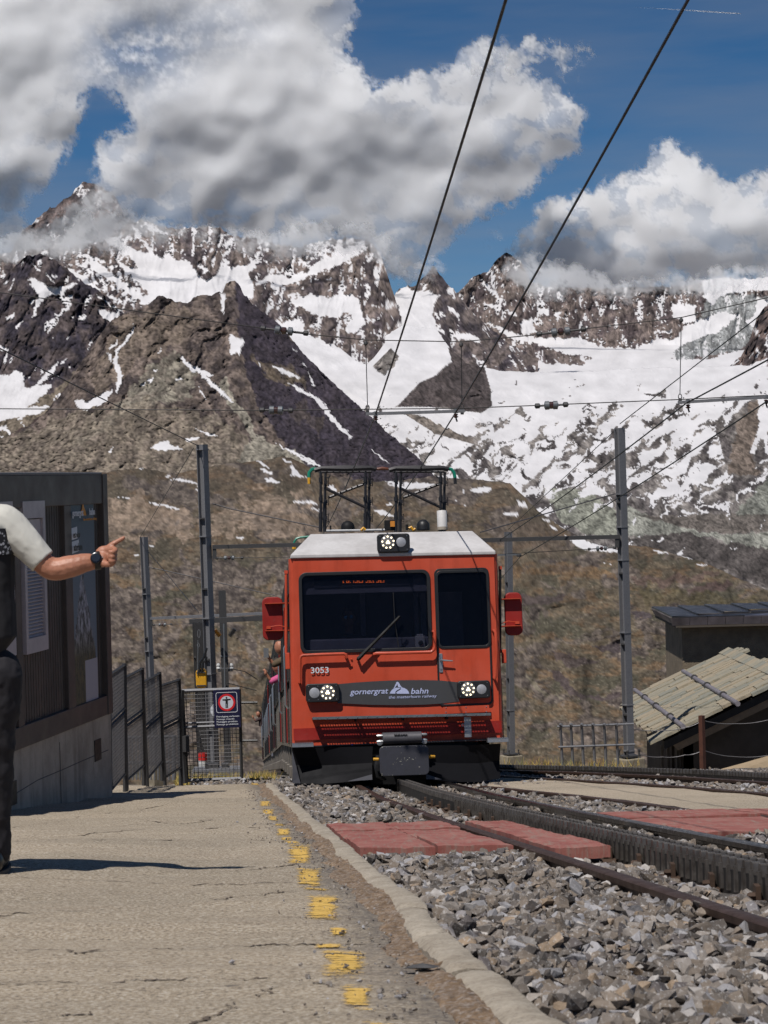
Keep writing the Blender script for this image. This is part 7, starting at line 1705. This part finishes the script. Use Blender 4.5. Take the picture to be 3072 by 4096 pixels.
# --- rust post with two cables
o = thing('rusty_post', 'rust brown square post holding two slack cables in front of the stone-roofed shed', 'post', at(2812, 3085, 36)); q0, q1 = at(2812, 3090, 36), at(2806, 2862, 36); m = MB(); m.tube([q0, q1], .055, 4); m.build('post', simple('rust brown steel', (.10, .035, .02), .8, 0, .4, 6), o, world=True)
for lb, P in (('upper slack cable right of the rusty post', ((2820, 2884), (2940, 2895), (3072, 2880), (3300, 2870))), ('lower slack cable right of the rusty post', ((2820, 3003), (2930, 3026), (3072, 3022), (3300, 3000))), ('lower slack cable between the right tall mast and the rusty post', ((2560, 3018), (2650, 3028), (2740, 3020), (2806, 3004))), ('upper slack cable between the right tall mast and the rusty post', ((2530, 2914), (2640, 2922), (2740, 2910), (2806, 2884)))):
    wire(lb, L_(36, *P), .007, M_WIREL, 'slack_cable', 'cable', 'slack cables at the shed', sag=.02)
# --- stone-roofed shed
A = Vector((5.6, 42, 0)); 
A = at(*K5r(1000, 1868), 42); B = at(*K5r(800, 1660), 53); C = at(*K5r(1322, 1408), 53); D = A + (C - B) * 1.0
up = (D - A).normalized(); al_ = (B - A).normalized(); nrm = up.cross(al_).normalized(); nrm = nrm if nrm.z > 0 else -nrm
LA, LU = (B - A).length, (D - A).length
shed = thing('stone_roofed_shed', 'low dark shed under a pale green stone slab roof right of the mast', 'shed', A)
rk = random.Random(21)
slm = []
for c_ in range(3):
    b = MatB('stone slab %d' % c_); base = [(.31, .28, .21), (.25, .245, .20), (.35, .295, .21)][c_]; n = b.noise(2.6, 7, .7); n2 = b.noise(24, 4, .7)
    c = b.mix(b.rng(n, .35, .65), tuple(x * .75 for x in base), base); c = b.mix(b.rng(n2, .58, .7, 0, .6), c, (.46, .30, .10)); c = b.mix(b.rng(n, .30, .18, 0, .6), c, (.24, .26, .24)); b.set('Base Color', c).set('Roughness', .9).bump(n2, .4, .02); slm.append(b.m)
def slab_mesh(w, l, seed):
    r = random.Random(seed); P = []; n = 5
    for i in range(n + 1): P.append((w * i / n, 0 + r.uniform(-.05, .03)))
    for i in range(1, 4): P.append((w + r.uniform(-.02, .02), l * i / 4))
    P.append((w, l)); P.append((0, l)); 
    for i in range(3, 0, -1): P.append((r.uniform(-.02, .02), l * i / 4))
    m = MB(); m.prism([(x, y, 0) for x, y in P], (0, 0, .06)); return m
sl_meshes = [slab_mesh(w_, .62, 50 + i).mesh('slab', None) for i, w_ in enumerate((.45, .62, .8, .95, .55, .72))]; sl_w = (.45, .62, .8, .95, .55, .72)
sl_all = []
for me in sl_meshes:
    for mt in slm: c_ = me.copy(); c_.materials.clear(); c_.materials.append(mt); sl_all.append(c_)
row = 0; u = -.10; nr = 0
# courses lie along the verge direction as in the photograph: each row runs from eave to ridge
rowpitch = .36
na = int((LA + .3) / rowpitch)
for i in range(na):
    v = LA + .1 - i * rowpitch; u = -.12 - rk.random() * .3
    while u < LU - .25:
        k = rk.randrange(6); w_ = sl_w[k]
        # local x -> up the slope, local y -> back towards B, tilted so each row rests on the one behind
        X_ = up; Y_ = (al_ * math.cos(.05) + nrm * math.sin(.05)).normalized() * -1; Y_ = (-al_ + nrm * -.08).normalized() * -1; Z_ = X_.cross(Y_).normalized(); Z_ = Z_ if Z_.z > 0 else -Z_
        p = A + up * u + al_ * (v - .62) + nrm * (.03 + rk.uniform(0, .05))
        Y2 = (al_ - nrm * .11).normalized()
        if nr < 420:
            o = bpy.data.objects.new('slab', sl_all[k * 3 + rk.choice((0, 0, 1, 2))]); COL.objects.link(o); o.parent = shed
            M_ = Matrix(((X_.x, Y2.x, Z_.x, p.x - A.x), (X_.y, Y2.y, Z_.y, p.y - A.y), (X_.z, Y2.z, Z_.z, p.z - A.z), (0, 0, 0, 1))); o.matrix_basis = M_
        nr += 1; u += w_ + .012
print('SLABS', nr)
def lw(p): return p - A
m = MB(); th = Vector((0, 0, -.16)); pts = [lw(A + up * -.1), lw(D), lw(C), lw(B + up * -.1)]; m.prism([p + Vector((0, 0, -.02)) for p in pts], th); m.build('roof_deck', simple('dark roof deck', (.03, .026, .024), .8), shed)
M_SHW = simple('dark brown shed wall', (.085, .068, .052), .9, 0, .3, 2, .3, 40, .006)
# gable and side walls
i0 = up * .35 + al_ * .35
a_, d_, b__ = lw(A + i0) + Vector((0, 0, -.2)), lw(D + al_ * .35) + Vector((0, 0, -.2)), lw(B + up * .35 - al_ * .3) + Vector((0, 0, -.2))
zb_ = -2.6
m = MB(); m.prism([a_, d_ + up * 2, Vector((d_.x + up.x * 2, d_.y, zb_)), Vector((a_.x, a_.y, zb_))], (0, .2, 0)); m.build('gable_wall', M_SHW, shed)
m = MB(); m.prism([a_, b__, Vector((b__.x, b__.y, zb_)), Vector((a_.x, a_.y, zb_))], (.2, 0, 0)); m.build('side_wall', M_SHW, shed)
for f in (.02, .10, .22, .34, .5): p = a_.lerp(b__, f); m = MB(); m.bx(p.x - .05, p.x - .003, p.y - .05, p.y + .05, zb_, p.z); m.build('batten', simple('pale batten', (.20, .18, .15), .8) if f > .3 or f == .10 else M_SHW, shed)
m = MB(); m.prism([lw(A + up * -.1) + Vector((0, -.06, -.18)), lw(D + up * 2) + Vector((0, -.06, -.18)), lw(D + up * 2) + Vector((0, -.06, -.02)), lw(A + up * -.1) + Vector((0, -.06, -.02))], (0, .05, 0)); m.build('verge_board', simple('black verge board', (.012, .012, .013), .6), shed)
m = MB(); m.prism([lw(A + up * .2) + Vector((0, .0, -.34)), lw(D + up * 2) + Vector((0, .0, -.34)), lw(D + up * 2) + Vector((0, .0, -.19)), lw(A + up * .1) + Vector((0, .0, -.19))], (0, .05, 0)); m.build('barge_board', simple('tan barge board', (.27, .20, .13), .7), shed)
for (x0, y0_, x1, y1_) in ((815, 1603, 1082, 1806), (1082, 1500, 1384, 1680)):
    # poles held just above the slabs
    def onroof(px, py):
        r = ray(*K5r(px, py)); d = (A + nrm * .14).dot(nrm) / r.dot(nrm); return r * d
    p, q = onroof(x0, y0_), onroof(x1, y1_); m = MB(); m.tube([lw(p), lw(q)], .052, 10); s_ = m.build('snow_pole', simple('lilac grey pole', (.22, .20, .22), .6, 0, .3, 4), shed)
    for f in (.25, .5, .78): c0 = lw(p.lerp(q, f)); m = MB(); d_ = (q - p).normalized(); m.lathe([(.085, -.03), (.085, .03)], c0, d_, 10); m.tube([c0, c0 - nrm * .12], .02, 5); m.build('pole_clamp', M_GALD, s_)
p0, p1 = lw(C + nrm * .08), lw(D + nrm * .08)
for k in range(16):
    a0 = p0.lerp(p1, k / 16); a1 = p0.lerp(p1, (k + .96) / 16); m = MB(); m.prism([a0 - up * .16, a0 + up * .12 + nrm * .02, a0 + up * .12 + nrm * .07, a0 - up * .16 + nrm * .05], (a1 - a0)); m.build('ridge_slab', slm[k % 3], shed)
# --- block building behind
Yb = 56.0
fl = at(2728, 2560, Yb); 
blk = thing('square_block_building', 'dark rendered block with low slate roof behind the stone-roofed shed', 'building', (fl.x, Yb, fl.z))
O = Vector((fl.x, Yb, fl.z)); zt_ = at(2728, 2496, Yb).z - O.z; zb_ = -7.0
M_BLK = simple('rough dark render', (.24, .19, .13), .95, 0, .35, 3, .9, 26, .03)
m = MB(); m.bx(0, 9, 0, 3.3, zb_, zt_); m.build('wall', M_BLK, blk)
ov = .5; f0 = at(2702, 2493, Yb - ov); e0 = f0 - O; fh = (at(2702, 2462, Yb - ov) - f0).z
M_FAS = simple('streaked zinc fascia', (.30, .25, .25), .6, .0, .4, 1.2, .1, 30, .004, col2=(.075, .06, .058))
x0_, y0_, y1_ = -ov * .45, -ov, 3.7
m = MB(); m.bx(x0_, 10, y0_, y1_, zt_ - .06, zt_ + .02); m.build('soffit', M_SHW, blk)
nf = 22
for k in range(nf):
    a = x0_ - .10 + (10 - x0_) * k / nf; m = MB(); m.prism([(a + .006, y0_ - .003, zt_), (a + (10 - x0_) / nf - .006, y0_ - .003, zt_), (a + (10 - x0_) / nf - .006, y0_ - .09, zt_ + fh), (a + .006, y0_ - .09, zt_ + fh)], (0, .02, 0)); m.build('fascia_sheet', M_FAS, blk)
for k in range(10):
    a = y0_ + (y1_ - y0_) * k / 10; w_ = (y1_ - y0_) / 10; m = MB(); m.prism([(x0_ - .003, a + .006, zt_), (x0_ - .003, a + w_ - .006, zt_), (x0_ - .12, a + w_ - .006, zt_ + fh), (x0_ - .12, a + .006, zt_ + fh)], (.02, 0, 0)); m.build('fascia_sheet', M_FAS, blk)
# hipped low roof: slate courses on the left part, metal sheets to the right
apx = Vector((6.0, 1.6, zt_ + fh + .26))
cn = [Vector((x0_ - .1, y0_ - .08, zt_ + fh)), Vector((11, y0_ - .08, zt_ + fh)), Vector((11, y1_, zt_ + fh)), Vector((x0_ - .1, y1_, zt_ + fh))]
M_SLATE = simple('dark wet slate', (.030, .028, .030), .4, 0, .4, 4, .2, 30, .01); M_ZINC = simple('blue grey zinc', (.15, .15, .19), .35, .4, .3, 2)
for k in range(9):
    t0, t1 = k / 9, (k + 1) / 9 + .02; a0, a1 = cn[0].lerp(apx, t0), cn[0].lerp(apx, t1); b0_, b1_ = cn[3].lerp(apx, t0), cn[3].lerp(apx, t1)
    m = MB(); m.add([a0 + Vector((0, 0, .05)), b0_ + Vector((0, 0, .05)), b1_ + Vector((0, 0, .0)), a1 + Vector((0, 0, .0)), a0, b0_], [(0, 1, 2, 3), (0, 4, 5, 1)]); m.build('slate_course', M_SLATE, blk)
    a0, a1 = cn[0].lerp(apx, t0), cn[0].lerp(apx, t1); b0_, b1_ = cn[1].lerp(apx, t0), cn[1].lerp(apx, t1); nn = 12
    for j in range(nn):
        p0, p1, p2, p3 = a0.lerp(b0_, j / nn), a0.lerp(b0_, (j + .96) / nn), a1.lerp(b1_, (j + .96) / nn), a1.lerp(b1_, j / nn); h = Vector((0, 0, .03))
        if k % 2: continue
        p2, p3 = cn[0].lerp(apx, min(1, t1 + .1)).lerp(cn[1].lerp(apx, min(1, t1 + .1)), (j + .96) / nn), cn[0].lerp(apx, min(1, t1 + .1)).lerp(cn[1].lerp(apx, min(1, t1 + .1)), j / nn)
        m = MB(); m.add([p0 + h, p1 + h, p2, p3, p0, p1], [(0, 1, 2, 3), (0, 4, 5, 1)]); m.build('roof_sheet', M_SLATE if j < 2 + k else M_ZINC, blk)
# sandy bank at the right edge
m = MB(); Q = [at(2850, 3085, 39), at(2980, 3050, 39.3), at(3072, 3022, 39.5), at(3300, 2960, 40), at(3300, 3200, 39), at(2850, 3120, 38.6)]
m.add(Q, [(0, 1, 2, 3, 4, 5)]); m.build('sand_bank', simple('tan sand', (.36, .27, .17), .95, 0, .2, 5, .3, 30, .02), None, kind='structure')
# dry grass tufts at the end of the platform and along the far edge
rg = np.random.RandomState(8); V = []; T = []; Cg = []
spots = [(rg.uniform(1000, 1100), rg.uniform(3105, 3128)) for _ in range(500)] + [(rg.uniform(700, 980), rg.uniform(3108, 3130)) for _ in range(900)] + [(rg.uniform(2020, 2560), rg.uniform(3060, 3075)) for _ in range(160)]
for (px, py) in spots:
    Yq = 30.0 + rg.rand() * 2.5 if px < 1500 else 37.5; p = at(px, py, Yq); p.z = (G0(p.y) - .08) if px < 1500 else p.z
    h = rg.uniform(.06, .20); dx, dy = rg.normal(size=2) * .05; b_ = len(V); w_ = .006
    V += [(p.x - w_, p.y, p.z), (p.x + w_, p.y, p.z), (p.x + dx, p.y + dy, p.z + h)]; T.append((b_, b_ + 1, b_ + 2)); c_ = (.42, .30, .08) if rg.rand() < .7 else (.20, .20, .06); Cg += [(*c_, 1)] * 3
b = MatB('dry grass'); vc = b.N('ShaderNodeVertexColor'); vc.layer_name = 'Col'; b.set('Base Color', vc.outputs[0]).set('Roughness', .9)
link('dry_grass', np_mesh('dry_grass', V, tris=T, mat=b.m, smooth=False, attrs={'Col': ('FLOAT_COLOR', Cg)}), kind='stuff')
# ================================================================== people
def remeshed(mbx, voxel, smooth=4, disp=None):
    """fuse overlapping limbs into one continuous skin"""
    me = mbx.mesh('tmp', None); o = bpy.data.objects.new('tmp', me); COL.objects.link(o)
    r = o.modifiers.new('r', 'REMESH'); r.mode = 'VOXEL'; r.voxel_size = voxel
    s = o.modifiers.new('s', 'SMOOTH'); s.iterations = smooth; s.factor = .5
    dg = bpy.context.evaluated_depsgraph_get(); ev = o.evaluated_get(dg); m2 = bpy.data.meshes.new_from_object(ev)
    bpy.data.objects.remove(o); bpy.data.meshes.remove(me)
    n = len(m2.vertices); co = np.empty(n * 3, np.float32); m2.vertices.foreach_get('co', co); co = co.reshape(-1, 3)
    if disp is not None:
        no = np.empty(n * 3, np.float32); m2.vertices.foreach_get('normal', no); no = no.reshape(-1, 3)
        co = co + no * disp(co)[:, None]; m2.vertices.foreach_set('co', co.ravel().astype(np.float32)); m2.update()
    m2.polygons.foreach_set('use_smooth', np.ones(len(m2.polygons), bool))
    return m2
def limb(m, pts, radii, n=14):
    """smooth tapering limb through the joints"""
    P = [Vector(p) for p in pts]; out = []; rr = []
    for i in range(len(P) - 1):
        p0 = P[max(i - 1, 0)]; p1 = P[i]; p2 = P[i + 1]; p3 = P[min(i + 2, len(P) - 1)]
        for k in range(6):
            t = k / 6; t2 = t * t; t3 = t2 * t
            out.append(.5 * ((2 * p1) + (p2 - p0) * t + (2 * p0 - 5 * p1 + 4 * p2 - p3) * t2 + (3 * p1 - p0 - 3 * p2 + p3) * t3)); rr.append(radii[i] * (1 - t) + radii[i + 1] * t)
    out.append(P[-1]); rr.append(radii[-1]); m.tube(out, rr, n); ball(m, P[0], radii[0]); ball(m, P[-1], radii[-1])
def ball(m, c, r, s=(1, 1, 1), n=14):
    c = Vector(c); vs = []; fs = []; k = n // 2
    for i in range(k + 1):
        a = math.pi * i / k
        for j in range(n): b_ = 2 * math.pi * j / n; vs.append(c + Vector((r * s[0] * math.sin(a) * math.cos(b_), r * s[1] * math.sin(a) * math.sin(b_), r * s[2] * math.cos(a))))
    fs = [(i * n + j, i * n + (j + 1) % n, (i + 1) * n + (j + 1) % n, (i + 1) * n + j) for i in range(k) for j in range(n)]
    m.add(vs, fs, True)
def torso(m, rings, n=22):
    """rings: (centre, half width, half depth)"""
    vs = []
    for c, a, b_ in rings:
        for j in range(n): t = 2 * math.pi * j / n; vs.append(Vector(c) + Vector((a * math.copysign(abs(math.cos(t)) ** .8, math.cos(t)), b_ * math.copysign(abs(math.sin(t)) ** .8, math.sin(t)), 0)))
    k = len(rings); fs = [(i * n + j, i * n + (j + 1) % n, (i + 1) * n + (j + 1) % n, (i + 1) * n + j) for i in range(k - 1) for j in range(n)] + [tuple(range(n)), tuple((k - 1) * n + j for j in range(n))]
    m.add(vs, fs, True)
def skin_mat(name, col):
    b = MatB(name); n = b.noise(9, 5, .6); n2 = b.noise(120, 3, .6); c = b.mix(b.rng(n, .35, .65), tuple(x * .78 for x in col), col); c = b.mix(b.rng(n2, .6, .75, 0, .3), c, (.30, .12, .07))
    b.set('Base Color', c).set('Roughness', .5).set('Subsurface Weight', .08); b.p.inputs['Subsurface Radius'].default_value = (.01, .004, .002); b.bump(n2, .15, .002); return b.m
def cloth(name, col, var=.3, wr=.35):
    b = MatB(name); n = b.noise(6, 6, .6); c = b.mix(b.rng(n, .35, .65), tuple(x * (1 - var) for x in col), col); b.set('Base Color', c).set('Roughness', .85); b.bump(b.noise(420, 2, .5), .2, .001); return b.m
M_SKIN = skin_mat('sunburnt skin', (.44, .19, .115)); M_SHIRT = cloth('cream white shirt', (.62, .60, .54), .12); M_VEST = cloth('black waistcoat', (.016, .015, .018)); M_TROU = cloth('black trousers', (.018, .016, .020)); M_HAIR = simple('dark hair', (.03, .022, .016), .7)
# --- the man at the left edge pointing at the train
YM = 9.0
def H8(x, y, d=0.0): return at(.3014 * x, 1900 + .3014 * y, YM + d)          # photo crop of the arm
fx = -1.86; gz = float(plat_z(np.array(-1.7), np.array(YM)))
man = thing('person', 'man in black waistcoat, white sleeves and black trousers at left edge, pointing at the train', 'person', (fx, YM, gz))
def B(x, y, z): return Vector((fx + x, YM + y, gz + z))
sh = H8(60, 640) ; shx = sh.x - fx; shz = sh.z - gz
el = H8(690, 1250, -.02); wr = H8(1275, 1150, .02)
kn = H8(1440, 1060, .03)
m = MB()
# trunk, neck, head (head above the left edge of the frame), left arm hanging
torso(m, [(B(0, 0, .86), .15, .10), (B(0, 0, 1.0), .16, .11), (B(0, 0, 1.2), .155, .10), (B(0, 0, 1.36), .17, .10), (B(0, .01, 1.46), .12, .08)])
limb(m, [B(0, 0, 1.42), B(0, -.02, 1.60)], [.062, .056]); ball(m, B(0, -.02, 1.68), .1, (.80, .95, 1.15)); ball(m, B(0, .03, 1.62), .07, (.8, .9, .8))
for s in (-1, 1): ball(m, B(s * .08, -.01, 1.66), .025, (.4, .8, 1.2))
m.add([B(-.018, .075, 1.67), B(.018, .075, 1.67), B(0, .11, 1.645), B(0, .078, 1.70)], [(0, 1, 2), (1, 3, 2), (3, 0, 2), (0, 3, 1)])
limb(m, [B(-.19, 0, 1.42), B(-.24, 0, 1.14), B(-.23, .05, .90)], [.05, .042, .028]); ball(m, B(-.23, .06, .82), .045, (.6, .9, 1.3))
for k in range(4): limb(m, [B(-.23, .03 + k * .02, .79), B(-.225, .03 + k * .022, .745), B(-.215, .03 + k * .022, .715)], [.010, .009, .008], 8)
# pointing arm
el2 = H8(760, 1235, -.01); mid = H8(930, 1215, .0)
limb(m, [sh, sh.lerp(el, .5) + Vector((0, 0, .0)), H8(600, 1190), H8(740, 1248), mid, H8(1130, 1165, .01), wr, H8(1360, 1120, .02)], [.056, .052, .049, .049, .048, .041, .031, .033])
# palm and fist
ball(m, H8(1400, 1075, .03), .046, (1.05, .55, 1.0)); ball(m, H8(1450, 1040, .03), .040, (.9, .55, .95)); ball(m, H8(1380, 1120, .02), .038, (1, .55, .8))
R = .0105
limb(m, [H8(1420, 985, .02), H8(1480, 930, .02), H8(1560, 880, .02), H8(1642, 835, .02)], [R * 1.35, R * 1.2, R * 1.02, R * .82], 10)      # index finger
for i, (ya, yb) in enumerate(((1000, 985), (1065, 1045), (1125, 1105))):                # curled fingers
    limb(m, [H8(1440, ya, .02), H8(1500, yb, .005), H8(1528 - i * 4, yb + 18, -.012), H8(1500, yb + 40, -.034), H8(1462, yb + 34, -.036)], [R * 1.3, R * 1.3, R * 1.2, R * 1.1, R * .9], 10)
limb(m, [H8(1350, 1160, -.005), H8(1420, 1185, -.02), H8(1475, 1182, -.025), H8(1512, 1165, -.028)], [R * 1.5, R * 1.35, R * 1.2, R * .95], 10)     # thumb under the fist
sk = remeshed(m, .0042, 3, lambda c: (.0012 * fbm(c[:, 0] * 40, c[:, 2] * 40, 3, 3)).astype(np.float32)); sk.materials.append(M_SKIN)
inv = man.matrix_basis.inverted(); sk.transform(inv); link('body', sk, man)
def wrinkle(a, f, sx=1, sz=1, s=0):
    return lambda c: (a * fbm(c[:, 0] * f * sx + c[:, 1] * f, c[:, 2] * f * sz, 4, 120 + s) + a * .7 * (ridged(c[:, 0] * f * .6 + c[:, 1] * f * .5, c[:, 2] * f * .9, 3, 140 + s) - .8)).astype(np.float32)
def wear(mbx, vox, mat, name, disp, sm_=3, hollow=None):
    me = remeshed(mbx, vox, sm_, disp); me.materials.append(mat); me.transform(inv); return link(name, me, man)
# shirt: sleeve flares to its hem
m = MB(); hem = H8(570, 1145)
a0 = sh + Vector((-.06, 0, .0)); limb(m, [a0, sh + Vector((.0, 0, -.005)), H8(260, 830), H8(420, 990)], [.082, .084, .076, .066]); 
d = (hem - H8(420, 990)).normalized(); m.lathe([(.064, -.05), (.066, 0), (.060, (hem - H8(420, 990)).length), (.04, (hem - H8(420, 990)).length)], H8(420, 990), d, 22)
torso(m, [(B(0, 0, .95), .185, .125), (B(0, 0, 1.2), .18, .125), (B(0, 0, 1.40), .19, .12), (B(0, 0, 1.49), .12, .08), (B(0, 0, 1.53), .07, .065)])
limb(m, [B(-.16, 0, 1.44), B(-.22, 0, 1.20)], [.08, .075]); wear(m, .0055, M_SHIRT, 'shirt', wrinkle(.0022, 9))
# waistcoat
rb = H8(185, 1000).x - fx
m = MB(); torso(m, [(B(0, 0, .90), .215, .145), (B(0, 0, 1.0), rb + .005, .145), (B(0, 0, 1.2), rb, .14), (B(0, 0, 1.36), rb + .005, .138), (B(0, 0, shz + .02), .215, .12), (B(0, 0, shz + .06), .14, .10)]); wear(m, .008, M_VEST, 'waistcoat', wrinkle(.002, 9))
# sparkling patterned yoke on the back
b = MatB('silver patterned yoke'); vo = b.N('ShaderNodeTexVoronoi'); vo.inputs['Scale'].default_value = 62; b.l.new(b.coord(), vo.inputs['Vector']); b.set('Base Color', b.mix(b.rng(vo.outputs['Distance'], .42, .30), (.016, .015, .018), (.42, .42, .45))).set('Roughness', .5)
m = MB(); n_ = 20; vs = []
for i in range(n_ + 1):
    t = math.pi + math.pi * i / n_
    for zz in (shz - .13, shz - .02): vs.append(B((rb + .009) * math.copysign(abs(math.cos(t)) ** .8, math.cos(t)), .148 * -abs(math.sin(t)) ** .8, zz))
m.add(vs, [(2 * i, 2 * i + 2, 2 * i + 3, 2 * i + 1) for i in range(n_)], True); m.build('yoke_band', b.m, man, world=True)
# trousers: right leg is the visible one
rx = lambda py, px: (at(px, py, YM).x - fx)
m = MB(); torso(m, [(B(0, 0, .78), .205, .13), (B(0, 0, .9), .21, .14), (B(0, 0, 1.0), .195, .135)])
edge = [(.97, 2580, 72), (.84, 2705, 92), (.72, 2820, 84), (.58, 2950, 62), (.45, 3075, 56), (.32, 3200, 49), (.20, 3320, 42), (.13, 3390, 46), (.095, 3425, 47)]
cen = []; rad = []
for z, py, px in edge:
    r_ = {.97: .11, .84: .115, .72: .105, .58: .092, .45: .085, .32: .080, .20: .080, .13: .080, .095: .080}[z]; cen.append(B(rx(py, px) - r_, 0, z)); rad.append(r_)
limb(m, cen[1:], rad[1:], 18)
limb(m, [B(-.11, 0, .84), B(-.12, .03, .55), B(-.12, .0, .25), B(-.12, 0, .06)], [.11, .09, .078, .088], 18)
wear(m, .0085, M_TROU, 'trousers', wrinkle(.0045, 9, 1, 1.4, 5), 2)
for s, cx_ in ((1, cen[-1].x), (-1, fx - .12)):
    m = MB(); ball(m, (cx_ + .01, YM + .03, gz + .048), .056, (.95, 2.5, .85)); ball(m, (cx_ + .01, YM - .07, gz + .055), .052, (.95, 1.1, 1.1)); me = remeshed(m, .006, 3); me.materials.append(simple('black leather shoe', (.014, .013, .013), .35)); me.transform(inv); sh_ = link('shoe', me, man)
    m = MB(); m.prism([(cx_ + .01 + .058 * math.cos(t), YM + .015 + .15 * math.sin(t), gz + .001) for t in np.linspace(0, 2 * math.pi, 22)[:-1]], (0, 0, .018)); m.build('sole', simple('dark grey sole', (.05, .048, .05), .8), sh_, world=True)
# watch
m = MB(); ax = (wr - H8(1130, 1165, .01)).normalized(); cw = H8(1290, 1135, .015); 
prof = [(.0375, -.013), (.0395, -.010), (.0395, .010), (.0375, .013)]
wt_ = thing('wristwatch', 'black round smartwatch on the pointing man\'s wrist', 'watch', cw); m.lathe(prof, cw, ax, 24); m.build('strap', M_BLACK, wt_, world=True)
fd = Vector((0, -1, .35)).normalized(); m = MB(); fc = cw + fd * .036 + ax * 0; m.lathe([(.024, -.008), (.025, 0), (.023, .005), (.019, .006)], fc, fd, 24); m.build('case', simple('black watch case', (.012, .012, .014), .2, .3), wt_, world=True)
m = MB(); m.lathe([(.018, 0), (.018, .0015)], fc + fd * .006, fd, 24); m.build('dial', simple('glossy dial', (.02, .025, .035), .05), wt_, world=True)
m = MB(); m.lathe([(.004, 0), (.004, .004)], fc + ax * .024, ax, 8); m.build('crown', M_ALU, wt_, world=True)
man_hair = MB(); ball(man_hair, B(0, -.035, 1.71), .103, (.82, .92, 1.05)); man_hair.build('hair', M_HAIR, man, world=True)
# --- driver behind the windscreen
def bust(name_lbl, c, s, skin, top, extra=None, cat='person'):
    p = thing('person', name_lbl, cat, c); m = MB()
    ball(m, c + Vector((0, 0, .27)) * s, .098 * s, (.80, .9, 1.18)); limb(m, [c + Vector((0, .02, .05)) * s, c + Vector((0, 0, .2)) * s], [.055 * s, .052 * s], 10); ball(m, c + Vector((0, -.09, .255)) * s, .018 * s, (.8, 1, 1.2))
    for q in (-1, 1): ball(m, c + Vector((q * .08, 0, .26)) * s, .022 * s, (.5, .8, 1.3))
    torso(m, [(c + Vector((0, .02, -.45)) * s, .14 * s, .09 * s), (c + Vector((0, .02, 0)) * s, .16 * s, .09 * s)])
    me = remeshed(m, .012 * s, 2); me.materials.append(skin); me.transform(p.matrix_basis.inverted()); link('body', me, p)
    m = MB(); torso(m, [(c + Vector((0, .02, -.5)) * s, .17 * s, .12 * s), (c + Vector((0, .02, -.15)) * s, .20 * s, .12 * s), (c + Vector((0, .02, 0)) * s, .21 * s, .10 * s), (c + Vector((0, .02, .07)) * s, .12 * s, .07 * s)])
    for q in (-1, 1): limb(m, [c + Vector((q * .19, .02, -.02)) * s, c + Vector((q * .25, -.05, -.25)) * s, c + Vector((q * .18, -.25, -.36)) * s], [.06 * s, .05 * s, .04 * s], 10)
    me = remeshed(m, .014 * s, 2); me.materials.append(top); me.transform(p.matrix_basis.inverted()); link('jacket', me, p)
    m = MB(); ball(m, c + Vector((0, .025, .30)) * s, .104 * s, (.82, .92, 1.05)); m.build('hair', M_HAIR, p, world=True); return p
dc = MT @ C2(572, 226, .75)
dp = bust('driver in dark jacket and blue sunglasses dimly seen behind the windscreen', dc, 1.0, skin_mat('driver skin', (.30, .17, .12)), cloth('navy jacket', (.05, .05, .075)))
for q in (-1, 1): m = MB(); m.lathe([(.024, 0), (.022, .008)], dc + Vector((q * .034, -.098, .28)), (0, -1, 0), 12); m.build('sunglass_lens', simple('blue mirror lens', (.02, .25, .60), .15, .5), dp, world=True)
# --- passengers leaning out of the carriage
def lean(label, px, py, top, s_, phone):
    sp = min(np.linspace(.5, 60, 400), key=lambda s: abs((lambda w: CX + FP * ((w - Vector()).dot(RIGHT)) / w.dot(F_))(T0 + tx * (path_local(s).x + xm - hw - .22) + ty * path_local(s).y + tz * 2.0) - px))
    w = T0 + tx * (path_local(sp).x + xm - hw - .2) + ty * path_local(sp).y; p0 = at(px, py, w.y)
    p = thing('person', label, 'person', p0, group='passengers leaning out of the carriage'); m = MB()
    hand = p0; elb = p0 + Vector((.11, .05, -.16)); shd = p0 + Vector((.26, .15, -.10))
    limb(m, [shd, elb, hand], [.04, .034, .024], 8); ball(m, hand, .045, (.7, .9, 1.2)); limb(m, [hand, hand + Vector((-.02, -.02, .10))], [.013, .011], 8)
    for k in range(3): limb(m, [hand + Vector((0, -.02 * k + .02, .03)), hand + Vector((-.05, -.02 * k + .02, .05))], [.012, .010], 8)
    ball(m, p0 + Vector((.20, .20, .10)), .11, (.85, .95, 1.15)); limb(m, [p0 + Vector((.22, .22, .02)), p0 + Vector((.28, .24, -.15))], [.055, .06], 8)
    me = remeshed(m, .016, 2); me.materials.append(M_SKIN); me.transform(p.matrix_basis.inverted()); link('body', me, p)
    m = MB(); ball(m, p0 + Vector((.21, .23, .14)), .115, (.88, .95, 1.0)); m.build('hair', M_HAIR, p, world=True)
    m = MB(); torso(m, [(p0 + Vector((.30, .25, -.4)), .09, .12), (p0 + Vector((.29, .25, -.1)), .09, .12), (p0 + Vector((.28, .25, -.03)), .06, .08)]); limb(m, [shd, elb], [.066, .056], 10); m.build('top', top, p, world=True)
    if phone: ph = thing('phone', 'silver phone held out of the carriage window', 'phone', p0); m = MB(); m.box(p0 + Vector((-.01, -.05, .03)), (.08, .01, .15)); m.build('case', M_ALU, ph, world=True)
    return p
lean('passenger leaning out of the window holding up a silver phone', 1068, 2618, cloth('olive sleeve', (.10, .07, .04)), 1, True)
lean('passenger in pink leaning out below the one with the phone', 1062, 2690, cloth('pink top', (.60, .10, .26)), 1, False)
lean('farther passenger stretching a pointing hand out, low beside the train', 1012, 2868, cloth('dark sleeve', (.05, .03, .03)), 1, False)
